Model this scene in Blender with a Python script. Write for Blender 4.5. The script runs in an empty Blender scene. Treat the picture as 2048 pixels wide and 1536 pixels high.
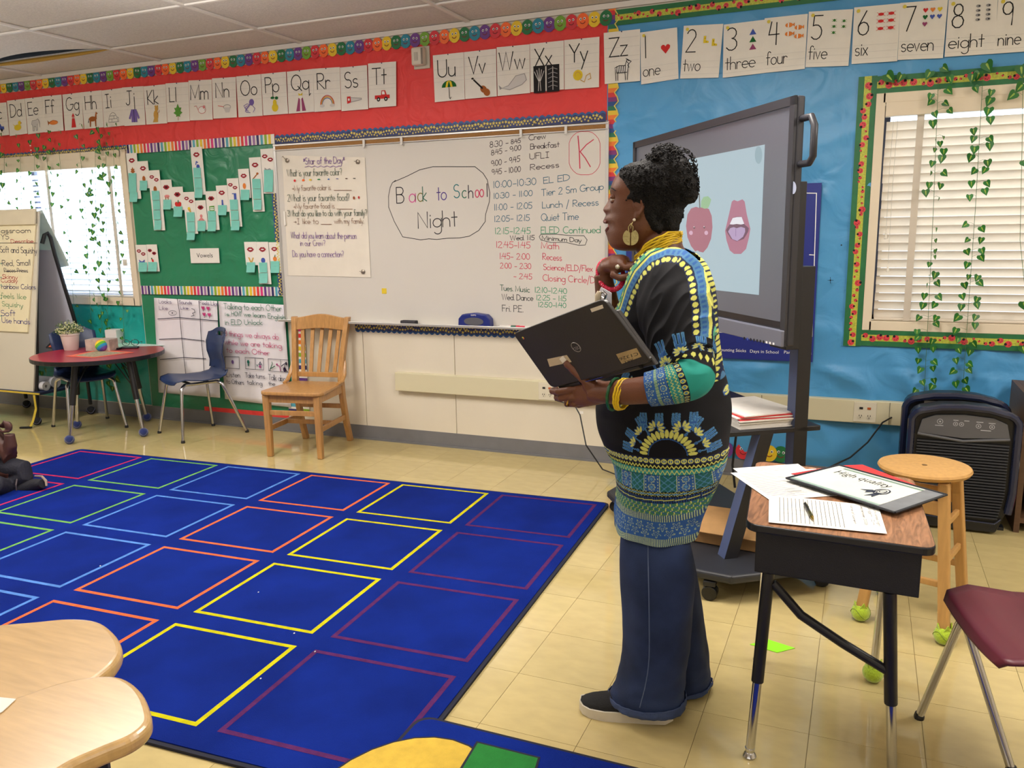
import bpy, bmesh, math, random
import numpy as np
from mathutils import Vector as V, Matrix, Euler, noise
PI = math.pi; sin, cos = math.sin, math.cos
random.seed(7)
S = bpy.context.scene; C = S.collection
# ---------------------------------------------------------------- camera
FPX, YAW, PIT, ROL, EYE = 1642.44, 0.405423, 0.184683, -0.0160986, 1.455
_f = V((-sin(YAW)*cos(PIT), cos(YAW)*cos(PIT), -sin(PIT))); _r0 = V((cos(YAW), sin(YAW), 0)); _u0 = _r0.cross(_f)
_r = _r0*cos(ROL)+_u0*sin(ROL); _u = -_r0*sin(ROL)+_u0*cos(ROL)
cam = bpy.data.objects.new('camera', bpy.data.cameras.new('camera')); C.objects.link(cam)
cam.data.sensor_width = 36; cam.data.lens = FPX*36/2048; cam.data.clip_start = .02
cam.matrix_world = Matrix.Translation((0, 0, EYE)) @ Matrix((_r, _u, -_f)).transposed().to_4x4()
S.camera = cam
# ---------------------------------------------------------------- light, world, exposure
S.view_settings.view_transform = 'Standard'; S.view_settings.look = 'None'
S.view_settings.gamma = 1; S.view_settings.use_curve_mapping = False
S.view_settings.exposure = 0.34
S.cycles.use_denoising = True
S.cycles.max_bounces = 7; S.cycles.diffuse_bounces = 4; S.cycles.glossy_bounces = 3; S.cycles.transparent_max_bounces = 10
S.cycles.sample_clamp_indirect = 6
w = bpy.data.worlds.new('world'); S.world = w; w.use_nodes = True
wn = w.node_tree.nodes; bg = wn['Background']; bg.inputs[0].default_value = (.66, .82, 1, 1); bg.inputs[1].default_value = 2.7
def area(name, loc, size, power, col, rot=(0, 0, 0), sy=None):
    d = bpy.data.lights.new(name, 'AREA'); d.energy = power; d.color = col; d.size = size
    if sy: d.shape = 'RECTANGLE'; d.size_y = sy
    o = bpy.data.objects.new(name, d); o.location = loc; o.rotation_euler = rot; C.objects.link(o); return o
WARM = (1, .955, .89)
for x, y, pw in ((-3.0, .0, 8), (-3.2, 2.7, 46), (-.3, .0, 9), (-.6, 2.7, 44), (1.9, .0, 11), (1.9, 2.7, 40), (-5.6, 2.4, 44)):
    area('ceiling_light', (x, y, 2.60), .55, pw*.72, WARM, sy=1.15)
    area('ceiling_fill', (x, y-.2, 2.34), .5, 38 if y > 1 else 12, (1, .96, .93), (PI, 0, 0), 1.1)  # added unseen fill, facing up to lighten the ceiling
# daylight that comes in through the blinds of the two front windows
area('daylight_left', (-6.45, 5.6, 2.6), 2.6, 380, (.66, .82, 1), (-PI/2+.75, 0, 0), sy=1.6)
area('daylight_right', (.95, 5.6, 2.6), 2.4, 60, (.70, .84, 1), (-PI/2+.75, 0, 0), sy=1.4)
area('back_fill', (-1.0, -3.2, 1.7), 5.0, 26, (1, .95, .88), (PI/2, 0, 0), sy=1.4)  # fill added behind the camera; the back wall has no window
# ---------------------------------------------------------------- pixels of the photograph -> points of the room
D = 4.857; CEIL = 2.72
def ray(px, py): return _f + _r*((px-1024)/FPX) - _u*((py-768)/FPX)
def Fp(px, py, z=0.):
    v = ray(px, py); t = (z-EYE)/v.z; return V((v.x*t, v.y*t, z))
def Wp(px, py, y=None):
    y = D if y is None else y
    v = ray(px, py); t = y/v.y; return V((v.x*t, y, EYE+v.z*t))
def Pl(px, py, p0, n):      # point on the plane through p0 with normal n
    v = ray(px, py); o = V((0, 0, EYE)); t = (p0-o).dot(n)/v.dot(n); return o+v*t
# ---------------------------------------------------------------- materials
MATS = {}
def srgb(c):
    return tuple((x/12.92 if x <= .04045 else ((x+.055)/1.055)**2.4) for x in (v/255 for v in c))
def mat(name, col, rough=.6, metal=0., spec=.5, var=0., vs=8., bump=0., bs=60., trans=0., coat=0., emit=None, alpha=None, stretch=None, rnd=0., sheen=0.):
    if name in MATS: return MATS[name]
    m = bpy.data.materials.new(name); m.use_nodes = True; nt = m.node_tree; b = nt.nodes['Principled BSDF']; I = b.inputs
    c = srgb(col) if max(col) > 1.01 else col
    I['Base Color'].default_value = (*c, 1); I['Roughness'].default_value = rough; I['Metallic'].default_value = metal
    I['Specular IOR Level'].default_value = spec; I['Coat Weight'].default_value = coat; I['Sheen Weight'].default_value = sheen
    L = nt.links.new; src = None
    if var or bump or rnd:
        tc = nt.nodes.new('ShaderNodeTexCoord'); mp = nt.nodes.new('ShaderNodeMapping'); L(tc.outputs['Object'], mp.inputs[0])
        if stretch: mp.inputs['Scale'].default_value = stretch
    if var:
        n = nt.nodes.new('ShaderNodeTexNoise'); n.inputs['Scale'].default_value = vs; n.inputs['Detail'].default_value = 5; L(mp.outputs[0], n.inputs[0])
        r = nt.nodes.new('ShaderNodeMapRange'); r.inputs[1].default_value = .3; r.inputs[2].default_value = .7; r.inputs[3].default_value = 1-var; r.inputs[4].default_value = 1+var
        L(n.outputs[0], r.inputs[0])
        h = nt.nodes.new('ShaderNodeHueSaturation'); h.inputs['Color'].default_value = (*c, 1); L(r.outputs[0], h.inputs['Value']); src = h
        if rnd:
            oi = nt.nodes.new('ShaderNodeObjectInfo'); r2 = nt.nodes.new('ShaderNodeMapRange'); r2.inputs[3].default_value = 1-rnd; r2.inputs[4].default_value = 1+rnd
            L(oi.outputs['Random'], r2.inputs[0]); mu = nt.nodes.new('ShaderNodeMath'); mu.operation = 'MULTIPLY'; L(r.outputs[0], mu.inputs[0]); L(r2.outputs[0], mu.inputs[1]); L(mu.outputs[0], h.inputs['Value'])
        L(h.outputs[0], I['Base Color'])
    if bump:
        n = nt.nodes.new('ShaderNodeTexNoise'); n.inputs['Scale'].default_value = bs; n.inputs['Detail'].default_value = 4; L(mp.outputs[0], n.inputs[0])
        bp = nt.nodes.new('ShaderNodeBump'); bp.inputs['Strength'].default_value = bump; bp.inputs['Distance'].default_value = .01; L(n.outputs[0], bp.inputs['Height']); L(bp.outputs[0], I['Normal'])
    if trans:
        tr = nt.nodes.new('ShaderNodeBsdfTranslucent'); tr.inputs[0].default_value = (*c, 1); mx = nt.nodes.new('ShaderNodeMixShader'); mx.inputs[0].default_value = trans
        L(b.outputs[0], mx.inputs[1]); L(tr.outputs[0], mx.inputs[2]); L(mx.outputs[0], nt.nodes['Material Output'].inputs[0])
    if emit:
        I['Emission Color'].default_value = (*srgb(emit[0]), 1); I['Emission Strength'].default_value = emit[1]
    if alpha is not None: I['Alpha'].default_value = alpha
    m.diffuse_color = (*c, 1); MATS[name] = m; return m
def ink(*c): return mat('ink_%d_%d_%d' % c, c, .75, spec=.2)
BLACK = mat('black_ink', (28, 28, 30), .7, spec=.3); PAPER = mat('white_paper', (232, 228, 222), .8, spec=.2, var=.03, vs=30, bump=.1, bs=25)
# ---------------------------------------------------------------- objects
WM = {}
def props(o, label=None, cat=None, group=None, kind=None):
    for k, v in (('label', label), ('category', cat), ('group', group), ('kind', kind)):
        if v: o[k] = v
    return o
def thing(name, label, cat, loc=(0, 0, 0), rz=0., group=None, kind=None, rot=None):
    o = bpy.data.objects.new(name, None); C.objects.link(o); o.empty_display_size = .05
    o.location = loc; o.rotation_euler = rot or (0, 0, rz)
    WM[o.name] = Matrix.Translation(loc) @ Euler(rot or (0, 0, rz)).to_matrix().to_4x4()
    return props(o, label, cat, group, kind)
def dup(o, loc=None, rz=None, label=None, cat=None, group=None, parent=None):
    c = o.copy(); C.objects.link(c)
    if parent is not None: c.parent = parent
    if loc is not None: c.location = loc
    if rz is not None: c.rotation_euler = (0, 0, rz)
    for k, v in (('label', label), ('category', cat), ('group', group)):
        if v: c[k] = v
    for ch in list(o.children): dup(ch, parent=c)
    return c
class MB:
    def __init__(s): s.v = []; s.f = []; s.mi = []; s.ms = []; s.cur = 0; s.T = None
    def m(s, mt):
        if mt not in s.ms: s.ms.append(mt)
        s.cur = s.ms.index(mt); return s
    def add(s, vs, fs, mt=None):
        if mt is not None: s.m(mt)
        n = len(s.v)
        if s.T is not None: vs = [s.T @ V(p) for p in vs]
        s.v += [tuple(p) for p in vs]; s.f += [tuple(i+n for i in f) for f in fs]; s.mi += [s.cur]*len(fs); return s
    def box(s, c, d, mt=None, R=None):
        x, y, z = (k/2 for k in d); R = R or Matrix.Identity(3)
        P = [V(c)+R @ V((a*x, b*y, e*z)) for a in (-1, 1) for b in (-1, 1) for e in (-1, 1)]
        return s.add(P, [(0, 1, 3, 2), (4, 6, 7, 5), (0, 4, 5, 1), (2, 3, 7, 6), (0, 2, 6, 4), (1, 5, 7, 3)], mt)
    def beam(s, a, b, w, h, mt=None, up=(0, 0, 1), w2=None, h2=None):
        a, b = V(a), V(b); d = (b-a).normalized(); sd = d.cross(V(up))
        if sd.length < 1e-4: sd = V((1, 0, 0))
        sd.normalize(); u = sd.cross(d); w2 = w2 or w; h2 = h2 or h
        P = [a-sd*w/2-u*h/2, a+sd*w/2-u*h/2, a+sd*w/2+u*h/2, a-sd*w/2+u*h/2, b-sd*w2/2-u*h2/2, b+sd*w2/2-u*h2/2, b+sd*w2/2+u*h2/2, b-sd*w2/2+u*h2/2]
        return s.add(P, [(0, 3, 2, 1), (4, 5, 6, 7), (0, 1, 5, 4), (1, 2, 6, 5), (2, 3, 7, 6), (3, 0, 4, 7)], mt)
    def prism(s, pts, ext, mt=None, side=None):
        pts = [V(p) for p in pts]; ext = V(ext); n = len(pts)
        s.add(pts+[p+ext for p in pts], [tuple(range(n-1, -1, -1)), tuple(range(n, 2*n))]+[(i, (i+1) % n, n+(i+1) % n, n+i) for i in range(n)], mt)
        if side is not None:
            c = s.cur; s.m(side); s.mi[-n:] = [s.cur]*n; s.cur = c
        return s
    def loft(s, rings, mt=None, cap=True, closed=True):
        n = len(rings[0]); vs = [p for r in rings for p in r]; fs = []
        for k in range(len(rings)-1):
            for i in range(n if closed else n-1):
                j = (i+1) % n; fs.append((k*n+i, k*n+j, (k+1)*n+j, (k+1)*n+i))
        if cap and closed: fs += [tuple(range(n-1, -1, -1)), tuple((len(rings)-1)*n+i for i in range(n))]
        return s.add(vs, fs, mt)
    def tube(s, pts, r, mt=None, n=8, sq=1., cap=True):
        pts = [V(p) for p in pts]; rings = []; prev = None
        for i, p in enumerate(pts):
            d = (pts[min(i+1, len(pts)-1)]-pts[max(i-1, 0)]).normalized()
            if prev is None:
                a = d.cross(V((0, 0, 1)));  a = a if a.length > .1 else d.cross(V((1, 0, 0)))
            else: a = prev - d*prev.dot(d)
            a.normalize(); prev = a; b = d.cross(a); rr = r[i] if isinstance(r, (list, tuple)) else r
            rings.append([p+a*rr*cos(2*PI*k/n)+b*rr*sq*sin(2*PI*k/n) for k in range(n)])
        return s.loft(rings, mt, cap)
    def lathe(s, prof, c=(0, 0, 0), mt=None, n=24, R=None, sx=1., sy=1.):
        c = V(c); R = R or Matrix.Identity(3)
        return s.loft([[c+R @ V((max(r, 1e-4)*sx*cos(2*PI*k/n), max(r, 1e-4)*sy*sin(2*PI*k/n), z)) for k in range(n)] for r, z in prof], mt)
    def ball(s, c, r, mt=None, n=14, m=9, R=None):
        r = r if isinstance(r, (tuple, list)) else (r, r, r); R = R or Matrix.Identity(3); c = V(c)
        return s.loft([[c+R @ V((r[0]*max(sin(PI*j/m), .01)*cos(2*PI*k/n), r[1]*max(sin(PI*j/m), .01)*sin(2*PI*k/n), -r[2]*cos(PI*j/m))) for k in range(n)] for j in range(m+1)], mt)
    def grid(s, nx, ny, fn, mt=None):
        vs = [fn(i/nx, j/ny) for j in range(ny+1) for i in range(nx+1)]
        return s.add(vs, [(j*(nx+1)+i, j*(nx+1)+i+1, (j+1)*(nx+1)+i+1, (j+1)*(nx+1)+i) for j in range(ny) for i in range(nx)], mt)
    def build(s, name, parent=None, label=None, cat=None, group=None, kind=None, smooth=False, bevel=0, seg=2, world=True, auto=40, mods=(), solid=0):
        me = bpy.data.meshes.new(name)
        A = np.array(s.v, dtype=float).reshape(-1, 3); M = Matrix.Identity(4)
        if parent is None:
            lo, hi = A.min(0), A.max(0); loc = ((lo[0]+hi[0])/2, (lo[1]+hi[1])/2, lo[2]) if world else (0, 0, 0); A = A-np.array(loc)
        elif world and parent.name in WM:
            Mi = np.array(WM[parent.name].inverted()); A = A @ Mi[:3, :3].T+Mi[:3, 3]
        me.from_pydata(A.tolist(), [], s.f)
        for mt in s.ms: me.materials.append(mt)
        if s.ms: me.polygons.foreach_set('material_index', s.mi)
        if smooth: me.polygons.foreach_set('use_smooth', [True]*len(s.f))
        me.update()
        o = bpy.data.objects.new(name, me); C.objects.link(o)
        if parent is None: o.location = loc; WM[o.name] = Matrix.Translation(loc)
        else: o.parent = parent; WM[o.name] = WM.get(parent.name, M)
        if solid: md = o.modifiers.new('s', 'SOLIDIFY'); md.thickness = solid
        if bevel: md = o.modifiers.new('b', 'BEVEL'); md.width = bevel; md.segments = seg; md.limit_method = 'ANGLE'; md.angle_limit = .6
        if smooth and auto:
            try: me.set_sharp_from_angle(angle=math.radians(auto))
            except Exception: pass
        return props(o, label, cat, group, kind)
def one(fn, *a, **k):
    b = MB(); getattr(b, fn)(*a, **k); return b
# ---------------------------------------------------------------- drawing flat marks on a surface
def arc(cx, cy, rx, ry, a0, a1, n=9): return [(cx+rx*cos(math.radians(a0+(a1-a0)*i/n)), cy+ry*sin(math.radians(a0+(a1-a0)*i/n))) for i in range(n+1)]
_c = arc(.27, .27, .26, .27, 0, 360, 12)
G = {' ': (.38, []), '.': (.15, [[(.05, 0), (.06, .05)]]), ':': (.2, [[(.08, .12), (.09, .17)], [(.08, .42), (.09, .47)]]), '-': (.5, [[(.05, .35), (.4, .35)]]), ',': (.2, [[(.1, .06), (.04, -.12)]]),
 '/': (.5, [[(.05, -.3), (.35, 1.1)]]), '?': (.5, [arc(.22, .75, .2, .22, 160, -60)+[(.24, .4), (.24, .25)], [(.24, .03), (.25, .07)]]), '*': (.35, [[(.02, .5), (.3, .8)], [(.3, .5), (.02, .8)], [(.16, .42), (.16, .88)]]),
 '_': (.55, [[(0, -.05), (.56, -.05)]]), '>': (.6, [[(0, .35), (.45, .35)], [(.3, .5), (.45, .35), (.3, .2)]]), '!': (.2, [[(.1, 1), (.1, .3)], [(.1, 0), (.1, .06)]]), '&': (.6, [[(.55, 0), (.1, .8)]+arc(.25, .8, .15, .18, 180, 0)+[(.1, .4)]+arc(.22, .22, .2, .22, 150, 340)]),
 'A': (.78, [[(0, 0), (.35, 1), (.7, 0)], [(.13, .36), (.57, .36)]]), 'B': (.66, [[(0, 0), (0, 1)], [(0, 1)]+arc(.3, .77, .23, .23, 90, -90, 6)+[(0, .54)], [(0, .54)]+arc(.3, .27, .27, .27, 90, -90, 6)+[(0, 0)]]),
 'C': (.8, [arc(.42, .5, .4, .5, 50, 310)]), 'D': (.75, [[(0, 0), (0, 1)], [(0, 1)]+arc(.15, .5, .5, .5, 90, -90)+[(0, 0)]]), 'E': (.6, [[(.5, 1), (0, 1), (0, 0), (.5, 0)], [(0, .53), (.4, .53)]]),
 'F': (.58, [[(.5, 1), (0, 1), (0, 0)], [(0, .53), (.38, .53)]]), 'G': (.9, [arc(.42, .5, .4, .5, 50, 350)+[(.82, .45), (.5, .45)]]), 'H': (.72, [[(0, 0), (0, 1)], [(.6, 0), (.6, 1)], [(0, .53), (.6, .53)]]),
 'I': (.5, [[(.2, 0), (.2, 1)], [(.02, 1), (.38, 1)], [(.02, 0), (.38, 0)]]), 'J': (.65, [[(.38, 1), (.38, .22)]+arc(.19, .22, .19, .22, 0, -160), [(.15, 1), (.6, 1)]]), 'K': (.64, [[(0, 0), (0, 1)], [(.5, 1), (0, .42), (.55, 0)]]),
 'L': (.55, [[(0, 1), (0, 0), (.45, 0)]]), 'M': (.92, [[(0, 0), (.04, 1), (.41, .1), (.78, 1), (.82, 0)]]), 'N': (.72, [[(0, 0), (0, 1), (.58, 0), (.58, 1)]]), 'O': (.9, [arc(.42, .5, .4, .5, 90, 450, 14)]),
 'P': (.6, [[(0, 0), (0, 1)], [(0, 1)]+arc(.28, .76, .24, .24, 90, -90, 6)+[(0, .52)]]), 'Q': (.92, [arc(.42, .5, .4, .5, 90, 450, 14), [(.55, .25), (.85, -.05)]]), 'R': (.66, [[(0, 0), (0, 1)], [(0, 1)]+arc(.28, .76, .24, .24, 90, -90, 6)+[(0, .52), (.55, 0)]]),
 'S': (.62, [arc(.28, .75, .24, .25, 40, 260, 7)+arc(.28, .26, .26, .26, 80, -150, 7)]), 'T': (.7, [[(0, 1), (.62, 1)], [(.31, 1), (.31, 0)]]), 'U': (.72, [[(0, 1), (0, .3)]+arc(.3, .3, .3, .3, 180, 360)+[(.6, 1)]]), 'V': (.68, [[(0, 1), (.3, 0), (.6, 1)]]),
 'W': (.98, [[(0, 1), (.22, 0), (.44, 1), (.66, 0), (.88, 1)]]), 'X': (.66, [[(0, 1), (.56, 0)], [(.56, 1), (0, 0)]]), 'Y': (.66, [[(0, 1), (.3, .5)], [(.6, 1), (.3, .5), (.3, 0)]]), 'Z': (.64, [[(0, 1), (.56, 1), (0, 0), (.56, 0)]]),
 'a': (.62, [_c, [(.53, .54), (.53, 0)]]), 'b': (.62, [[(0, 1), (0, 0)], _c]), 'c': (.55, [arc(.27, .27, .26, .27, 50, 310)]), 'd': (.62, [_c, [(.53, 1), (.53, 0)]]), 'e': (.58, [[(.02, .28), (.52, .28)]+arc(.27, .27, .26, .27, 5, 310)]),
 'f': (.42, [arc(.27, .82, .14, .18, 30, 180, 6)+[(.13, 0)], [(0, .55), (.32, .55)]]), 'g': (.62, [_c, [(.53, .54), (.53, -.22)]+arc(.3, -.22, .23, .22, 0, -150, 6)]), 'h': (.55, [[(0, 1), (0, 0)], [(0, .3)]+arc(.22, .31, .22, .24, 180, 0, 6)+[(.44, 0)]]),
 'i': (.2, [[(.06, .55), (.06, 0)], [(.06, .74), (.065, .79)]]), 'j': (.3, [[(.18, .55), (.18, -.28)]+arc(.02, -.28, .16, .16, 0, -150, 6), [(.18, .74), (.185, .79)]]), 'k': (.5, [[(0, 1), (0, 0)], [(.38, .55), (0, .22), (.4, 0)]]), 'l': (.2, [[(.06, 1), (.06, 0)]]),
 'm': (.8, [[(0, .55), (0, 0)], [(0, .35)]+arc(.17, .37, .17, .18, 180, 0, 5)+[(.34, 0)], [(.34, .35)]+arc(.51, .37, .17, .18, 180, 0, 5)+[(.68, 0)]]), 'n': (.55, [[(0, .55), (0, 0)], [(0, .3)]+arc(.22, .31, .22, .24, 180, 0, 6)+[(.44, 0)]]),
 'o': (.62, [_c]), 'p': (.62, [[(0, .55), (0, -.42)], _c]), 'q': (.66, [_c, [(.53, .55), (.53, -.42), (.64, -.3)]]), 'r': (.42, [[(0, .55), (0, 0)], [(0, .3)]+arc(.19, .32, .19, .22, 180, 40, 5)]),
 's': (.5, [arc(.22, .41, .17, .14, 40, 260, 6)+arc(.22, .14, .18, .14, 80, -150, 6)]), 't': (.42, [[(.17, .9), (.17, 0)], [(0, .56), (.34, .56)]]), 'u': (.56, [[(0, .55), (0, .22)]+arc(.22, .22, .22, .22, 180, 360, 6)+[(.44, .55), (.44, 0)]]),
 'v': (.5, [[(0, .55), (.2, 0), (.4, .55)]]), 'w': (.74, [[(0, .55), (.16, 0), (.32, .55), (.48, 0), (.64, .55)]]), 'x': (.48, [[(0, .55), (.38, 0)], [(.38, .55), (0, 0)]]), 'y': (.52, [[(0, .55), (.22, .02)], [(.44, .55), (.08, -.42)]]), 'z': (.48, [[(0, .55), (.38, .55), (0, 0), (.4, 0)]]),
 '0': (.6, [arc(.25, .5, .25, .5, 90, 450, 12)]), '1': (.25, [[(.08, 1), (.08, 0)]]), '2': (.6, [arc(.25, .75, .23, .25, 160, -20, 7)+[(0, 0), (.5, 0)]]), '3': (.58, [arc(.2, .76, .25, .24, 140, -80, 7), arc(.2, .27, .28, .27, 85, -150, 7)]),
 '4': (.62, [[(.15, 1), (.02, .45), (.52, .45)], [(.4, .95), (.38, 0)]]), '5': (.58, [[(.48, 1), (.08, 1), (.05, .58)]+arc(.2, .3, .27, .31, 100, -140, 8)]), '6': (.56, [[(.38, 1), (.04, .4)]+arc(.26, .27, .24, .27, 160, 520, 10)]),
 '7': (.58, [[(0, 1), (.5, 1), (.14, 0)]]), '8': (.58, [arc(.25, .76, .2, .24, -90, 270, 9), arc(.25, .26, .25, .26, 90, 450, 9)]), '9': (.56, [arc(.24, .72, .22, .27, 0, 360, 10)+[(.44, 0)]])}
class Draw(MB):
    def __init__(s, fr, l0=0.): super().__init__(); s.fr = fr; s.l = l0      # fr(u, v, height) -> point
    def lay(s, l): s.l = l; return s
    def poly(s, pts, mt=None): return s.add([s.fr(u, v, s.l) for u, v in pts], [tuple(range(len(pts)))], mt)
    def ell(s, cx, cy, rx, ry=None, mt=None, n=14, a=0):
        ry = ry or rx; ca, sa = cos(a), sin(a)
        return s.poly([(cx+rx*cos(2*PI*i/n)*ca-ry*sin(2*PI*i/n)*sa, cy+rx*cos(2*PI*i/n)*sa+ry*sin(2*PI*i/n)*ca) for i in range(n)], mt)
    def rect(s, x0, y0, x1, y1, mt=None): return s.poly([(x0, y0), (x1, y0), (x1, y1), (x0, y1)], mt)
    def stroke(s, pts, wd, mt=None, asp=1.):      # asp: how much longer one unit of v is than one of u
        if len(pts) < 2: return s
        P = [V((p[0], p[1]*asp)) for p in pts]; L = []; R_ = []; closed = (P[0]-P[-1]).length < 1e-6
        for i, p in enumerate(P):
            a = P[i-1] if i else (P[-2] if closed else P[i]); b = P[i+1] if i < len(P)-1 else (P[1] if closed else P[i])
            d1 = (p-a); d2 = (b-p); d1 = d1.normalized() if d1.length > 1e-9 else d2.normalized(); d2 = d2.normalized() if d2.length > 1e-9 else d1
            d = d1+d2; d = d.normalized() if d.length > .3 else d1; n = V((-d.y, d.x)); k = wd/2/max(.55, abs(n.dot(V((-d1.y, d1.x)))))
            e = V((0, 0))
            if not closed and i == 0: e = -d1*wd*.4 if i else -d2*wd*.4
            if not closed and i == len(P)-1: e = d1*wd*.4
            q = p+e; L.append(q+n*k); R_.append(q-n*k)
        vs = [s.fr(q.x, q.y/asp, s.l) for q in L+R_]; m = len(P)
        return s.add(vs, [(i, i+m, i+1+m, i+1) for i in range(m-1)], mt)
    def text(s, t, x, y, h, wd, mt=None, width=None, slope=0., jit=0., asp=1., cent=False, wide=1.):
        W_ = sum(G.get(c, G[' '])[0] for c in t) or 1; hx = h*asp*wide       # h is in v units; hx in u units
        if width: hx = width/W_
        if cent: x -= W_*hx/2
        cx = 0; mt and s.m(mt)
        for c in t:
            wq, st = G.get(c, G[' ']); jx, jy, js = (random.uniform(-jit, jit) for _ in range(3))
            for pl in st:
                s.stroke([(x+(cx+(px+jx*.3+py*js*.4)*(1+jy*.4))*hx, y+slope*(cx+px)*hx+(py+jy*.3)*h) for px, py in pl], wd, None, asp)
            cx += wq
        return s
_fc = {}
def font_mesh(t):
    if t not in _fc:
        cu = bpy.data.curves.new('t', 'FONT'); cu.body = t; cu.size = 1; cu.resolution_u = 3
        o = bpy.data.objects.new('t', cu); C.objects.link(o); bpy.context.view_layer.update()
        me = o.evaluated_get(bpy.context.evaluated_depsgraph_get()).to_mesh()
        vs = [(v.co.x, v.co.y) for v in me.vertices]; fs = [tuple(p.vertices) for p in me.polygons]
        C.objects.unlink(o); bpy.data.objects.remove(o); bpy.data.curves.remove(cu); _fc[t] = (vs, fs)
    return _fc[t]
def ftext(d, t, x, y, w_, h_, mt, slope=0.):      # printed lettering: cap height h_, total width w_
    vs, fs = font_mesh(t); x0 = min(v[0] for v in vs); x1 = max(v[0] for v in vs)
    d.add([d.fr(x+(a-x0)/(x1-x0)*w_, y+b/.70*h_+slope*(a-x0)/(x1-x0)*w_, d.l) for a, b in vs], fs, mt)
WALL = lambda u, v, l=0.: V((u, D-l, v))      # wall coordinates: metres along and up the front wall, l metres proud of it
def bil(c, off=0.):       # c: four wall points TL TR BR BL -> frame with u right 0..1, v up 0..1
    tl, tr, br, bl = c
    return lambda u, v, l=0.: (tl*(1-u)+tr*u)*v+(bl*(1-u)+br*u)*(1-v)+V((0, -off-l, 0))
def sheet(b, c, off, th, mt):      # a thin sheet between off and off+th in front of the wall
    b.prism([p+V((0, -off, 0)) for p in c], (0, -th, 0), mt); return b
# ---------------------------------------------------------------- the room
def inview(p, m=60):
    d = V(p)-V((0, 0, EYE)); z = d.dot(_f)
    if z < .1: return False
    x = 1024+FPX*d.dot(_r)/z; y = 768-FPX*d.dot(_u)/z
    return -m < x < 2048+m and -m < y < 1536+m
CREAM = mat('cream_wall_paint', (214, 205, 187), .55, var=.03, vs=3, bump=.06, bs=90)
FLOORM = mat('vinyl_tile', (190, 172, 120), .075, spec=.55, var=.055, vs=13, bump=.02, bs=6, stretch=(.8, 1.7, 1), rnd=.035)
GROUT = mat('tile_joint', (150, 122, 76), .6)
XL, XR, YB = -8.2, 3.2, -3.6
fl = MB().box(((XL+XR)/2, (YB+D)/2, -.06), (XR-XL, D-YB, .112), GROUT).build('floor', kind='structure')
tm = None; rest = MB().m(FLOORM)
for i in range(-27, 12):
    for j in range(-20, 9):
        x0 = -.073+.305*i; y0 = 2.32+.305*j; x1, y1 = x0+.305, y0+.305
        if x0 < XL or y0 > D: continue
        if (x0 > -4.75 and x1 < -1.35 and y0 > 1.9 and y1 < 3.8) or not any(inview((a, b, 0)) for a in (x0, x1) for b in (y0, min(y1, D))):
            rest.box(((x0+x1)/2, (y0+y1)/2, -.0031), (.3036, .3036, .006)); continue
        if tm is None:
            tm = MB().box((0, 0, 0), (.3036, .3036, .006), FLOORM).build('tile', fl, world=False); t = tm
        else: t = dup(tm)
        t.location = V(((x0+x1)/2, (y0+y1)/2, -.003))-V(WM['floor'].translation)
# the tiles under the carpet, behind the camera and beyond the frame, joined
rest.build('floor_covering', fl, kind='stuff')
# front wall with its two window openings
W1 = (-7.62, -5.325, .965, 2.075); W2 = (.035, 1.95, .93, 2.085)
b = MB().m(CREAM)
zs = (0, CEIL+.1)
def wbox(x0, x1, z0, z1): b.box(((x0+x1)/2, D+.075, (z0+z1)/2), (x1-x0, .15, z1-z0))
wbox(XL, W1[0], *zs); wbox(W1[1], W2[0], *zs); wbox(W2[1], XR, *zs)
for q in (W1, W2): wbox(q[0], q[1], 0, q[2]); wbox(q[0], q[1], q[3], zs[1])
wf = b.build('wall_front', kind='structure')
pb = [(Wp(590, 700).x, Wp(733, 800).x), (Wp(733, 800).x, Wp(912, 770).x), (Wp(912, 770).x, -1.432)]
for x0, x1 in pb: MB().box(((x0+x1)/2, D-.004, .47), (x1-x0-.005, .008, .74), CREAM).build('wall_panel', wf)
MB().box((XL-.05, (YB+D)/2, 1.4), (.1, D-YB, 2.9), CREAM).build('wall_left', kind='structure')
MB().box((XR+.05, (YB+D)/2, 1.4), (.1, D-YB, 2.9), CREAM).build('wall_right', kind='structure')
MB().box(((XL+XR)/2, YB-.05, 1.4), (XR-XL, .1, 2.9), CREAM).build('wall_back', kind='structure')
BASE = mat('grey_vinyl_base', (112, 112, 116), .35, var=.06, vs=12)
b = MB().box(((XL+XR)/2, D-.004, .052), (XR-XL, .010, .1), BASE); b.box(((XL+XR)/2, D-.011, .006), (XR-XL, .018, .012), BASE)
b.build('baseboard_front', kind='structure')
# ceiling: mineral panels in a white T grid
CT = mat('ceiling_panel', (203, 196, 188), .9, spec=.1, var=.09, vs=70, bump=.25, bs=160, rnd=.03); TB = mat('white_t_bar', (214, 208, 200), .5)
GAP = mat('plenum_black', (24, 22, 24), .9)
ce = MB().box(((XL+XR)/2, (YB+D)/2, CEIL+.16), (XR-XL, D-YB, .1), GAP).build('ceiling', kind='structure')
xs = [-4.835+1.252*k for k in range(-2, 7)]; ys = [4.40-.607*k for k in range(0, 13)]; pm = None
def sag(u, v, X0, X1, Y0, Y1):
    return 0
for i in range(len(xs)-1):
    for j in range(-1, len(ys)-1):
        y1 = ys[j] if j >= 0 else D; y0 = ys[j+1]; x0, x1 = xs[i], xs[i+1]
        if abs(y1-4.40) < .01 and abs(x1+4.835) < .01:   # the panel whose far edge has dropped open
            continue
        bx = MB().box(((x0+x1)/2, (y0+y1)/2, CEIL+.014), (x1-x0-.012, y1-y0-.012, .015), CT)
        bx.build('ceiling_panel', ce)
x1 = -4.835; x0 = x1-1.252; y1 = 4.40; y0 = y1-.607
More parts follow.
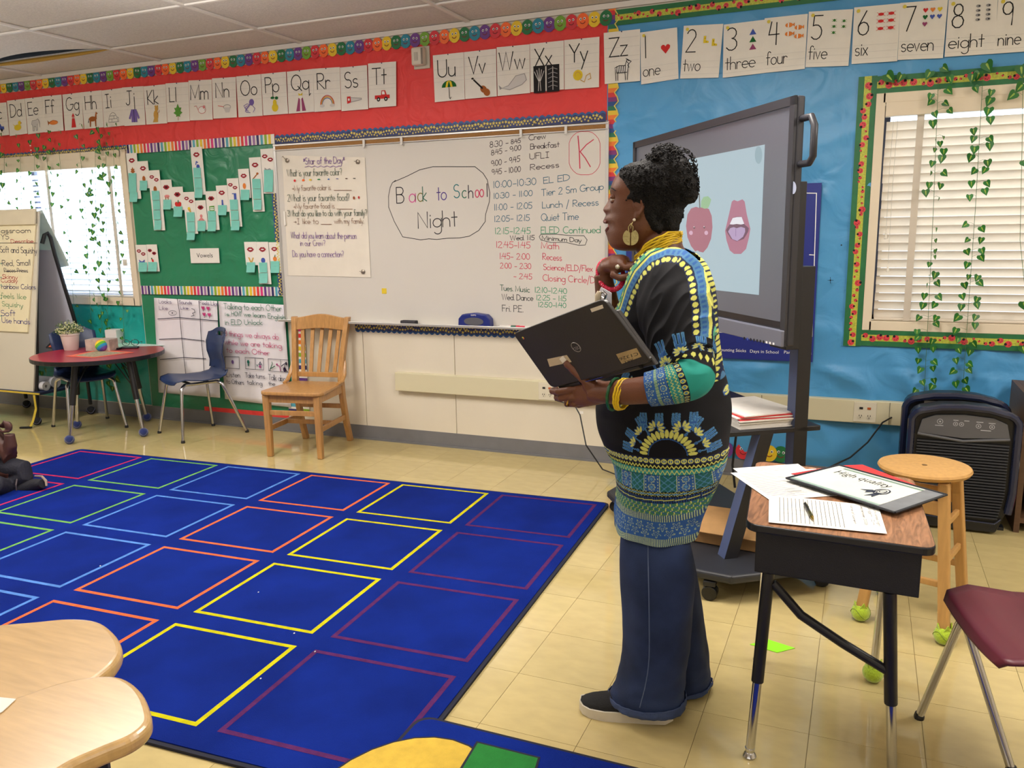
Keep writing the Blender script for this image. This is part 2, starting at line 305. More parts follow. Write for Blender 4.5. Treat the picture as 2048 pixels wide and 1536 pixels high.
def _sg(u, v):      # far edge lifted away: a bowed opening along the bar
    return V((x0+(x1-x0)*u, y0+(y1-y0)*v-.17*v**3*max(0, sin(PI*u))**.8, CEIL+.012))
MB().grid(16, 8, _sg, CT).build('ceiling_panel', ce, solid=.012)
MB().tube([V((x0+(x1-x0)*k/16, y1-.012-.05*sin(PI*k/16), CEIL-.006-.018*sin(PI*k/16))) for k in range(17)], [.003+.013*sin(PI*k/16)**.6 for k in range(17)], mat('yellowed_tile_edge', (158, 122, 44), .8), 6).build('torn_edge', ce, label='yellowed torn edge of the sagging ceiling panel')
b = MB()
for x in xs: b.box((x, (YB+D)/2, CEIL-.001), (.025, D-YB, .012), TB)
b.build('grid_bar', ce)
for y in ys: MB().box(((XL+XR)/2, y, CEIL-.001), (XR-XL, .022, .010), TB).build('grid_bar', ce)
MB().box(((XL+XR)/2, D-.012, CEIL-.012), (XR-XL, .024, .030), TB).build('trim_1', kind='structure')
# plain ceiling beyond the grid
MB().box(((XL+xs[0])/2, (YB+D)/2, CEIL+.014), (xs[0]-XL, D-YB, .015), CT).build('ceiling_panel', ce)
MB().box(((XR+xs[-1])/2+.0, (YB+D)/2, CEIL+.02), (max(.02, XR-xs[-1]+.3), D-YB, .015), CT).build('ceiling_panel', ce)
MB().box(((XL+XR)/2, (YB+ys[-1])/2, CEIL+.02), (XR-XL, ys[-1]-YB, .015), CT).build('ceiling_panel', ce)
# windows
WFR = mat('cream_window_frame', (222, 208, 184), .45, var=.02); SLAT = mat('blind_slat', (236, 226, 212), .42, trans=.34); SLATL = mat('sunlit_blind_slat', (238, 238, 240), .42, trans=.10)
TAPE = mat('blind_ladder_tape', (224, 214, 200), .8, trans=.3); CORD = mat('blind_cord', (205, 200, 190), .7)
GLASS = bpy.data.materials.new('window_glass'); GLASS.use_nodes = True; _n = GLASS.node_tree
_t = _n.nodes.new('ShaderNodeBsdfTransparent'); _g = _n.nodes.new('ShaderNodeBsdfGlossy'); _g.inputs['Roughness'].default_value = .02; _x = _n.nodes.new('ShaderNodeMixShader'); _x.inputs[0].default_value = .06
_n.links.new(_t.outputs[0], _x.inputs[1]); _n.links.new(_g.outputs[0], _x.inputs[2]); _n.links.new(_x.outputs[0], _n.nodes['Material Output'].inputs[0])
DARKA = mat('dark_window_channel', (34, 38, 58), .4)
def window(name, q, fw, out):
    x0, x1, z0, z1 = q; a, c_, d, e = out
    b = MB()
    # face frame boards around the opening, and the reveal
    for X0, X1, Z0, Z1 in ((a, x0+.012, d, e), (x1-.012, c_, d, e), (x0, x1, z1-.012, e), (x0, x1, d, z0+.012)):
        b.box(((X0+X1)/2, D-.009, (Z0+Z1)/2), (X1-X0, .024, Z1-Z0), WFR)
    for X0, X1, Z0, Z1 in ((x0-.01, x0+.012, z0, z1), (x1-.012, x1+.01, z0, z1), (x0, x1, z1-.012, z1+.01), (x0, x1, z0-.01, z0+.012)):
        b.box(((X0+X1)/2, D+.07, (Z0+Z1)/2), (X1-X0, .13, Z1-Z0), WFR)
    o = b.build(name, kind='structure', bevel=.002)
    g = MB().box(((x0+x1)/2, D+.12, (z0+z1)/2), (x1-x0-.02, .006, z1-z0-.02), GLASS).build('glass_pane', o)
    s = MB()
    for X in (x0+.025, x1-.025, (x0+x1)/2): s.box((X, D+.115, (z0+z1)/2), (.035, .03, z1-z0), DARKA)
    for Z in (z0+.02, z1-.02): s.box(((x0+x1)/2, D+.115, Z), (x1-x0, .03, .035), DARKA)
    s.build('sash', o)
oR = [Wp(1752, 188.5), Wp(1725, 659)]
oL = [Wp(249, 297), Wp(286, 612)]
window('window_1', W1, .04, (W1[0]-.06, Wp(268, 450).x, W1[2]-.05, W1[3]+.04))
window('window_2', W2, .04, ((oR[0].x+oR[1].x)/2, W2[1]+.06, oR[1].z, oR[0].z))
def blind(label, q, pitch, tilt, sm, tapes, seed, group):
    x0, x1, z0, z1 = q; t = thing('window_blind', label, 'blind', ((x0+x1)/2, D+.04, z0))
    MB().box(((x0+x1)/2, D+.005, z1-.045), (x1-x0-.03, .05, .072), WFR).build('headrail', t, bevel=.003)
    b = MB(); w_ = .050; n = int((z1-.125-z0)/pitch); b.T = None
    R = Matrix.Rotation(tilt, 3, 'X'); src = None; L_ = x1-x0-.045
    for k in range(n+1):
        z = z1-.125-k*pitch
        if z < z0+.03: break
        if src is None:
            ring = [[V((sx*L_/2, 0, 0))+R @ V((0, (i/6-.5)*w_, .004*(1-(2*i/6-1)**2)+s_*.0013)) for i, s_ in [(i, 1) for i in range(7)]+[(i, -1) for i in range(6, -1, -1)]] for sx in (-1, 1)]
            src = MB().loft(ring, sm).build('slat', t, world=False, smooth=True); o = src
        else: o = dup(src, parent=t)
        o.location = (random.uniform(-.002, .002), 0, z-z0); o.rotation_euler = (random.uniform(-.03, .03), random.uniform(-.0006, .0006), 0)
    MB().box(((x0+x1)/2, D+.04, z0+.022), (L_, .045, .014), sm).build('bottom_rail', t, bevel=.004)
    for px in tapes: MB().box((px, D+.008, (z0+z1)/2-.03), (.034, .0012, z1-z0-.09), TAPE).build('ladder_tape', t)
    return t, z0, z1
tR = [Wp(1832, 400).x]
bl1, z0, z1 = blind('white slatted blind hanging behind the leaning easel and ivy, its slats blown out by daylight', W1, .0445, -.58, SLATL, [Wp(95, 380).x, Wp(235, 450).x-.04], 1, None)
bl2, z0, z1 = blind('cream slatted blind in the window framed by ladybug border', W2, .0445, -1.03, SLAT, [Wp(1830, 400).x, 1.45], 2, None)
for k, (dx, zz) in enumerate(((0, Wp(1776, 472).z), (.02, Wp(1776, 537).z))):
    X = Wp(1783, 300).x+dx; MB().tube([(X, D-.022, z1-.09), (X-.004, D-.024, (z1+zz)/2), (X, D-.024, zz)], .0012, CORD, 5).build('cord', bl2)
    MB().lathe([(.001, .03), (.004, .028), (.005, .012), (.009, 0), (.007, -.006), (0, -.007)], (X, D-.024, zz-.01), mat('blind_tassel', (232, 226, 214), .5), 10).build('tassel', bl2, smooth=True)
X = Wp(235, 420).x
MB().tube([(X, D-.022, 1.98), (X-.01, D-.024, 1.6), (X, D-.024, 1.33)], .0014, CORD, 5).build('cord', bl1)
MB().box((Wp(255, 525).x, D-.024, Wp(255, 525).z), (.035, .012, .05), mat('blind_tassel', (232, 226, 214), .5)).build('tassel', bl1)
# ---------------------------------------------------------------- paper on the wall
RED = mat('red_paper', (222, 62, 60), .55, spec=.4, var=.05, vs=2.5, bump=.3, bs=8)
BLUE = mat('blue_paper', (76, 150, 202), .42, spec=.45, var=.06, vs=2, bump=.3, bs=5.2)
GREEN = mat('green_paper', (36, 124, 88), .34, spec=.5, var=.07, vs=2, bump=.25, bs=7)
TEAL = mat('teal_paper', (30, 158, 150), .32, spec=.5, var=.10, vs=2, bump=.3, bs=7)
for _p in (RED, BLUE, GREEN, TEAL):
    for n_ in _p.node_tree.nodes:
        if n_.type == 'BUMP': n_.inputs['Distance'].default_value = .06
        if n_.type == 'TEX_NOISE' and n_.inputs['Scale'].default_value > 5: n_.inputs['Distortion'].default_value = 1.2; n_.inputs['Roughness'].default_value = .35
def paper(label, x0, x1, z0, z1, mt, amp, l0, step=.03, hole=None, fr=(3., 3.), ang=0., kind=None):
    nx, nz = int((x1-x0)/step), int((z1-z0)/step); b = MB().m(mt); idx = {}
    def P(i, j):
        if (i, j) not in idx:
            x = x0+(x1-x0)*i/nx; z = z0+(z1-z0)*j/nz; a = (x*cos(ang)+z*sin(ang))*fr[0]; c = (z*cos(ang)-x*sin(ang))*fr[1]
            h = (.25 if z > 2.12 else 1 if z < .68 else .5)*((1-abs(noise.noise(V((a, c, l0*90)))*2.2))**2*.7+noise.noise(V((a*2.6, c*2.6, 5)))*.4)
            e = min(1, min(i, nx-i, j, nz-j)/3)
            idx[i, j] = len(b.v); b.v.append(tuple(WALL(x, z, l0+amp*max(0, h)*e)))
        return idx[i, j]
    for i in range(nx):
        for j in range(nz):
            xc = x0+(x1-x0)*(i+.5)/nx; zc = z0+(z1-z0)*(j+.5)/nz
            if hole and hole[0] < xc < hole[1] and hole[2] < zc < hole[3]: continue
            b.f.append((P(i, j), P(i+1, j), P(i+1, j+1), P(i, j+1))); b.mi.append(0)
    return b.build('backing_paper', label=label, cat='paper', smooth=True, auto=0)
xe = Wp(1215, 120).x; xg0 = Wp(255, 300).x; xg1 = Wp(553, 300).x
paper('red paper band above the alphabet windows and whiteboard', -8.1, xe, 2.085, Wp(900, 78).z-.012, RED, .004, .002, fr=(2.2, 3.5), ang=.5)
paper('blue paper covering the wall around the ladybug window', xe, 3.1, .10, CEIL-.045, BLUE, .036, .002, .02, (W2[0]-.03, W2[1]+.03, W2[2]-.03, W2[3]+.03), (3.0, 2.4), .6)
paper('green paper backing behind the vowel cards and charts', xg0, xg1, .104, 2.10, GREEN, .013, .002, .025, fr=(3.2, 1.2), ang=.3)
paper('shiny teal paper hanging below the left window', -8.1, xg0-.005, .108, W1[2]-.04, TEAL, .022, .002, .025, fr=(2.6, .8), ang=.2)
# thin red paper edge left under the green paper
MB().box(((Wp(430, 830).x+Wp(600, 855).x)/2, D-.006, .118), (1.0, .002, .035), RED).build('paper_strip', label='torn red paper edge left along the baseboard under the green paper', cat='paper')
# ---------------------------------------------------------------- borders
HUE = dict(R=(206, 48, 58), O=(238, 104, 44), Y=(226, 190, 40), G=(28, 110, 62), B=(36, 128, 150), P=(104, 56, 132), L=(112, 158, 50))
FACEM = {k: mat('smiley_'+k, v, .45, var=.06, vs=90) for k, v in HUE.items()}; WHITE = mat('print_white', (240, 240, 238), .6); PINKR = mat('smile_line', (120, 30, 30), .6)
def smiley_strip(label, pts, seq, rr, l, skip=()):
    t = thing('smiley_border', label, 'border trim', WALL(pts[0][0], pts[0][1]-rr, l)); cache = {}
    mx, mz = (pts[0][0]+pts[-1][0])/2, (pts[0][1]+pts[-1][1])/2
    b = MB()
    for (xa, za), (xb, zb) in zip(pts[:-1], pts[1:]): b.add([WALL(xa, za-rr*.45, l-.001), WALL(xb, zb-rr*.45, l-.001), WALL(xb, zb+rr*.45, l-.001), WALL(xa, za+rr*.45, l-.001)], [(0, 1, 2, 3)], FACEM['G'])
    b.build('strip', t, solid=.0008)
    for k, (x, z) in enumerate(pts):
        if k in skip: continue
        c = seq[k % len(seq)]
        if c not in cache:
            d = Draw(lambda u, v, h: V((u, -h, v)))
            ring = [(rr*1.04*cos(a*PI/9), rr*1.18*sin(a*PI/9)) for a in range(18)]
            d.prism([V((u, 0, v)) for u, v in ring], (0, -.0015, 0), FACEM[c]); d.lay(.0022)
            for sx in (-1, 1): d.ell(sx*rr*.32, rr*.30, rr*.19, rr*.20, WHITE, 10)
            d.lay(.003)
            for sx in (-1, 1): d.ell(sx*rr*.30, rr*.28, rr*.11, rr*.12, BLACK, 8)
            d.stroke(arc(0, -rr*.05, rr*.42, rr*.40, 205, 335, 6), rr*.12, PINKR)
            o = d.build('face', t, world=False); cache[c] = o
        else: o = dup(cache[c], parent=t)
        o.location = WALL(x, z, l+(.0006 if k % 2 else .0012))-WM[t.name].translation
        o.rotation_euler = (0, random.uniform(-.12, .12), 0)
a, c = Wp(615, 106), Wp(1213, 37); st = (c-a)/30
smiley_strip('long strip of smiling multicoloured faces along the ceiling edge', [(a.x+st.x*k, a.z+st.z*k) for k in range(30, -52, -1)], [('LROYGBPROYGBP')[(30-k) % 13] for k in range(13)], abs(st.x)*.52, .010)
rr = Wp(1487, 912)-Wp(1452, 912); rr = .040
bp = [Wp(x, 909) for x in (1417, 1452, 1487, 1515, 1539, 1562, 1592)]
smiley_strip('short strip of smiling faces above the baseboard behind the display stand', [(p.x, .155) for p in bp], 'GPROYGB', .042, .016)
# star scallop border
NAVY = mat('star_border_navy', (38, 48, 100), .5, var=.35, vs=14); STARY = mat('star_yellow', (214, 196, 92), .55); EDGEB = mat('scallop_edge', (36, 84, 142), .5)
def star(d, x, z, r, a=0.): d.poly([(x+(r if k % 2 == 0 else r*.42)*sin(a+k*PI/5), z+(r if k % 2 == 0 else r*.42)*cos(a+k*PI/5)) for k in range(10)], STARY)
def star_border(label, p, q, ht, side, l, vert=False, every=.042):
    p, q = V(p), V(q); L_ = (q-p).length; dr = (q-p)/L_; nn = V((-dr.y, dr.x))*side; n = max(2, int(L_/every)); st = L_/n
    for nm, k, mt, ll in (('e', 1., EDGEB, l), ('n', .84, NAVY, l+.0012)):
        if nm == 'e': d = Draw(WALL, l)
        d.lay(ll); top = []
        for i in range(n*6+1):
            s_ = i/(n*6)*L_; hh = ht*k*(.80+.20*abs(sin(PI*s_/st))) if k == 1 else ht*k*(.76+.20*abs(sin(PI*s_/st)))
            top.append((s_, hh))
        for (a, ha), (b_, hb) in zip(top[:-1], top[1:]):
            d.poly([tuple(p+dr*a), tuple(p+dr*b_), tuple(p+dr*b_+nn*hb), tuple(p+dr*a+nn*ha)], mt)
    o = d.build('star_border', label=label, cat='border trim', solid=0)
    s = Draw(WALL, l+.0022); rs = random.Random(len(label))
    for i in range(n*2):
        for r, hh in ((.0115, .50), (.008, .22)):
            z = p+dr*((i+.5+(.5 if hh < .4 else 0))/(2*n)*L_*.99)+nn*ht*(hh+rs.uniform(-.10, .12)); star(s, z.x, z.y, r*rs.uniform(.8, 1.15), rs.uniform(0, 2))
    s.build('printed_stars', o, kind='stuff')
    return o
def w2(px, py): p = Wp(px, py); return (p.x, p.z)
star_border('navy star scalloped border along the top of the whiteboard', (Wp(553, 289).x, 2.077), (Wp(1213, 247).x, 2.077), .062, 1, .012)
star_border('navy star scalloped border hanging below the whiteboard tray', (Wp(712, 648).x, .838), (-1.42, .838), .066, -1, .012)
star_border('navy scalloped border with pale arrows above the left window', (-8.05, W1[3]+.032), (xg0+.05, W1[3]+.032), .042, 1, .014)
star_border('upright navy star border between vowel board and whiteboard', (xg1-.012, 2.05), (xg1-.012, 1.02), .045, -1, .0165)
# rainbow stripe borders
SC = [(92, 52, 128), (206, 44, 120), (214, 48, 52), (228, 120, 40), (222, 192, 44), (134, 170, 40), (80, 160, 180), (44, 36, 98), (150, 110, 160)]
SM = [mat('stripe_%d' % i, c, .5, var=.08, vs=60) for i, c in enumerate(SC)]; WS = mat('stripe_white', (230, 224, 214), .5)
def stripes(label, p, q, ht, l, pitch, seqoff=0, order=1):
    p, q = V(p), V(q); L_ = (q-p).length; dr = (q-p)/L_; nn = V((-dr.y, dr.x)); n = int(L_/pitch)
    b = MB(); pts = [p, q, q+nn*ht, p+nn*ht]; b.prism([WALL(v.x, v.y, l) for v in pts], (0, -.0015, 0), WS); o = b.build('striped_border', label=label, cat='border trim')
    d = Draw(WALL, l+.0022)
    for i in range(n):
        a, c = p+dr*(i+.18)*pitch, p+dr*(i+.82)*pitch; d.poly([tuple(a), tuple(c), tuple(c+nn*ht), tuple(a+nn*ht)], SM[(order*i+seqoff) % 9])
    d.build('printed_stripes', o, kind='stuff')
zt = Wp(400, 289).z
stripes('rainbow striped border along the top of the green board', (Wp(256, 300).x, zt-.033), (Wp(552, 283).x, zt-.033), .066, .014, .0345, 7, -1)
stripes('rainbow striped border dividing vowel cards from the charts', (Wp(286, 587).x, Wp(286, 588).z), (Wp(573, 590).x, Wp(573, 592).z), .066, .014, .0335, 0, -1)
xv = Wp(590, 700).x
stripes('upright rainbow striped border left of the wooden chair back', (xv+.032, .845), (xv+.032, .14), .075, .014, .0465, 0, 1)
stripes('rainbow striped scraps at the baseboard behind the wooden chair', (Wp(585, 818).x-.02, .235), (Wp(585, 818).x-.02, .11), .075, .016, .0465, 6, 1)
# scalloped rainbow border down the right edge of the board
RB = [mat('rb_%d' % i, c, .5) for i, c in enumerate([(222, 190, 50), (228, 120, 40), (206, 48, 52), (120, 40, 110), (30, 70, 130), (30, 110, 80)])]
d = Draw(WALL, .011); X0 = -1.42-.02; z = .16; k = 0; yl = []
while z < CEIL-.06:
    hh = lambda q: .052+.014*sin(q*2*PI/.075)
    for r in range(6):
        a = z+r*.025/1.; c = a+.025; d.poly([(X0, a), (X0+hh(a), a), (X0+hh(c), c), (X0, c)], RB[(r*5+k) % 6]); yl.append((X0+hh(a), a))
    z += .15
o = d.build('rainbow_border', label='scalloped rainbow border running down the seam of red and blue paper', cat='border trim')
Draw(WALL, .0125).stroke(yl, .006, STARY).build('yellow_edge', o)
# ladybug border
GB = mat('border_green', (28, 104, 58), .5, var=.12, vs=20); YB_ = mat('border_yellow_leaf', (176, 180, 60), .5, var=.25, vs=120); BUG = mat('ladybug_red', (206, 56, 66), .5, var=.08, vs=60)
def ladybug(label, p, q, ht, l):
    p, q = V(p), V(q); L_ = (q-p).length; dr = (q-p)/L_; nn = V((-dr.y, dr.x)); b = MB()
    pts = [p, q, q+nn*ht, p+nn*ht]; b.prism([WALL(v.x, v.y, l) for v in pts], (0, -.0015, 0), GB)
    o = b.build('ladybug_border', label=label, cat='border trim'); d = Draw(WALL, l+.002)
    d.poly([tuple(v) for v in (p+nn*ht*.30, q+nn*ht*.30, q+nn*ht*.68, p+nn*ht*.68)], YB_); d.build('yellow_band', o)
    r = random.Random(int(L_*1000)); s = .02; src = {}
    while s < L_-.02:
        rad = r.choice([.017, .014, .009, .006]); c = p+dr*s+nn*ht*r.uniform(.36, .66); d = Draw(WALL, l+.0026)
        d.ell(c.x, c.y, rad, None, BUG, 12); d.lay(l+.0032); a = r.uniform(0, 6)
        d.ell(c.x+cos(a)*rad*.75, c.y+sin(a)*rad*.75, rad*.42, None, BLACK, 8)
        for m_ in range(3): d.ell(c.x+cos(a+2+m_)*rad*.5, c.y+sin(a+2+m_)*rad*.5, rad*.14, None, BLACK, 5)
        d.build('ladybug', o); s += rad*1.25+r.uniform(.010, .026)
xl0, xl1 = W2[0]-.128, W2[0]-.030
lx = Wp(1735, 450).x
bw = .09; zb = oR[1].z
ladybug('ladybug border standing along the left side of the right window', (lx+.004, zb-bw), (lx+.004, oR[0].z+bw), bw, .016)
ladybug('ladybug border lying along the sill of the right window', (lx+.004, zb-bw+.004), (2.1, zb-bw+.004), bw, .018)
ladybug('ladybug border along the top of the right window beneath ivy', (lx+.004, oR[0].z), (2.1, oR[0].z), bw*.95, .017)
ladybug('ladybug border along the ceiling above the number cards', (-1.40, CEIL-.035-.085), (3.1, CEIL-.035-.085), .085, .010)
# ---------------------------------------------------------------- alphabet and number cards
CARD = mat('card_stock', (228, 224, 216), .62, spec=.35, var=.02, vs=20); GUIDE = ink(188, 186, 186); PIN = mat('push_pin', (40, 40, 90), .4); PINY = mat('smiley_sticker', (216, 196, 60), .5)
_K = {}
def col(n): return ink(*{'y': (222, 196, 50), 'r': (204, 50, 50), 'b': (70, 90, 170), 'br': (160, 92, 44), 'g': (90, 150, 60), 'gr': (150, 148, 148), 'lg': (205, 202, 200), 'p': (120, 100, 170), 'o': (222, 130, 60), 'pk': (210, 130, 130), 'dg': (30, 100, 50), 'k': (36, 34, 36), 'w': (236, 234, 230), 'tan': (204, 160, 80), 'm': (150, 70, 110)}[n])
PICS = {
 'C': [('b', [(-1, -.3), (1, -.3), (1, .1), (.5, .15), (.3, .5), (-.4, .5), (-.6, .1), (-1, 0)]), ('k', 'o', -.5, -.35, .22), ('k', 'o', .5, -.35, .22)],
 'D': [('y', 'e', 0, -.2, .75, .42), ('y', 'o', .45, .4, .3), ('o', [(.7, .45), (1, .35), (.7, .3)]), ('y', [(-.6, 0), (-1, .4), (-.5, .1)])],
 'E': [('lg', 'e', -.1, .1, .7, .5), ('lg', 'o', .55, .4, .34), ('lg', [(.8, .4), (1, .3), (.95, -.5), (.8, -.4)]), ('lg', [(-.6, 0), (-.6, -.9), (-.35, -.9), (-.3, 0)]), ('lg', [(.1, 0), (.1, -.9), (.4, -.9), (.4, 0)]), ('gr', 'l', (-.8, 0), (-.6, .55), (.3, .6), (.6, .75), (.9, .4), (.95, -.5)), ('gr', 'l', (-.6, 0), (-.6, -.9), (-.3, -.9), (-.3, -.3), (.1, -.3), (.1, -.9), (.4, -.9), (.4, 0))],
 'F': [('o', 'e', .05, 0, .85, .3), ('br', [(-.7, 0), (-1.1, .35), (-1.0, -.35)]), ('br', 'l', (-.7, .05), (0, .3), (.8, .1))],
 'G': [('r', [(-.25, .3), (.25, .3), (.45, -.9), (-.45, -.9)]), ('pk', 'o', 0, .5, .25), ('r', [(-.3, .55), (.3, .55), (0, 1)])],
 'H': [('br', 'e', -.1, 0, .7, .33), ('br', [(.3, .1), (.6, .9), (.95, .65), (.7, .55), (.7, -.1)]), ('br', [(-.65, 0), (-.7, -1), (-.5, -1), (-.35, -.1)]), ('br', [(.3, 0), (.35, -1), (.55, -1), (.6, 0)]), ('k', [(-.75, .2), (-1, -.5), (-.8, -.4)])],
 'I': [('gr', 'l', *arc(-.1, -.6, .8, 1.2, 0, 180, 12)), ('gr', 'l', (-.9, -.6), (.9, -.6), (.9, -.1), (.6, .0)), ('gr', 'l', (-.8, -.2), (.6, -.2)), ('gr', 'l', (-.6, .2), (.4, .2)), ('gr', 'l', (-.3, -.6), (-.3, -.2)), ('gr', 'l', (.1, -.2), (.1, .2))],
 'J': [('p', [(-.45, .8), (.45, .8), (.5, -.8), (-.5, -.8)]), ('p', [(-.45, .8), (-.95, -.3), (-.7, -.45), (-.4, .2)]), ('p', [(.45, .8), (.95, -.3), (.7, -.45), (.4, .2)]), ('k', 'l', (0, .75), (0, -.8))],
 'K': [('tan', 'e', 0, -.1, .42, .6), ('tan', 'o', .15, .65, .3), ('tan', [(-.3, -.4), (-.6, -.95), (.3, -.95), (.3, -.5)]), ('br', 'l', (.3, 0), (.7, .5), (.6, .2)), ('tan', 'o', .0, .95, .14), ('tan', 'o', .35, .95, .14)],
 'L': [('g', [(0, 1), (.25, .5), (.6, .5), (.4, .1), (.75, -.1), (.3, -.35), (.35, -.6), (0, -.5), (-.35, -.6), (-.3, -.35), (-.75, -.1), (-.4, .1), (-.6, .5), (-.25, .5)]), ('br', 'l', (0, -.5), (0, -1))],
 'M': [('w', 'e', .2, 0, .6, .42), ('pk', 'l', *arc(.2, 0, .6, .42, 0, 360, 14)), ('pk', 'l', (-.4, 0), (-.7, .5), (-1, .45)), ('pk', 'o', .55, .35, .2), ('k', 'o', .65, 0, .05)],
 'N': [('gr', 'l', *arc(.4, .1, .55, .28, 0, 360, 14)), ('r', 'l', (-.15, .15), (-1, .3)), ('lg', [(-.1, .05), (.9, .05), (.7, -.55), (.15, -.55)])],
 'O': [('p', 'o', .3, .45, .38)]+[('p', 'l', (.1, .2), (-.4-.1*k, .3-.28*k), (-.9+.12*k, .1-.25*k), (-.7+.25*k, -.15-.2*k)) for k in range(4)]+[('p', 'l', (.4, .1), (.8, -.3), (.5, -.7))],
 'P': [('y', 'o', 0, -.4, .48), ('y', 'e', 0, .15, .28, .4), ('dg', 'e', -.3, .75, .3, .15), ('dg', 'e', .3, .7, .25, .18)],
 'Q': [('m', [(-.3, .5), (-.7, -1), (-.15, -1), (-.1, .4)]), ('m', [(.3, .5), (.7, -1), (.15, -1), (.1, .4)]), ('w', 'o', 0, .55, .22), ('y', [(-.25, .75), (-.3, 1.05), (0, .85), (.3, 1.05), (.25, .75)])],
 'R': [('r', 'l', *arc(0, -.5, .95, 1.05, 0, 180, 12)), ('o', 'l', *arc(0, -.5, .87, .95, 0, 180, 12)), ('y', 'l', *arc(0, -.5, .78, .85, 0, 180, 12)), ('b', 'l', *arc(0, -.5, .70, .75, 0, 180, 12)), ('lg', 'e', -.7, -.6, .35, .18), ('lg', 'e', .7, -.6, .35, .18)],
 'S': [('lg', [(-.5, .2), (1, .05), (1, -.1), (-.5, -.3)]), ('r', [(-1, .35), (-.5, .35), (-.45, -.35), (-1, -.45)]), ('w', 'e', -.75, 0, .12, .15), ('gr', 'l', (-.5, -.3), (1, -.1), (1, .05), (-.5, .2))],
 'T': [('r', [(-1, -.3), (1, -.3), (1, .1), (.6, .1), (.4, .6), (-.1, .6), (-.15, .1), (-1, .1)]), ('k', 'o', -.5, -.35, .24), ('k', 'o', .5, -.35, .24), ('lg', 'o', -.5, -.35, .1), ('lg', 'o', .5, -.35, .1), ('w', [(0, .15), (.4, .15), (.3, .5), (0, .5)])],
 'U': [('dg', [(-.9, .2)]+arc(0, .2, .9, .7, 180, 0, 10)), ('y', [(-.45, .2), (-.2, .2), (0, .9), (-.3, .75)]), ('y', [(.45, .2), (.2, .2), (0, .9), (.3, .75)]), ('k', 'l', (0, .2), (0, -.9), (.1, -1), (.2, -.85))],
 'V': [('br', 'e', .35, -.35, .42, .34, -.7), ('br', 'e', .72, -.68, .42, .36, -.7), ('k', [(.3, -.2), (-.75, .75), (-.85, .62), (.2, -.35)]), ('k', 'e', -.9, .8, .15, .1)],
 'W': [('lg', [(-.95, -.35), (-.4, -.2), (.2, .45), (.9, .55), (1.05, .1), (.7, -.2), (-.3, -.5)]), ('gr', 'l', (-.95, -.35), (-.4, -.2), (.2, .45), (.9, .55), (1.05, .1), (.7, -.2), (-.3, -.5), (-.95, -.35)), ('gr', [(-.9, -.35), (-1.2, -.1), (-1.1, -.45)])],
 'X': [('k', [(-.98, .95), (-.05, .95), (-.05, -.95), (-.98, -.95)]), ('k', [(.05, .95), (1.05, .95), (1.05, -.95), (.05, -.95)])]+[('lg', 'l', (-.5+.04*k, -.1), (-.52+.19*k, .75-.1*abs(k))) for k in (-2, -1, 0, 1, 2)]+[('lg', 'l', (-.6, -.8), (-.55, -.1)), ('lg', 'l', (-.4, -.8), (-.45, -.1)), ('lg', 'l', (.55, -.8), (.55, .8))]+[('gr', 'l', (.2, .6-.3*k), (.55, .72-.3*k), (.9, .6-.3*k)) for k in range(5)],
 'Y': [('y', 'o', -.4, .1, .52), ('tan', 'l', (-.1, -.4), (.3, -.6), (.5, 0), (.9, .2), (1, -.3), (.7, -.4)), ('tan', 'l', *arc(-.4, .1, .3, .3, 0, 200, 8))],
 'Z': [('w', 'e', -.1, 0, .7, .38), ('w', [(.3, .1), (.6, .95), (.95, .7), (.7, -.1)]), ('k', 'l', (-.75, .2), (-.3, .4), (.3, .35), (.55, .95), (.95, .7), (.7, .5), (.6, -.1)), ('k', 'l', (-.7, .1), (-.65, -1)), ('k', 'l', (-.45, -.2), (-.45, -1)), ('k', 'l', (.3, -.2), (.35, -1)), ('k', 'l', (.6, -.1), (.55, -1)), ('k', 'l', (-.5, -.3), (.5, -.3))]+[('k', 'l', (-.5+.22*k, .35), (-.55+.22*k, -.25)) for k in range(5)]+[('k', 'l', (.45+.08*k, .8-.3*k+.2), (.75, .75-.3*k)) for k in range(3)]}
def pic(d, items, cx, cy, s, asp, wd):
    m_ = lambda x, y: (cx+x*s, cy+y*s/asp); l = d.l
    for it in items:
        c = col(it[0]); l += .00035; d.lay(l)
        if it[1] == 'o': d.ell(*m_(it[2], it[3]), it[4]*s, it[4]*s/asp, c, 12)
        elif it[1] == 'e':
            a = it[6] if len(it) > 6 else 0; ca, sa = cos(a), sin(a)
            d.poly([m_(it[2]+it[4]*cos(q)*ca-it[5]*sin(q)*sa, it[3]+it[4]*cos(q)*sa+it[5]*sin(q)*ca) for q in [2*PI*i/14 for i in range(14)]], c)
        elif it[1] == 'l': d.stroke([m_(*p) for p in it[2:]], wd, c, asp)
        else: d.poly([m_(*p) for p in it[1]], c)
def crn(org, sc, q): return [Wp(org[0]+x/sc, org[1]+y/sc) for x, y in q]
DESC = dict(C='blue car', D='yellow duck', E='grey elephant', F='orange fish', G='girl in red', H='brown horse', I='igloo', J='purple jacket', K='kangaroo', L='green leaf', M='pink mouse', N='net', O='purple octopus', P='yellow pear', Q='queen', R='rainbow', S='red-handled saw', T='red truck', U='green umbrella', V='violin', W='whale', X='two x-rays', Y='yellow yo-yo', Z='zebra')
A1 = ((0, 0), 3.4133); A2 = ((550, 0), 2.9257); A3 = ((1200, 0), 2.4151)
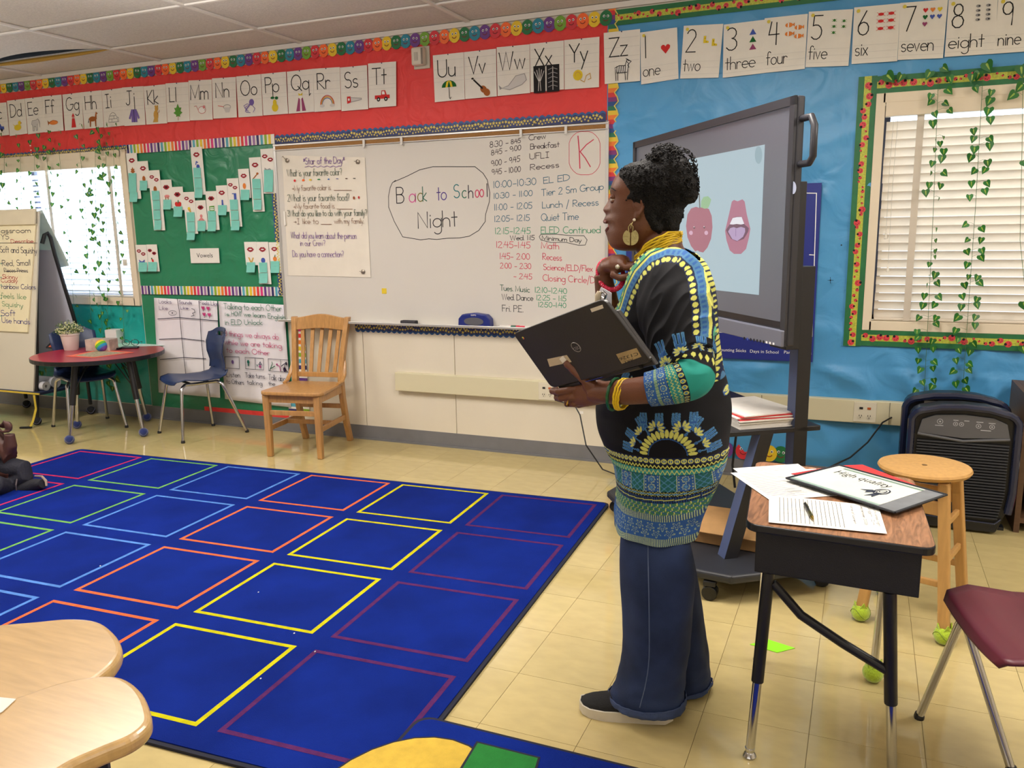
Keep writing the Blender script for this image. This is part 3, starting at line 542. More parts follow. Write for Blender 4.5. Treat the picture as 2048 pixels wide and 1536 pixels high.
AL = [('C', A1, (-70, 712, 55, 700, 75, 922, -48, 936)), ('D', A1, (60, 690, 180, 676, 200, 913, 80, 930)), ('E', A1, (180, 675, 298, 662, 318, 903, 203, 918)), ('F', A1, (300, 660, 432, 648, 447, 893, 318, 905)), ('G', A1, (437, 648, 568, 632, 582, 880, 455, 893)), ('H', A1, (568, 632, 705, 618, 720, 870, 588, 882)), ('I', A1, (705, 620, 845, 602, 862, 858, 722, 873)), ('J', A1, (845, 600, 990, 590, 1005, 853, 862, 862)), ('K', A1, (990, 592, 1140, 577, 1152, 843, 1010, 852)), ('L', A1, (1142, 572, 1297, 562, 1307, 828, 1155, 836)), ('M', A1, (1297, 552, 1455, 545, 1462, 818, 1308, 824)), ('N', A1, (1458, 538, 1620, 528, 1628, 803, 1468, 812)), ('O', A1, (1622, 525, 1790, 508, 1803, 792, 1638, 803)), ('P', A1, (1793, 508, 1962, 492, 1977, 778, 1808, 790)),
 ('Q', A2, (77, 422, 229, 405, 238, 655, 88, 667)), ('R', A2, (230, 405, 387, 395, 395, 645, 240, 657)), ('S', A2, (388, 398, 545, 383, 553, 640, 397, 652)), ('T', A2, (552, 375, 716, 362, 717, 622, 558, 634)), ('U', A2, (930, 327, 1110, 308, 1117, 583, 942, 600)), ('V', A2, (1112, 308, 1300, 288, 1304, 566, 1120, 582)), ('W', A2, (1303, 280, 1495, 262, 1498, 546, 1308, 564)), ('X', A2, (1497, 260, 1695, 240, 1697, 525, 1502, 542)), ('Y', A2, (1697, 238, 1903, 218, 1900, 512, 1700, 526)), ('Z', A3, (22, 162, 197, 143, 197, 393, 27, 408))]
def mkcard(name, label, cat, c, off, group, pins=True, th=.0012, m_=None):
    o = sheet(MB(), c, off, th, m_ or CARD).build(name, label=label, cat=cat, group=group)
    return o, bil(c, off+th), (c[0]-c[3]).length/(c[1]-c[0]).length
for i, (L_, A, q) in enumerate(AL):
    c = crn(A[0], A[1], [(q[k], q[k+1]) for k in (0, 2, 4, 6)])
    o, fr, asp = mkcard('alphabet_card', 'white letter %s%s alphabet card with %s picture' % (L_, L_.lower(), DESC[L_]), 'card', c, .014+.0015*(i % 2), 'alphabet cards along the wall')
    d = Draw(fr, .0008)
    for v in (.87, .69, .51, .42): d.stroke([(.02, v), (.98, v)], .005, GUIDE, asp)
    t = L_+L_.lower(); W_ = sum(G[x][0] for x in t)*.37*asp
    d.lay(.0012).text(t, .15 if W_ < .75 else .07, .52 if L_ not in 'GJPQY' else .54, .36, .030, BLACK, width=min(W_, .90), asp=asp)
    d.build('lettering', o); d = Draw(fr, .0016); pic(d, PICS[L_], .5 if L_ not in 'X' else .47, .25, .27 if L_ not in 'XW' else .38, asp, .018); d.build('picture', o)
    b = MB(); p = fr(.5, .985, .002); b.lathe([(.0035, 0), (.0035, .004), (.002, .005)], p, PIN, 8, Matrix.Rotation(PI/2, 3, 'X')); b.build('pin', o)
NL = [((197, 160, 375, 135, 382, 382, 202, 410)), (408, 128, 598, 118, 575, 377, 390, 382), (600, 122, 797, 98, 795, 355, 595, 378), (797, 92, 1005, 70, 990, 335, 793, 355), (1010, 60, 1223, 47, 1200, 320, 993, 327), (1228, 40, 1450, 20, 1435, 298, 1215, 312), (1450, 18, 1680, 0, 1655, 283, 1437, 292), (1683, 5, 1920, -12, 1905, 262, 1663, 278), (1922, -5, 2170, -30, 2150, 245, 1902, 262)]
NN = 'one two three four five six seven eight nine'.split(); ND = ['a red heart', 'two yellow boots', 'three triangles', 'four clownfish', 'five small bugs', 'six red crabs', 'seven coloured hearts', 'eight grey beetles', 'cut off at the frame edge']
HEART = lambda c: [(c, [(0, -1), (-.9, .1), (-.95, .55), (-.6, .85), (-.25, .8), (0, .45), (.25, .8), (.6, .85), (.95, .55), (.9, .1)])]
NP = [[(.68, .62, .13, HEART('r'))], [(x, y, .09, [('y', [(-.5, 1), (.2, 1), (.2, -.2), (1, -.4), (1, -.9), (-.5, -.9)]), ('k', 'o', -.1, .4, .12), ('k', 'o', .3, -.6, .1)]) for x, y in ((.58, .72), (.80, .66))],
 [(.72, y, .085, [(c, [(-1, -.8), (1, -.8), (0, .9)])]) for y, c in ((.8, 'b'), (.66, 'dg'), (.52, 'm'))], [(x, y, .10, [('o', 'e', 0, 0, .9, .55), ('w', [(-.3, .5), (0, .5), (0, -.5), (-.3, -.5)]), ('o', [(.8, 0), (1.3, .5), (1.3, -.5)])]) for x, y in ((.58, .83), (.80, .77), (.58, .67), (.80, .61))],
 [(x, y, .05, [('dg', 'o', 0, 0, .6), ('g', 'l', (-1, .5), (1, -.5)), ('g', 'l', (-1, -.5), (1, .5))]) for x, y in ((.6, .82), (.82, .80), (.6, .71), (.82, .70), (.6, .6))], [(x, y, .07, [('r', 'e', 0, 0, .9, .5), ('r', 'l', (-1.3, .6), (1.3, -.6)), ('r', 'l', (-1.3, -.6), (1.3, .6))]) for x in (.6, .82) for y in (.84, .72, .59)],
 [(x, y, .055, HEART(c)) for x, y, c in ((.55, .84, 'r'), (.70, .84, 'o'), (.85, .84, 'y'), (.55, .72, 'dg'), (.70, .72, 'b'), (.85, .72, 'b'), (.55, .60, 'm'))], [(x, y, .055, [('gr', 'e', 0, 0, .9, .6), ('k', 'o', .3, 0, .3)]) for x in (.62, .82) for y in (.86, .78, .7, .62)], [(x, y, .055, [('gr', 'e', 0, 0, .9, .6)]) for x in (.62, .82) for y in (.86, .76, .66)]]
for i, q in enumerate(NL):
    c = crn(*A3, [(q[k], q[k+1]) for k in (0, 2, 4, 6)])
    o, fr, asp = mkcard('number_card', 'white number %d card reading %s, %s' % (i+1, NN[i], ('with ' if i < 8 else '')+ND[i]), 'card', c, .014+.0015*(i % 2), 'number cards above the ladybug window')
    d = Draw(fr, .0008)
    for v in (.32, .2, .08): d.stroke([(.02, v), (.98, v)], .004, GUIDE, asp)
    d.lay(.0012).text(str(i+1), .10, .50, .42, .026, BLACK, asp=asp, wide=.9); d.text(NN[i], .06, .14, .24, .019, BLACK, asp=asp, width=None if i not in (2, 7, 6) else .74, wide=.85)
    d.build('lettering', o); d = Draw(fr, .0016)
    for x, y, s, it in NP[i]: pic(d, it, x, y, s, asp, .008)
    d.build('picture', o); MB().lathe([(.009, 0), (.009, .0015), (.0, .002)], fr(.1, .93, .001), PINY, 10, Matrix.Rotation(PI/2, 3, 'X')).build('round_sticker', o)
# wall sensor
p = Wp(845, 116); b = MB(); b.box((p.x, D-.008, p.z), (.115, .012, .135), mat('sensor_base', (196, 188, 172), .5))
o = b.build('wall_sensor', label='beige box sensor on the red paper between Tt and Uu', cat='sensor', bevel=.004)
MB().box((p.x-.008, D-.036, p.z+.003), (.086, .048, .108), mat('sensor_case', (206, 199, 184), .45)).build('housing', o, bevel=.012, seg=3)
MB().box((p.x-.014, D-.0615, p.z), (.026, .004, .05), mat('sensor_lens', (176, 170, 158), .3)).build('lens', o, bevel=.002)
MB().box((p.x+.028, D-.0615, p.z), (.012, .003, .095), mat('sensor_strip', (120, 112, 100), .4)).build('side_band', o)
b = MB()
for k in range(9): b.box((Wp(62, 268).x, D-.018, 2.25-k*.018), (.012, .003, .009), WHITE if k % 2 else RED)
b.build('hanging_string', label='short red and white string hanging between cards Dd and Ee', cat='string')
# ---------------------------------------------------------------- whiteboard
BX0, BX1, BZ0, BZ1 = Wp(551, 291).x, -1.432, .845, 2.072
WB = mat('whiteboard_enamel', (208, 203, 195), .17, spec=.5, var=.012, vs=2); ALU = mat('aluminium', (196, 194, 192), .35, metal=.6); CORK = mat('cork_strip', (150, 108, 60), .85, var=.15, vs=200)
WBT = thing('whiteboard', 'wide whiteboard with cork rail covered in handwritten school schedule', 'whiteboard', ((BX0+BX1)/2, D, BZ0))
LB = .020
MB().box(((BX0+BX1)/2, D-LB/2, (BZ0+BZ1)/2), (BX1-BX0, LB, BZ1-BZ0), WB).build('writing_surface', WBT)
b = MB()
for X in (BX0+.008, BX1-.008): MB().box((X, D-.014, (BZ0+BZ1)/2), (.018, .028, BZ1-BZ0+.01), ALU).build('side_frame', WBT, bevel=.002)
MB().box(((BX0+BX1)/2, D-.016, BZ1-.006), (BX1-BX0, .032, .012), ALU).build('top_rail', WBT, bevel=.002)
MB().box(((BX0+BX1)/2, D-.014, BZ1-.024), (BX1-BX0-.02, .026, .024), CORK).build('cork_strip', WBT)
MB().box(((BX0+BX1)/2, D-.016, BZ1-.039), (BX1-BX0, .032, .007), ALU).build('lower_rail', WBT, bevel=.002)
MB().box(((BX0+BX1)/2, D-.050, BZ0-.003), (BX1-BX0, .1, .008), ALU).add([], []).box(((BX0+BX1)/2, D-.098, BZ0+.002), (BX1-BX0, .006, .016), ALU).build('marker_tray', WBT, bevel=.002)
for px, py in ((728, 283), (803, 277), (1042, 263), (1132, 255)):
    p = Wp(px, py, D-.035); b = MB(); b.box((p.x, D-.038, BZ1-.032), (.016, .008, .05), mat('map_clip', (214, 210, 204), .4)); b.tube([(p.x, D-.038, BZ1-.055), (p.x+.006, D-.052, BZ1-.066), (p.x+.012, D-.046, BZ1-.05)], .002, ALU, 6)
    b.build('map_clip', label={728: 'map clip on the whiteboard rail nearest the star chart', 803: 'map clip on the rail just left of the writing cloud', 1042: 'map clip on the rail above the morning times', 1132: 'map clip on the rail beside the big red K'}[px], cat='clip', group='clips on the whiteboard rail', bevel=.001)
def wall_text(d, A, rows, wd, mt, jit=.05):

    org, sc = A; yy = D-LB
    for t, x0, y0, x1, y1, h in rows:
        a, e, g = Wp(org[0]+x0/sc, org[1]+y0/sc, yy), Wp(org[0]+x1/sc, org[1]+y1/sc, yy), Wp(org[0]+x0/sc, org[1]+(y0-h)/sc, yy)
        d.text(t, a.x, a.z, (g-a).length, wd, mt, width=e.x-a.x, slope=(e.z-a.z)/(e.x-a.x), jit=jit)
SA = ((980, 250), 3.9375); INKS = dict(dk=ink(62, 52, 56), teal=ink(36, 96, 120), green=ink(30, 138, 96), red=ink(196, 62, 86), black=ink(34, 40, 44), dg=ink(20, 84, 62))
d = Draw(WALL, LB+.0004)
rows = {'dk': [('8:30 -', 0, 178, 150, 158, 46), ('8:45', 165, 150, 245, 138, 34), ('Crew', 305, 122, 445, 105, 42), ('8:45 - 9:00', 10, 240, 248, 195, 40), ('Breakfast', 318, 192, 550, 172, 42), ('9:00 - 9:45', 10, 327, 240, 286, 44), ('UFLI', 313, 270, 470, 256, 45), ('9:45 - 10:00', 15, 392, 245, 367, 42), ('Recess', 318, 355, 550, 332, 44)],
 'teal': [('10:00-10:30', 25, 497, 370, 468, 52), ('EL ED', 422, 462, 635, 435, 48), ('10:30 - 11:00', 28, 582, 340, 557, 44), ('Tier 2 Sm Group', 405, 560, 900, 507, 52), ('11:00 - 12:05', 33, 672, 338, 657, 48), ('Lunch / Recess', 413, 655, 860, 632, 50), ('12:05- 12:15', 35, 763, 318, 752, 46), ('Quiet Time', 403, 755, 700, 745, 56)],
 'green': [('12:15-12:45', 40, 858, 325, 856, 48), ('ELED Continued', 402, 855, 875, 850, 52), ('12:10-12:40', 352, 1318, 612, 1330, 42), ('12:25 - 1:15', 365, 1378, 605, 1388, 40), ('12:50-1:40', 380, 1432, 605, 1440, 38)],
 'red': [('12:45-1:45', 48, 965, 325, 970, 48), ('Math', 405, 972, 548, 979, 52), ('1:45- 2:00', 75, 1055, 318, 1060, 46), ('Recess', 415, 1060, 570, 1070, 50), ('2:00 - 2:30', 80, 1128, 328, 1133, 42), ('Science/ELD/Flex', 420, 1140, 812, 1154, 45), ('- 2:45', 185, 1210, 335, 1216, 42), ('Closing Circle/Dis', 415, 1227, 870, 1248, 50)],
 'black': [('Wed. 1:15', 160, 908, 355, 904, 36), ('Minimum Day', 410, 905, 725, 925, 34), ('Wed. Dance', 95, 1376, 343, 1384, 44), ('Fri. P.E.', 98, 1468, 265, 1474, 50)], 'dg': [('Tues. Music', 80, 1302, 318, 1318, 44)]}
for k, r in rows.items():
    for q in r: d2 = Draw(WALL, LB+.0004); wall_text(d2, SA, [q], .0038, INKS[k]); d2.build('handwritten_line', WBT)
wp = lambda A, pts: [(lambda p: (p.x, p.z))(Wp(A[0][0]+x/A[1], A[0][1]+y/A[1], D-LB)) for x, y in pts]
d.stroke(wp(SA, [(693, 88), (703, 200), (708, 340)]), .007, INKS['red']); d.stroke(wp(SA, [(815, 115), (760, 155), (710, 210), (750, 260), (790, 328)]), .006, INKS['red'])
d.stroke(wp(SA, [(745+122*max(-1, min(1, 1.15*cos(a))), 222+170*max(-1, min(1, 1.06*sin(a)))) for a in [2*PI*i/28 for i in range(29)]]), .0032, INKS['red'])
d.stroke(wp(SA, [(400, 862), (520, 860), (620, 870), (740, 872), (765, 905), (750, 945), (700, 948), (600, 925), (480, 925), (400, 905), (388, 880), (400, 862)]), .0035, INKS['black'])
d.build('circled_letter', WBT)
SB = ((550, 250), 2.9257); d = Draw(WALL, LB+.0004)
for t, x0, y0, x1, y1, h, c in (('B', 712, 458, 762, 456, 92, (36, 34, 44)), ('a', 785, 455, 828, 450, 90, (206, 90, 150)), ('c', 835, 449, 870, 446, 90, (120, 110, 40)), ('k', 866, 447, 893, 444, 85, (40, 100, 84)), ('to', 948, 440, 1010, 436, 80, (72, 50, 130)), ('S', 1045, 428, 1085, 426, 78, (28, 110, 116)), ('c', 1095, 428, 1125, 426, 80, (34, 100, 80)), ('h', 1133, 428, 1165, 424, 75, (50, 44, 60)), ('oo', 1172, 424, 1225, 420, 80, (196, 60, 96)), ('l', 1240, 418, 1247, 418, 75, (60, 50, 60)), ('Night', 838, 605, 1075, 590, 92, (44, 42, 48))):
    d2 = Draw(WALL, LB+.0004); wall_text(d2, SB, [(t, x0, y0, x1, y1, h)], .0062, ink(*c), .03); d2.build('handwritten_letters', WBT)
cl = [(695, 330), (770, 300), (850, 265), (925, 243), (1000, 241), (1090, 246), (1170, 246), (1215, 280), (1245, 320), (1257, 400), (1252, 450), (1235, 520), (1230, 565), (1190, 620), (1140, 650), (1080, 658), (1010, 664), (950, 672), (900, 664), (850, 670), (750, 657), (722, 610), (695, 560), (668, 480), (664, 420), (672, 365), (690, 335), (705, 325)]
d.stroke(wp(SB, [(x+3*sin(i*2.1), y+3*cos(i*1.7)) for i, (x, y) in enumerate(cl)]), .0045, ink(44, 42, 44)); d.build('writing_cloud', WBT)
# tray items
p = Wp(952, 634, D-.05); x = p.x; NB = mat('navy_plastic', (30, 44, 120), .35)
t = thing('eraser_caddy', 'navy blue marker caddy with grey oval panel on the tray', 'caddy', (x, D-.05, BZ0+.001))
prof = [(-.115, 0), (.115, 0), (.112, .05), (.085, .078), (0, .088), (-.085, .078), (-.112, .05)]
MB().prism([(x+u, D-.085, BZ0+.002+v) for u, v in prof], (0, .06, 0), NB).build('body', t, bevel=.006, seg=3)
d = Draw(lambda u, v, h: V((x+u, D-.086-h, BZ0+v)), .0012); d.ell(0, .036, .07, .026, mat('grey_window', (92, 92, 98), .4), 24); d.build('oval_panel', t)
d = Draw(lambda u, v, h: V((x+u, D-.086-h, BZ0+v)), .0012); ftext(d, 'EXPO', -.018, .072, .036, .010, WHITE); d.build('logo', t)
p = Wp(818, 639, D-.06); MB().box((p.x, D-.06, BZ0+.014), (.115, .045, .026), mat('eraser_felt', (58, 56, 60), .9, var=.2, vs=200)).build('board_eraser', label='small dark grey board eraser on the whiteboard tray', cat='eraser', bevel=.006, seg=3)
for k, (px, c, cc, lab) in enumerate(((1016, (214, 210, 204), (30, 90, 70), 'white marker with green cap beside the navy caddy'), (1044, (206, 44, 70), (214, 210, 204), 'red marker on the tray farther from the caddy'), (1032, (206, 40, 70), (230, 226, 220), 'short red marker on the tray between two others'))):
    X = Wp(px, 648, D-.06).x; t = thing('marker', lab, 'marker', (X, D-.07, BZ0+.010), group='markers on the tray'); R = Matrix.Rotation(PI/2, 3, 'Y')
    MB().lathe([(0, -.05), (.007, -.05), (.0075, .03), (.005, .04), (0, .041)], (X, D-.075+.012*(k == 2), BZ0+.010), mat('marker_%d' % k, c, .4), 10, R).build('barrel', t, smooth=True)
    MB().lathe([(.0082, .028), (.0082, .06), (.006, .066), (0, .067)], (X, D-.075+.012*(k == 2), BZ0+.010), mat('markercap_%d' % k, cc, .4), 10, R).build('cap', t, smooth=True)
p = Wp(768.5, 582, D-LB); MB().box((p.x, D-LB-.001, p.z), (.037, .002, .037), mat('yellow_sticky', (216, 188, 44), .7)).build('sticky_note', label='tiny yellow sticky square low on the whiteboard', cat='sticky note')
p = Wp(570, 437, D-.03); MB().box((p.x, D-.034, p.z), (.014, .008, .10), mat('white_lever', (232, 228, 220), .4)).build('frame_bracket', WBT, bevel=.003)
# star of the day chart
SD = ((560, 300), 5.69); yy = D-LB-.002
c = [Wp(560+x/5.69, 300+y/5.69, yy) for x, y in ((25, 62), (968, 85), (1035, 1450), (98, 1428))]
CHP = mat('chart_paper', (222, 214, 200), .7, spec=.3, var=.03, vs=10, bump=.1, bs=14)
fr = bil(c)
MB().grid(12, 16, lambda u, v: fr(u, v, .002+.004*max(0, noise.noise(V((u*3, v*4, 2))))), CHP).build('wall_chart', label='handwritten Star of the Day chart held to the whiteboard by magnets', cat='chart', solid=.0006)
SDO = bpy.data.objects['wall_chart']
def chart_text(d, org, sc, rows, wd, yq, mt, jit=.04):
    for t, x0, y0, x1, y1, h in rows:
        a, e, g = (Wp(org[0]+X/sc, org[1]+Y/sc, yq) for X, Y in ((x0, y0), (x1, y1), (x0, y0-h)))
        d2 = Draw(d.fr, d.l); d2.text(t, a.x, a.z, (g-a).length, wd*.72, mt, width=e.x-a.x, slope=(e.z-a.z)/(e.x-a.x), jit=jit); d2.build('handwritten_line', CUR[0])
CUR = [SDO]
ll = D-yy+.0075; d = Draw(WALL, ll)
PU, GR, BRW = ink(132, 100, 160), ink(98, 112, 100), ink(150, 122, 106)
chart_text(d, *SD, [('*Star of the Day*', 275, 165, 745, 150, 75)], .0052, yy, PU)
chart_text(d, *SD, [('What is your favorite color?', 90, 300, 715, 285, 78), ('2What is your favorite food?', 95, 585, 800, 575, 78), ('3What do you like to do with your family?', 95, 755, 1000, 745, 68)], .0048, yy, GR)
chart_text(d, *SD, [('>My favorite color is', 145, 465, 590, 455, 62), ('>My favorite food is', 160, 670, 632, 662, 60), ('>I like to', 165, 842, 450, 840, 62), ('with my family.', 625, 838, 965, 835, 60)], .0042, yy, BRW)
chart_text(d, *SD, [('What did you learn about the person', 135, 1005, 880, 1010, 72), ('in our Crew?', 238, 1090, 525, 1088, 65), ('Do you have a connection?', 152, 1215, 735, 1218, 72)], .0042, yy, PU)
for a, b_ in (((620, 458), (820, 458)), ((655, 672), (830, 672)), ((475, 845), (592, 845))): d.stroke([(lambda p: (p.x, p.z))(Wp(560+x/5.69, 300+y/5.69, yy)) for x, y in (a, b_)], .004, BRW)
d.stroke([(lambda p: (p.x, p.z))(Wp(560+x/5.69, 300+(188+7*sin(x*.09))/5.69, yy)) for x in range(290, 700, 12)], .0035, PU)
for x, y, rx, ry, cc in ((175, 350, 20, 18, (200, 50, 50)), (272, 345, 24, 16, (226, 104, 50)), (352, 340, 26, 12, (220, 190, 60)), (448, 335, 26, 9, (40, 130, 70)), (560, 333, 18, 9, (40, 100, 180)), (658, 328, 24, 5, (70, 60, 140)), (762, 326, 22, 6, (80, 50, 40)), (852, 324, 26, 5, (50, 50, 50)), (848, 545, 18, 22, (150, 80, 50)), (903, 540, 14, 20, (190, 50, 60))):
    p = Wp(560+x/5.69, 300+y/5.69, yy); d.ell(p.x, p.z, rx/5.69/395*1.1, ry/5.69/395*1.1, ink(*cc), 8)
d.build('colour_dots', SDO)
MET = mat('chrome', (200, 200, 204), .18, metal=1); MG = mat('dull_magnet', (150, 140, 128), .35, metal=.7)
for k, (x, y, lab) in enumerate(((85, 120, 'silver hook magnet on the upper left corner of the star chart'), (888, 135, 'round silver magnet on the upper right corner of the star chart'), (948, 1385, 'round silver magnet on the lower right corner of the star chart'))):
    p = Wp(560+x/5.69, 300+y/5.69, yy-.004); o = MB().lathe([(.0, -.008), (.014, -.008), (.015, .004), (.009, .008), (0, .009)], p+V((0, -.004, 0)), MG, 14, Matrix.Rotation(PI/2, 3, 'X')).build('magnet', label=lab, cat='magnet', group='magnets on the star chart', smooth=True)
    if k == 0: MB().tube([p+V(v) for v in ((0, -.012, 0), (-.012, -.02, .016), (-.022, -.02, .03), (-.03, -.018, .022))], .0022, MG, 6).build('hook', o, smooth=True)
    else: MB().tube([p+V((0, -.012, 0)), p+V((-.02, -.018, .004))], .0022, MG, 6).build('pin', o, smooth=True)
# raceway with outlets
RW = mat('cream_raceway', (208, 200, 168), .42); OUT = mat('outlet_plate', (214, 206, 184), .4); HOLE = mat('slot_black', (18, 18, 20), .6)
rz0, rz1 = .380, .508; rx0 = Wp(797, 760).x; t = thing('cable_raceway', 'long cream surface raceway running below the whiteboard and window', 'raceway', ((rx0+2.9)/2, D, rz0))
MB().box(((rx0+2.9)/2, D-.026, (rz0+rz1)/2), (2.9-rx0, .046, rz1-rz0), RW).build('channel', t, bevel=.004)
b = MB()
for px in (1460, 1525, 1780): b.box((Wp(px, 800).x, D-.050, (rz0+rz1)/2), (.002, .003, rz1-rz0-.006), HOLE)
b.build('joint', t)
for px, py, lab in ((1730, 822, 'cream outlet plate with two sockets under the window'), (1094, 770, 'outlet plate partly hidden by the laptop corner')):
    X = Wp(px, py, D-.05).x; Z = (rz0+rz1)/2; fy = D-.0505
    o = MB().box((X, fy-.001, Z), (.115, .004, .112), OUT).build('outlet_plate', t, bevel=.002, label=lab)
    b = MB()
    for k, sx in enumerate((-.02, .02)):
        b.box((X+sx, fy-.0035, Z+.022), (.018, .004, .012), HOLE if k == 0 else mat('orange_switch', (176, 84, 32), .5))
    b.build('switch', o)
    for sx in (-.022, .022):
        o2 = MB().lathe([(0, 0), (.016, 0), (.016, .002), (0, .0025)], (X+sx, fy-.0035, Z-.022), OUT, 16, Matrix.Rotation(PI/2, 3, 'X')); o2.box((X+sx-.006, fy-.007, Z-.019), (.003, .002, .008), HOLE); o2.box((X+sx+.006, fy-.007, Z-.019), (.003, .002, .008), HOLE); o2.box((X+sx, fy-.007, Z-.030), (.004, .002, .004), HOLE); o2.build('socket', o)
# ---------------------------------------------------------------- vowel board
V8 = ((250, 260), 4.389); STK = mat('mint_sticky', (118, 196, 182), .7, var=.04, vs=30); LIP = ink(150, 44, 54); LIPD = ink(70, 20, 26); VC = mat('sound_card', (226, 220, 224), .65)
VCARDS = [((25, 208, 118, 608), [(50, 380, 118, 548), (62, 548, 130, 632)], 'a brown eagle', 'br'), ((125, 278, 217, 515), [(150, 446, 216, 532)], 'a running leg', 'br'), ((220, 358, 320, 882), [(255, 535, 322, 615), (265, 618, 328, 700), (270, 705, 332, 787), (278, 792, 340, 876)], 'a brown nut below double lips', 'br'), ((325, 440, 422, 690), [(355, 612, 424, 698)], 'a mushroom sketch', 'br'), ((422, 502, 522, 705), [(447, 672, 523, 762)], 'a red apple', 'r'), ((525, 547, 625, 912), [(560, 722, 630, 805), (566, 808, 634, 893), (566, 897, 636, 965)], 'an ice cream cone', 'y'), ((628, 620, 722, 878), [(655, 797, 726, 887)], 'a pink octopus', 'pk'), ((590, 155, 690, 572), [(618, 333, 684, 420), (626, 424, 694, 510), (634, 512, 702, 597)], 'a blue mitten, hanging highest in the middle', 'b'), ((722, 540, 818, 878), [(747, 712, 816, 798), (748, 800, 820, 888)], 'a green book', 'g'), ((812, 490, 910, 720), [(835, 660, 910, 748)], 'a blue chess piece', 'b'), ((908, 428, 1010, 850), [(938, 612, 1008, 702), (946, 708, 1016, 790), (952, 795, 1026, 880)], 'a blue flag', 'b'), ((1008, 345, 1103, 600), [(1035, 525, 1112, 616)], 'an orange cloth', 'o'), ((1102, 245, 1205, 718), [(1133, 430, 1206, 516), (1138, 520, 1210, 606), (1148, 612, 1218, 700)], 'a brown spoon', 'br'), ((1203, 170, 1325, 560), [(1238, 352, 1318, 545)], 'a faint line drawing, nearest the whiteboard', 'gr'),
 ((108, 1008, 203, 1240), [(140, 1160, 215, 1242)], 'a dark blue bug', 'b'), ((203, 1005, 295, 1240), [(222, 1158, 300, 1240)], 'a red pepper', 'r'), ((1060, 982, 1165, 1185), [(1085, 1160, 1160, 1248)], 'a tan boomerang', 'tan'), ((1167, 982, 1272, 1350), [(1195, 1162, 1265, 1250), (1197, 1255, 1272, 1342)], 'a blue ball', 'b'), ((1275, 985, 1370, 1250), [(1295, 1150, 1372, 1252)], 'an orange peach', 'o')]
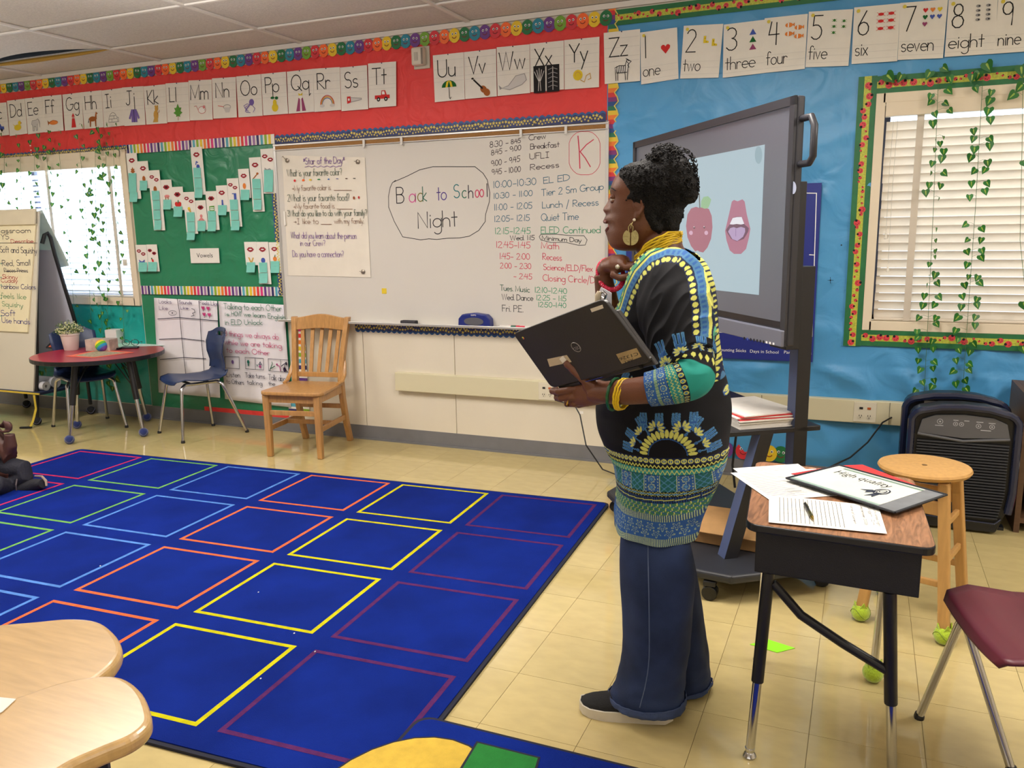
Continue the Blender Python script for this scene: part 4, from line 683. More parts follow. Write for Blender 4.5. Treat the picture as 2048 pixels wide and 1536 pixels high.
for i, (q, st, ds, cc) in enumerate(VCARDS):
    a = Wp(250+q[0]/4.389, 260+q[1]/4.389); r_ = Wp(250+q[2]/4.389, 260+q[1]/4.389).x; zb_ = Wp(250+(q[0]+25)/4.389, 260+q[3]/4.389).z; wd_ = r_-a.x
    cq = [V((a.x, D, a.z)), V((r_, D, a.z)), V((r_+.004, D, zb_)), V((a.x+.004, D, zb_))]
    o, fr, asp = mkcard('sound_card', 'narrow vowel sound card with lips and %s' % ds, 'card', cq, .017+.0012*(i % 3), 'vowel sound cards on the green board')
    d = Draw(lambda u, v, h, a=a, wd_=wd_, i=i: V((a.x+u*wd_, D-.0195-.0012*(i % 3)-h, a.z-v*wd_)), 0.0002)
    dbl = i in (2, 5, 10, 13, 14, 15)
    for lx_, ly_, s in (((.30, .42, .22), (.68, .62, .22)) if dbl else ((.5, .5, .30),)):
        d.lay(.0004).poly([(lx_+s*x, ly_-s*y*.75) for x, y in ((-1, 0), (-.5, .6), (-.15, .7), (0, .5), (.15, .7), (.5, .6), (1, 0), (.5, -.55), (0, -.75), (-.5, -.55))], LIP)
        d.lay(.0008).ell(lx_, ly_, s*.45, s*.13 if i not in (3, 4, 6, 8, 15) else s*.26, LIPD if i in (3, 4, 6, 8, 15) else WHITE, 10)
    d.build('lips_print', o); d = Draw(d.fr, .0004); K_ = {0: PICS['L'], 4: HEART('r')+[('dg', 'l', (0, .6), (.1, 1.1))], 8: [('g', [(-.8, .6), (.8, .7), (.7, -.6), (-.8, -.7)]), ('w', 'l', (-.5, .2), (.5, .2)), ('w', 'l', (-.5, -.2), (.5, -.2))], 9: [('b', 'o', 0, .6, .25), ('b', [(-.2, .5), (.2, .5), (.35, -.9), (-.35, -.9)])], 10: [('b', [(-.4, .8), (.8, .8), (.8, -.6), (.1, -.6), (.1, .6), (-.4, .6)])], 12: [('br', 'e', .5, .5, .35, .25), ('br', 'l', (.3, .3), (-.8, -.6))], 5: [('y', 'o', -.2, .4, .4), ('tan', [(-.5, .2), (.2, .4), (.5, -.9)])], 17: [('b', 'o', 0, 0, .6)], 18: [('o', 'o', 0, 0, .6), ('dg', 'l', (0, .5), (.1, .9))], 16: [('tan', [(-.8, .7), (-.4, .7), (0, -.2), (.5, .7), (.8, .6), (.1, -.8), (-.1, -.8)])], 15: [('r', [(-.5, .7), (.2, .6), (.4, -.9), (-.1, -.3)]), ('dg', 'o', -.3, .8, .2)], 6: [('pk', 'o', 0, .4, .4)]+[('pk', 'l', (0, 0), (-.8+.4*k, -.6), (-.6+.4*k, -.9)) for k in range(5)], 13: [('gr', 'l', (-.9, -.3), (-.8, .4), (-.3, .1), (.3, .3), (.9, -.2))], 14: [('b', 'o', 0, 0, .4)]+[('b', 'l', (-.8, .6-.4*k), (.8, -.6+.4*k)) for k in range(4)], 3: [('pk', 'e', 0, .4, .8, .35), ('br', 'l', (-.4, .2), (-.5, -.8)), ('br', 'l', (.3, .2), (.3, -.9))], 7: [('b', 'o', .2, -.2, .5), ('b', 'l', (-.4, .3), (-.2, .9), (.2, .7))]}.get(i, [(cc, 'e', 0, 0, .5, .7)])
    K_ = [('br',)+tuple(x[1:]) for x in K_] if i == 0 else K_
    m0 = d.fr; d.fr = lambda u, v, h, m0=m0: m0(u, 1.28-v, h); pic(d, K_, .5, 0.05, .30, 1., .07); d.build('picture', o)
    for k, (x0, y0, x1, y1) in enumerate(st):
        A_, B_, C_, D_ = (Wp(250+x/4.389, 260+y/4.389) for x, y in ((x0, y0), (x1, y0), (x1+6, y1), (x0+8, y1)))
        f2 = bil([A_, B_, C_, D_], .0215+.0012*(i % 3)+.0012*(k % 3))
        MB().grid(3, 4, lambda u, v: f2(u, v, .001+.012*(1-v)**2*(1 if k == len(st)-1 else .35)), STK).build('sticky_note', o, solid=.0003)
c = crn(*V8, [(585, 1040), (838, 1036), (846, 1166), (595, 1168)])
o, fr, asp = mkcard('word_card', 'white rectangular card printed Vowels on the green board', 'sign', c, .017, None); d = Draw(fr, .0006)
ftext(d, 'Vowels', .22, .38, .56, .30, BLACK); d.build('lettering', o)
# charts below
KA = ((300, 580), 5.906)
def bigchart(name, label, q, l, seed):
    c = [Wp(300+x/5.906, 580+y/5.906) for x, y in q]; fr = bil(c, l)
    o = MB().grid(14, 18, lambda u, v: fr(u, v, .002+.012*max(0, noise.noise(V((u*3.5+seed, v*3, seed))))*min(1, 6*u)*min(1, 6*(1-u))), mat('poster_paper', (226, 222, 228), .7, spec=.3, var=.03, vs=8, bump=.12, bs=12)).build(name, label=label, cat='chart', solid=.0006, smooth=True)
    return o
o = bigchart('sense_chart', 'white gridded chart reading Looks Like, Sounds Like, Feels Like', [(70, 90), (815, 128), (850, 1268), (125, 1205)], .018, 1)
CUR[0] = o; yy = D-.035; d = Draw(WALL, .034); BI = ink(40, 40, 60); q2 = lambda x, y: (lambda p: (p.x, p.z))(Wp(300+x/5.906, 580+y/5.906, yy))
for L_ in ([(90, 342), (340, 326), (580, 346), (800, 365)], [(108, 582), (375, 572), (640, 602)], [(118, 822), (390, 798), (660, 812)], [(128, 1045), (420, 1030), (590, 1045)], [(318, 100), (345, 250), (375, 580), (400, 810), (425, 1030)], [(575, 130), (590, 300), (605, 600), (630, 830), (640, 1040)]): d.stroke([q2(*p) for p in L_], .0055, BI)
chart_text(d, *KA, [('Looks', 105, 155, 258, 160, 45), ('Like', 110, 232, 212, 236, 42), ('Sounds', 342, 163, 498, 170, 40), ('Like', 360, 226, 455, 230, 32), ('Feels Like', 588, 172, 808, 185, 45)], .0042, yy, ink(80, 60, 110))
d.stroke([q2(265+48*cos(a), 272+28*sin(a)) for a in [2*PI*i/16 for i in range(17)]], .003, BI); d.ell(*q2(262, 272), .006, None, BI); d.stroke([q2(*p) for p in ((490, 220), (520, 230), (530, 265), (500, 275), (520, 300), (485, 310))], .0045, BI)
for x, y in ((625, 215), (685, 220), (638, 290), (698, 295)):
    p = q2(x, y); d.poly([(p[0]+a*.017, p[1]+b_*.018) for a, b_ in HEART('r')[0][1]], ink(186, 60, 120)); d.stroke([(p[0], p[1]-.014), (p[0], p[1]-.024)], .004, BI)
d.build('ruled_drawings', o, kind='stuff')
o = bigchart('talking_chart', 'white handwritten chart about talking to each other with small drawings', [(832, 128), (1608, 172), (1690, 1380), (912, 1280)], .022, 4)
CUR[0] = o; yy = D-.037; d = Draw(WALL, .037)
q2 = lambda x, y: (lambda p: (p.x, p.z))(Wp(300+x/5.906, 580+y/5.906, yy))
chart_text(d, *KA, [('Talking to each Other', 872, 222, 1560, 252, 68), ('is', 885, 305, 945, 308, 42), ('HOW', 965, 305, 1085, 312, 50), ('we learn English', 1110, 310, 1605, 350, 52), ('in ELD Unlock', 885, 410, 1335, 412, 60)], .0052, yy, ink(30, 110, 82))
chart_text(d, *KA, [('3 things we always do', 880, 540, 1525, 585, 62), ('while we are talking', 885, 640, 1560, 690, 60), ('to each Other', 905, 735, 1420, 772, 58)], .0050, yy, ink(200, 72, 126))
chart_text(d, *KA, [('Listen', 905, 1025, 1070, 1035, 58), ('to Others', 905, 1105, 1115, 1118, 52), ('Take turns', 1125, 1030, 1362, 1050, 56), ('talking', 1148, 1112, 1330, 1128, 50), ('Talk about', 1400, 1060, 1655, 1085, 66), ('the', 1400, 1125, 1480, 1130, 45)], .0046, yy, ink(44, 48, 70))
for q in ([(885, 788), (1052, 790), (1055, 930), (890, 922), (885, 788)], [(1122, 795), (1338, 808), (1342, 945), (1130, 930), (1122, 795)], [(1240, 802), (1245, 938)], [(1395, 812), (1640, 828), (1642, 970), (1403, 955), (1395, 812)], [(1540, 822), (1545, 965)]): d.stroke([q2(*p) for p in q], .0035, BI)
for x, y, r, cc in ((975, 850, .012, (120, 90, 150)), (1160, 850, .012, (30, 100, 90)), (1162, 885, .007, (30, 100, 90)), (1300, 905, .010, (150, 60, 120)), (1500, 880, .007, (180, 80, 140)), (1608, 870, .010, (50, 40, 60)), (1590, 940, .014, (60, 40, 70)), (1265, 890, .006, (90, 120, 120))): d.ell(*q2(x, y), r, r*1.3, ink(*cc), 9)
for q, cc in (([(1415, 950), (1445, 870), (1440, 850)], (24, 96, 60)), ([(1420, 930), (1475, 900)], (24, 96, 60)), ([(1490, 880), (1530, 900), (1540, 955)], (180, 80, 140)), ([(1550, 900), (1590, 870), (1590, 930), (1620, 960)], (40, 36, 50)), ([(1300, 850), (1285, 880), (1315, 880), (1300, 850)], (60, 60, 90))): d.stroke([q2(*p) for p in q], .006, ink(*cc))
d.build('ruled_drawings', o, kind='stuff')
# blue counting poster behind the display
c = [Wp(1300, 350), Wp(1642, 366), Wp(1631, 723), Wp(1290, 705)]; zt_ = (c[1].z); zb2 = c[2].z; xa, xb = Wp(1255, 500).x, Wp(1640, 450).x
POB = mat('royal_blue_poster', (26, 40, 128), .5, var=.05, vs=6)
o = MB().box(((xa+xb)/2, D-.030, (zt_+zb2)/2), (xb-xa, .003, zt_-zb2), POB).build('counting_poster', label='royal blue counting poster hanging behind the display, white printed words', cat='poster')
d = Draw(WALL, .0325); yy = D-.032
def pf(t, x0, y0, x1, y1, hpx):
    a, e, g = Wp(x0, y0, yy), Wp(x1, y1, yy), Wp(x0, y0-hpx, yy); ftext(d, t, a.x, a.z, e.x-a.x, g.z-a.z, WHITE)
pf('Counting Sticks', 1435, 702, 1492, 706, 6); pf('Days in School', 1500, 705, 1557, 708, 6); pf('Party Awards', 1568, 707, 1623, 709, 6)
for pts in ([(1605, 386), (1633, 386.5), (1624, 673), (1430, 664)], [(1619, 509.5), (1628, 510)], [(1617, 622), (1625, 622.4)], [(1277, 500), (1273, 700)]): d.stroke([(lambda p: (p.x, p.z))(Wp(x, y, yy)) for x, y in pts], .0045, WHITE)
d.build('printed_grid', o)
b = Draw(WALL, .024)
for x, y in ((1683, 490), (1661, 560)): p = Wp(x, y); b.ell(p.x, p.z, .004, None, BLACK, 8)
b.stroke([w2(1656, 560), w2(1667, 560)], .002, BLACK); b.stroke([w2(1661, 554), w2(1661, 566)], .002, BLACK); b.build('ink_marks', bpy.data.objects['backing_paper.001'])
# ---------------------------------------------------------------- ivy
IVY = mat('ivy_leaf', (40, 112, 44), .42, var=.25, vs=45, rnd=.25, trans=.15); IVYD = mat('ivy_leaf_shade', (30, 84, 40), .45, var=.25, vs=45, rnd=.2); STEM = mat('ivy_stem', (70, 110, 60), .6); IVYV = mat('ivy_leaf_centre', (150, 180, 70), .45)
def leaf_mesh():
    b = MB(); pr = [(0, .0), (.30, .16), (.50, .02), (.52, -.22), (.36, -.52), (.15, -.82), (0, -1.05)]
    L_ = [(x, z) for x, z in pr]; n = len(L_); vs = []
    for sx in (-1, 1): vs += [(sx*x, -.16*abs(x)*(1+.3*sx), z) for x, z in L_]
    vs += [(0, 0, z*.9-.05) for _, z in ((0, -.0), (0, -.5))]
    b.add(vs, [(0, 1, 2, 3), (0, 3, 4), (0, 4, 5, 6), (n, n+3, n+2, n+1), (n, n+4, n+3), (n, n+6, n+5, n+4)], IVY)
    b.add([(-.10, -.03, -.15), (0, -.006, -.05), (.10, -.03, -.15), (.05, -.02, -.6), (0, -.006, -.75), (-.05, -.02, -.6)], [(0, 1, 2, 3, 4, 5)], IVYV)
    return b
_leaf = None
def put_leaf(par, p, s, a, yaw):
    global _leaf
    if _leaf is None: _leaf = leaf_mesh().build('leaf', par, world=False); o = _leaf
    else: o = dup(_leaf, parent=par)
    o.location = V(p)-WM[par.name].translation; o.rotation_euler = (random.uniform(-.3, .25), a, yaw); o.scale = (s, s, s)
def strand(label, stem_px, leaves, y, size, group=None, sc=1.):
    pts = [Wp(px, py, y) for px, py in stem_px]; t = thing('ivy_garland', label, 'ivy', pts[-1], group=group)
    if len(pts) > 1: MB().tube(pts, .0012, STEM, 5).build('stem', t)
    tw = MB()
    for L_ in leaves:
        px, py = L_[0], L_[1]; s = size*(L_[2] if len(L_) > 2 else 1)*random.uniform(.85, 1.1); p = Wp(px, py, y-random.uniform(.0, .02))
        sx = min(stem_px, key=lambda q: abs(q[1]-py)); k = 0
        for a, b_ in zip(stem_px[:-1], stem_px[1:]):
            if a[1] <= py <= b_[1]: f = (py-a[1])/(b_[1]-a[1]); sx = (a[0]+(b_[0]-a[0])*f, py)
        q = Wp(sx[0], py-4, y); top = p+V((0, 0, s*.45)); tw.tube([q, (q+top)/2+V((0, -.004, .006)), top], .0007, STEM, 4)
        side = 1 if px > sx[0] else -1
        put_leaf(t, top, s, side*random.uniform(-.5, .9)*-1, random.uniform(-.5, .5)+(1.0 if len(L_) > 2 and L_[2] < .8 else 0))
    if tw.v: tw.build('twigs', t, kind='stuff')
    return t
a_ = lambda L_: [(1690+x/5.296, 130+y/5.296, *r) for x, y, *r in L_]; b_ = lambda L_: [(1400+x/3.0725, 450+y/3.0725, *r) for x, y, *r in L_]
strand('ivy strand down the left part of the ladybug window', [(1877, 150), (1867, 413), (1856, 640), (1848, 790)], a_([(915, 340), (1075, 290), (920, 405), (1045, 425), (945, 530), (1095, 500), (925, 630), (1040, 773, .6), (955, 815, .7), (1005, 840, .8), (950, 905, .7), (1045, 925), (1030, 1000), (930, 1050), (912, 1150, .7), (1030, 1165), (890, 1280), (1010, 1290), (850, 1360), (995, 1420, .6), (905, 110, 1.1), (1030, 60, 1.1), (1100, 160)])+b_([(1450, 30, .6), (1445, 100, .6), (1443, 165, .7), (1440, 200, .6), (1412, 245, .8), (1447, 312), (1405, 325, .6), (1452, 365), (1393, 372, .7), (1378, 440), (1458, 450), (1373, 500), (1447, 497), (1350, 576), (1455, 577), (1445, 615), (1333, 660), (1345, 700), (1430, 720), (1340, 770), (1430, 765), (1343, 838), (1430, 850), (1357, 895), (1428, 885), (1362, 972), (1435, 960), (1430, 1000), (1328, 1028)]), D-.045, .037)
strand('ivy strand down the middle of the ladybug window', [(1966, 150), (1951, 413), (1935, 640), (1925, 790)], a_([(1370, 265), (1550, 300), (1545, 390, 1.2), (1525, 500, 1.1), (1535, 590), (1355, 710), (1365, 790), (1520, 800), (1525, 865), (1370, 905), (1340, 990), (1505, 1045), (1385, 1135), (1490, 1120), (1335, 1265), (1495, 1265), (1475, 1345), (1315, 1410), (1350, 140, 1.1), (1420, 120, 1.2), (1490, 30, 1.4)])+b_([(1640, 8), (1725, 30), (1650, 98, .8), (1728, 97), (1635, 170), (1728, 165), (1720, 207), (1645, 250), (1650, 322, .7), (1708, 328), (1622, 375), (1710, 365), (1607, 443), (1705, 462), (1607, 508), (1697, 497), (1592, 577), (1697, 573), (1688, 622), (1575, 655), (1585, 710), (1670, 740), (1583, 775), (1660, 785), (1570, 837), (1643, 865), (1565, 908), (1643, 900), (1567, 982), (1622, 965), (1627, 1018)]), D-.045, .038)
strand('small ivy sprig over the top border by the window corner', [(1768, 150), (1772, 168)], a_([(435, 155, 1.1), (598, 140, .9)]), D-.045, .05)
strand('ivy strand at the right frame edge of the ladybug window', [(2046, 130), (2044, 300), (2040, 480), (2052, 600)], a_([(1860, 65, 1.2), (1800, 340), (1880, 250)])+b_([(1985, 500)])+[(2046, 330), (2044, 700)], D-.045, .05)
LS = [('ivy strand at the left frame edge before the left window', [(8, 295), (12, 540)], 15, 1.), ('ivy strand on the left window passing above the easel pad', [(40, 295), (46, 530)], 13, .8), ('ivy strand down the left window just left of the easel top', [(68, 290), (72, 420)], 10, 1.), ('ivy strand over the easel flap on the left window', [(92, 288), (100, 420)], 12, .9), ('ivy strand falling behind the flipped easel pages', [(116, 285), (136, 470), (150, 640)], 18, .8),
 ('ivy strand on the left window with widely spaced leaves', [(158, 280), (172, 440), (182, 640)], 22, 1.), ('densest ivy strand on the left window, ending near the plant pot', [(190, 280), (192, 440), (204, 650), (218, 760)], 42, 1.15), ('ivy strand right of the densest one on the left window', [(212, 275), (212, 440), (216, 640), (212, 700)], 24, 1.05), ('ivy strand nearest the right edge of the left window', [(226, 275), (232, 440), (246, 620), (252, 740)], 26, .9)]
rs = random.Random(3)
for lab, st, n, sc in LS:
    y0, y1 = st[0][1]-22, st[-1][1]; lv = []
    for k in range(n):
        y = y0+(y1-y0)*(k+rs.uniform(-.3, .3))/(n-1); x = st[-1][0]
        for a, b2 in zip(st[:-1], st[1:]):
            if a[1] <= y <= b2[1]: x = a[0]+(b2[0]-a[0])*(y-a[1])/(b2[1]-a[1])
            elif y < st[0][1]: x = st[0][0]
        lv.append((x+rs.choice((-1, 1))*rs.uniform(2, 9), y, rs.uniform(.75, 1.1)))
    strand(lab, st, lv, D-.05, .037*sc)
strand('ivy trailing down beneath the red table by the wall', [(200, 700), (206, 745), (225, 780)], [(x, y, 1.2) for x, y in ((200, 728), (190, 722), (222, 730), (256, 722), (262, 745), (232, 762), (217, 768), (226, 778), (204, 745), (40, 742), (92, 742), (84, 748))], D-.06, .045)
# ---------------------------------------------------------------- carpets
CARP = mat('royal_blue_pile', (14, 38, 126), .95, spec=.08, var=.20, vs=3.5, bump=.5, bs=420); BIND = mat('dark_carpet_binding', (24, 26, 44), .9)
o0 = Fp(1200, 1013); e1 = V((-3.655, -.162, 0)).normalized(); e2 = V((e1.y, -e1.x, 0)); e2 = e2 if e2.y < 0 else -e2
LC = lambda u, v, h=0.: V((o0.x, o0.y, 0))+e1*u+e2*v+V((0, 0, h))
def rrect(x0, y0, x1, y1, r, n=4): return [p for cx, cy, a in ((x1-r, y0+r, -90), (x1-r, y1-r, 0), (x0+r, y1-r, 90), (x0+r, y0+r, 180)) for p in arc(cx, cy, r, r, a, a+90, n)]
t = thing('carpet', 'large royal blue carpet patterned with rows of coloured outline squares', 'carpet', LC(1.83, 1.2))
MB().prism([LC(u, v, .001) for u, v in rrect(-.045, -.045, 3.73, 2.44, .04)], (0, 0, .009), BIND).build('bound_edge', t)
MB().prism([LC(u, v, .002) for u, v in rrect(-.030, -.030, 3.715, 2.425, .03)], (0, 0, .011), CARP).build('pile', t)
CW = [(84, 38, 90), (196, 190, 22), (212, 104, 62), (84, 132, 206), (110, 170, 84), (190, 44, 90)]
for i, cc in enumerate(CW):
    m_ = mat('carpet_line_%d' % i, cc, .95, spec=.1, var=.15, vs=30, bump=.4, bs=300)
    for j in range(4):
        u0, v0 = .014+.6215*i, .010+.605*j; w_ = .018; d = MB().m(m_); ou = [(u0, v0), (u0+.545, v0), (u0+.545, v0+.51), (u0, v0+.51)]
        inn = [(u0+w_, v0+w_), (u0+.545-w_, v0+w_), (u0+.545-w_, v0+.51-w_), (u0+w_, v0+.51-w_)]
        d.add([LC(u, v, .0136) for u, v in ou+inn], [(k, (k+1) % 4, 4+(k+1) % 4, 4+k) for k in range(4)]); d.build('woven_square', t)
rs = random.Random(5); b = MB().m(mat('lint', (220, 220, 230), .9))
for u, v in ((1.05, 1.5), (.7, 1.75), (1.9, 1.5), (.55, 1.84), (1.3, 2.1), (.62, 2.05)): b.ball(LC(u, v, .015), (.003, .004, .002), None, 6, 4)
b.build('lint', t, kind='stuff')
# second carpet lapping over the corner
q = [Fp(845, 1448), Fp(1192, 1540), Fp(1192, 1540)+V((.25, -.9, 0)), Fp(700, 1620)]
pa = Fp(845, 1448); pb2 = Fp(1185, 1533); ed = (pb2-pa).normalized(); ep = V((ed.y, -ed.x, 0)); ep = ep if ep.y < 0 else -ep; ep = (Fp(770, 1536)-pa).normalized()*.0+ep
L2 = lambda u, v, h=0.: V((pa.x, pa.y, 0))+ed*u+ep*v+V((0, 0, h+.013))
t = thing('carpet', 'second blue carpet with yellow and green shapes overlapping the corner', 'carpet', L2(.9, .5))
MB().prism([L2(u, v) for u, v in rrect(-.012, -.012, 1.912, 1.1, .05)], (0, 0, .009), BIND).build('bound_edge', t)
MB().prism([L2(u, v) for u, v in rrect(0, 0, 1.9, 1.09, .045)], (0, 0, .0115), CARP).build('pile', t)
d = Draw(lambda u, v, h: L2(u, v, h)); d.lay(.0125); YC = mat('carpet_yellow', (206, 172, 62), .95, var=.1, vs=30, bump=.4, bs=300); GC = mat('carpet_green', (24, 120, 44), .95, var=.1, vs=30, bump=.4, bs=300)
d.poly(arc(.14, .40, .25, .335, 0, 360, 28), BIND); d.lay(.0130).poly(arc(.14, .40, .243, .328, 0, 360, 28), YC); d.lay(.0134).poly([(.205, .05), (.40, .05), (.48, .45), (.24, .5)], BIND); d.lay(.0137).poly([(.212, .057), (.395, .057), (.47, .445), (.25, .49)], GC); d.build('woven_shapes', t)
# ---------------------------------------------------------------- furniture on the left
CHR = mat('chrome', (200, 200, 204), .18, metal=1); BLKM = mat('black_steel', (24, 24, 27), .42, spec=.5, var=.08, vs=40); NAVYB = mat('navy_felt', (26, 44, 104), .95, sheen=.5, var=.15, vs=120, bump=.4, bs=200); SEAM = mat('ball_seam', (120, 120, 150), .8)
LIME = mat('lime_felt', (168, 196, 40), .95, sheen=.5, var=.12, vs=120, bump=.4, bs=200); BLKF = mat('black_felt', (34, 34, 38), .95, bump=.3, bs=200)
def ball_on(par, c, r, mt, petals=False, name='tennis_ball', label=None):
    c = V(c); b = MB().ball(c+V((0, 0, r*.94)), r, mt, 16, 10); cc = c+V((0, 0, r*.94))
    b.tube([cc+V((r*1.005*cos(a)*cos(.55*sin(2*a)), r*1.005*sin(a)*cos(.55*sin(2*a)), r*1.005*sin(.55*sin(2*a)))) for a in [2*PI*k/24 for k in range(25)]], r*.045, SEAM if mt != LIME else mat('lime_seam', (120, 140, 50), .8), 5)
    if petals:
        for k in range(4):
            a = k*PI/2+.4; p = cc+V((cos(a)*r*.55, sin(a)*r*.55, r*.62)); n = V((cos(a), sin(a), .0)); s = V((-sin(a), cos(a), 0))
            b.prism([p-s*r*.42, p+s*r*.42, p+n*r*.12+V((0, 0, r*.75))], n*r*.10, mt)
    return b.build(name, par, smooth=True, label=label)
REDT = mat('red_laminate', (166, 44, 62), .28, spec=.5, var=.03, vs=20); EDG = mat('black_edge_band', (22, 24, 30), .35)
TC = V((-5.245, 4.385, 0)); TR_ = .455; TZ = .605
t = thing('round_table', 'round table with red top and navy tennis balls on its legs', 'table', TC)
MB().lathe([(0, TZ-.006), (TR_-.004, TZ-.006), (TR_-.004, TZ), (0, TZ)], TC, REDT, 48).build('tabletop', t)
MB().lathe([(0, TZ-.032), (TR_-.004, TZ-.032), (TR_, TZ-.028), (TR_, TZ-.003), (TR_-.004, TZ-.001), (TR_-.006, TZ-.004)], TC, EDG, 48).build('edge_band', t)
def table_leg(par, top, foot, split, r1, r2, ball, br=.033, brace=None, thick_label=None):
    top, foot = V(top), V(foot); m_ = top.lerp(foot, split)
    o = MB().tube([top, m_], r1, BLKM, 12).build('leg', par, smooth=True)
    MB().tube([top.lerp(foot, split-.03), foot+V((0, 0, .012))], r2, CHR, 12).build('chrome_insert', o, smooth=True)
    if ball: ball_on(o, foot, br, ball, ball == LIME)
    return o
for px, py, dx, dy in ((140, 888, .02, .10), (288, 873, -.10, .02), (155, 857, .10, -.02), (295, 842, 0, -.10)):
    f = Fp(px, py); f.y = min(f.y, 4.80); o = table_leg(t, (f.x+dx, f.y+dy, TZ-.03), f, .52, .021, .014, NAVYB, .034)
    a = V((f.x+dx, f.y+dy, TZ-.03)).lerp(f, .38); c_ = TC+V((0, 0, TZ-.04)); e = (c_-a); e.z = 0; e.normalize()
    for s in (-1, 1): MB().tube([a, V((a.x, a.y, TZ-.035))+e*.17+V((-e.y, e.x, 0))*.03*s], .004, BLKM, 6).build('brace', o)
TP = lambda px, py, z=TZ: Fp(px, py, z)
# things on the table
def flat(name, label, cat, pts, z, th, mt, **k): return MB().prism([V((p.x, p.y, z)) for p in pts], (0, 0, th), mt).build(name, label=label, cat=cat, **k)
pot = TP(143, 700); WP_ = mat('white_pot', (216, 204, 198), .45, var=.02)
t = thing('potted_plant', 'small bushy plant in a white tapered pot on the red table', 'plant', pot)
MB().lathe([(0, 0), (.046, 0), (.050, .004), (.066, .115), (.071, .118), (.071, .130), (.064, .130), (.060, .115), (0, .112)], pot, WP_, 28).build('pot', t, smooth=True)
rs = random.Random(2); b = MB(); PL1 = mat('plant_green', (86, 112, 58), .7, var=.2, vs=60); PL2 = mat('plant_bud', (206, 208, 160), .7)
for k in range(520):
    a, u, w_ = rs.uniform(0, 2*PI), rs.uniform(0, 1), rs.uniform(.35, 1); e = math.acos(1-u); c = pot+V((.108*w_*sin(e)*cos(a), .108*w_*sin(e)*sin(a), .128+.098*w_*cos(e)))
    n = (c-pot-V((0, 0, .10))).normalized(); s = n.cross(V((rs.random(), rs.random(), .3))).normalized(); q = n.cross(s); L_ = rs.uniform(.011, .019)
    if k % 3 == 0: b.ball(c, .0052, PL2, 6, 4)
    else: b.add([c-s*.005, c+n*L_*.5+q*.003, c+s*.005, c+n*L_], [(0, 1, 3), (1, 2, 3), (0, 3, 2)], PL1)
b.build('foliage', t, kind='stuff')
flat('paper_stack', 'stack of coloured papers and folders left of the plant pot', 'papers', [TP(x, y) for x, y in ((92, 697), (140, 699), (160, 688), (110, 680))], TZ+.001, .012, mat('folder_black', (44, 42, 48), .6))
flat('paper_stack', 'orange and green sheets on top of the black folders behind the pot', 'papers', [TP(x, y, TZ+.03) for x, y in ((97, 690), (142, 690), (158, 680), (118, 674))], TZ+.014, .006, mat('orange_paper', (216, 96, 60), .7))
o = flat('worksheet', 'coral-edged worksheet at the front of the red table', 'paper', [TP(x, y) for x, y in ((132, 713), (188, 716), (268, 705), (200, 700))], TZ+.001, .002, mat('coral_paper', (226, 106, 80), .7))
MB().prism([TP(x, y, TZ+.0035) for x, y in ((150, 711.5), (187, 714), (252, 705.5), (195, 701.5))], (0, 0, .0006), mat('worksheet_print', (160, 146, 118), .7, var=.3, vs=60)).build('printed_area', o)
o = flat('worksheet', 'white printed worksheet overhanging the right side of the red table', 'paper', [TP(x, y) for x, y in ((262, 694), (345, 691), (325, 681), (268, 682))], TZ+.002, .002, mat('mint_paper', (206, 226, 220), .7, var=.06, vs=60))
flat('worksheet', 'pale green printed sheets behind the glasses', 'paper', [TP(x, y) for x, y in ((228, 696), (268, 694), (266, 682), (228, 684))], TZ+.001, .008, mat('pale_green_paper', (170, 210, 190), .7))
tb = TP(196, 702); b = MB(); R = Matrix.Rotation(.25, 3, 'Z')
MB().box(tb+V((-.0, .04, .045)), (.20, .11, .088), mat('tissue_box', (176, 158, 146), .6, var=.25, vs=25), R).build('tissue_box', label='patterned tissue box between the plant and the rainbow ball', cat='box', bevel=.003)
MB().box(TP(215, 690)+V((.02, .06, .06)), (.10, .10, .12), mat('white_carton', (222, 218, 214), .5), R).build('carton', label='white carton standing behind the rainbow ball', cat='box', bevel=.003)
rb = TP(209, 702)+V((0, -.02, 0)); RBc = [(206, 58, 48), (236, 130, 40), (236, 204, 46), (96, 178, 50), (40, 140, 190), (110, 80, 170), (146, 74, 160)]
b = MB()
for j in range(14):
    a0, a1 = PI*j/14, PI*(j+1)/14; R = Matrix.Rotation(-.75, 3, 'Y')
    rg = [[rb+V((0, 0, .045))+R @ V((.046*sin(a)*cos(2*PI*k/20), .046*sin(a)*sin(2*PI*k/20), .046*cos(a))) for k in range(20)] for a in (max(a0, .02), min(a1, PI-.02))]
    b.loft(rg, mat('rb_ball_%d' % (j//2), RBc[min(6, j//2)], .8, bump=.5, bs=250), cap=False)
b.build('rainbow_ball', label='fuzzy rainbow striped ball beside the tissue box', cat='ball', smooth=True)
g = TP(262, 697); FRM = mat('black_acetate', (20, 22, 30), .3); b = MB()
MB().box(g+V((-.01, 0, .008)), (.13, .045, .014), mat('glasses_case', (26, 28, 36), .4), Matrix.Rotation(.5, 3, 'Z')).build('glasses_case', label='black case lying under the folded glasses', cat='case', bevel=.006)
t = thing('eyeglasses', 'black round eyeglasses resting open on the red table', 'eyeglasses', g+V((0, 0, .016))); f_ = V((.82, .57, 0))
for k in (-1, 1):
    c = g+V((0, 0, .046))+f_*.033*k
    MB().tube([c+f_*.027*cos(a)+V((0, 0, .024*sin(a))) for a in [2*PI*i/18 for i in range(19)]], .0026, FRM, 6).build('rim', t, smooth=True)
    MB().tube([c+f_*.028*k, c+f_*.029*k+V((-.06, .085, -.006)), c+f_*.02*k+V((-.075, .105, -.025))], .002, FRM, 6).build('temple', t, smooth=True)
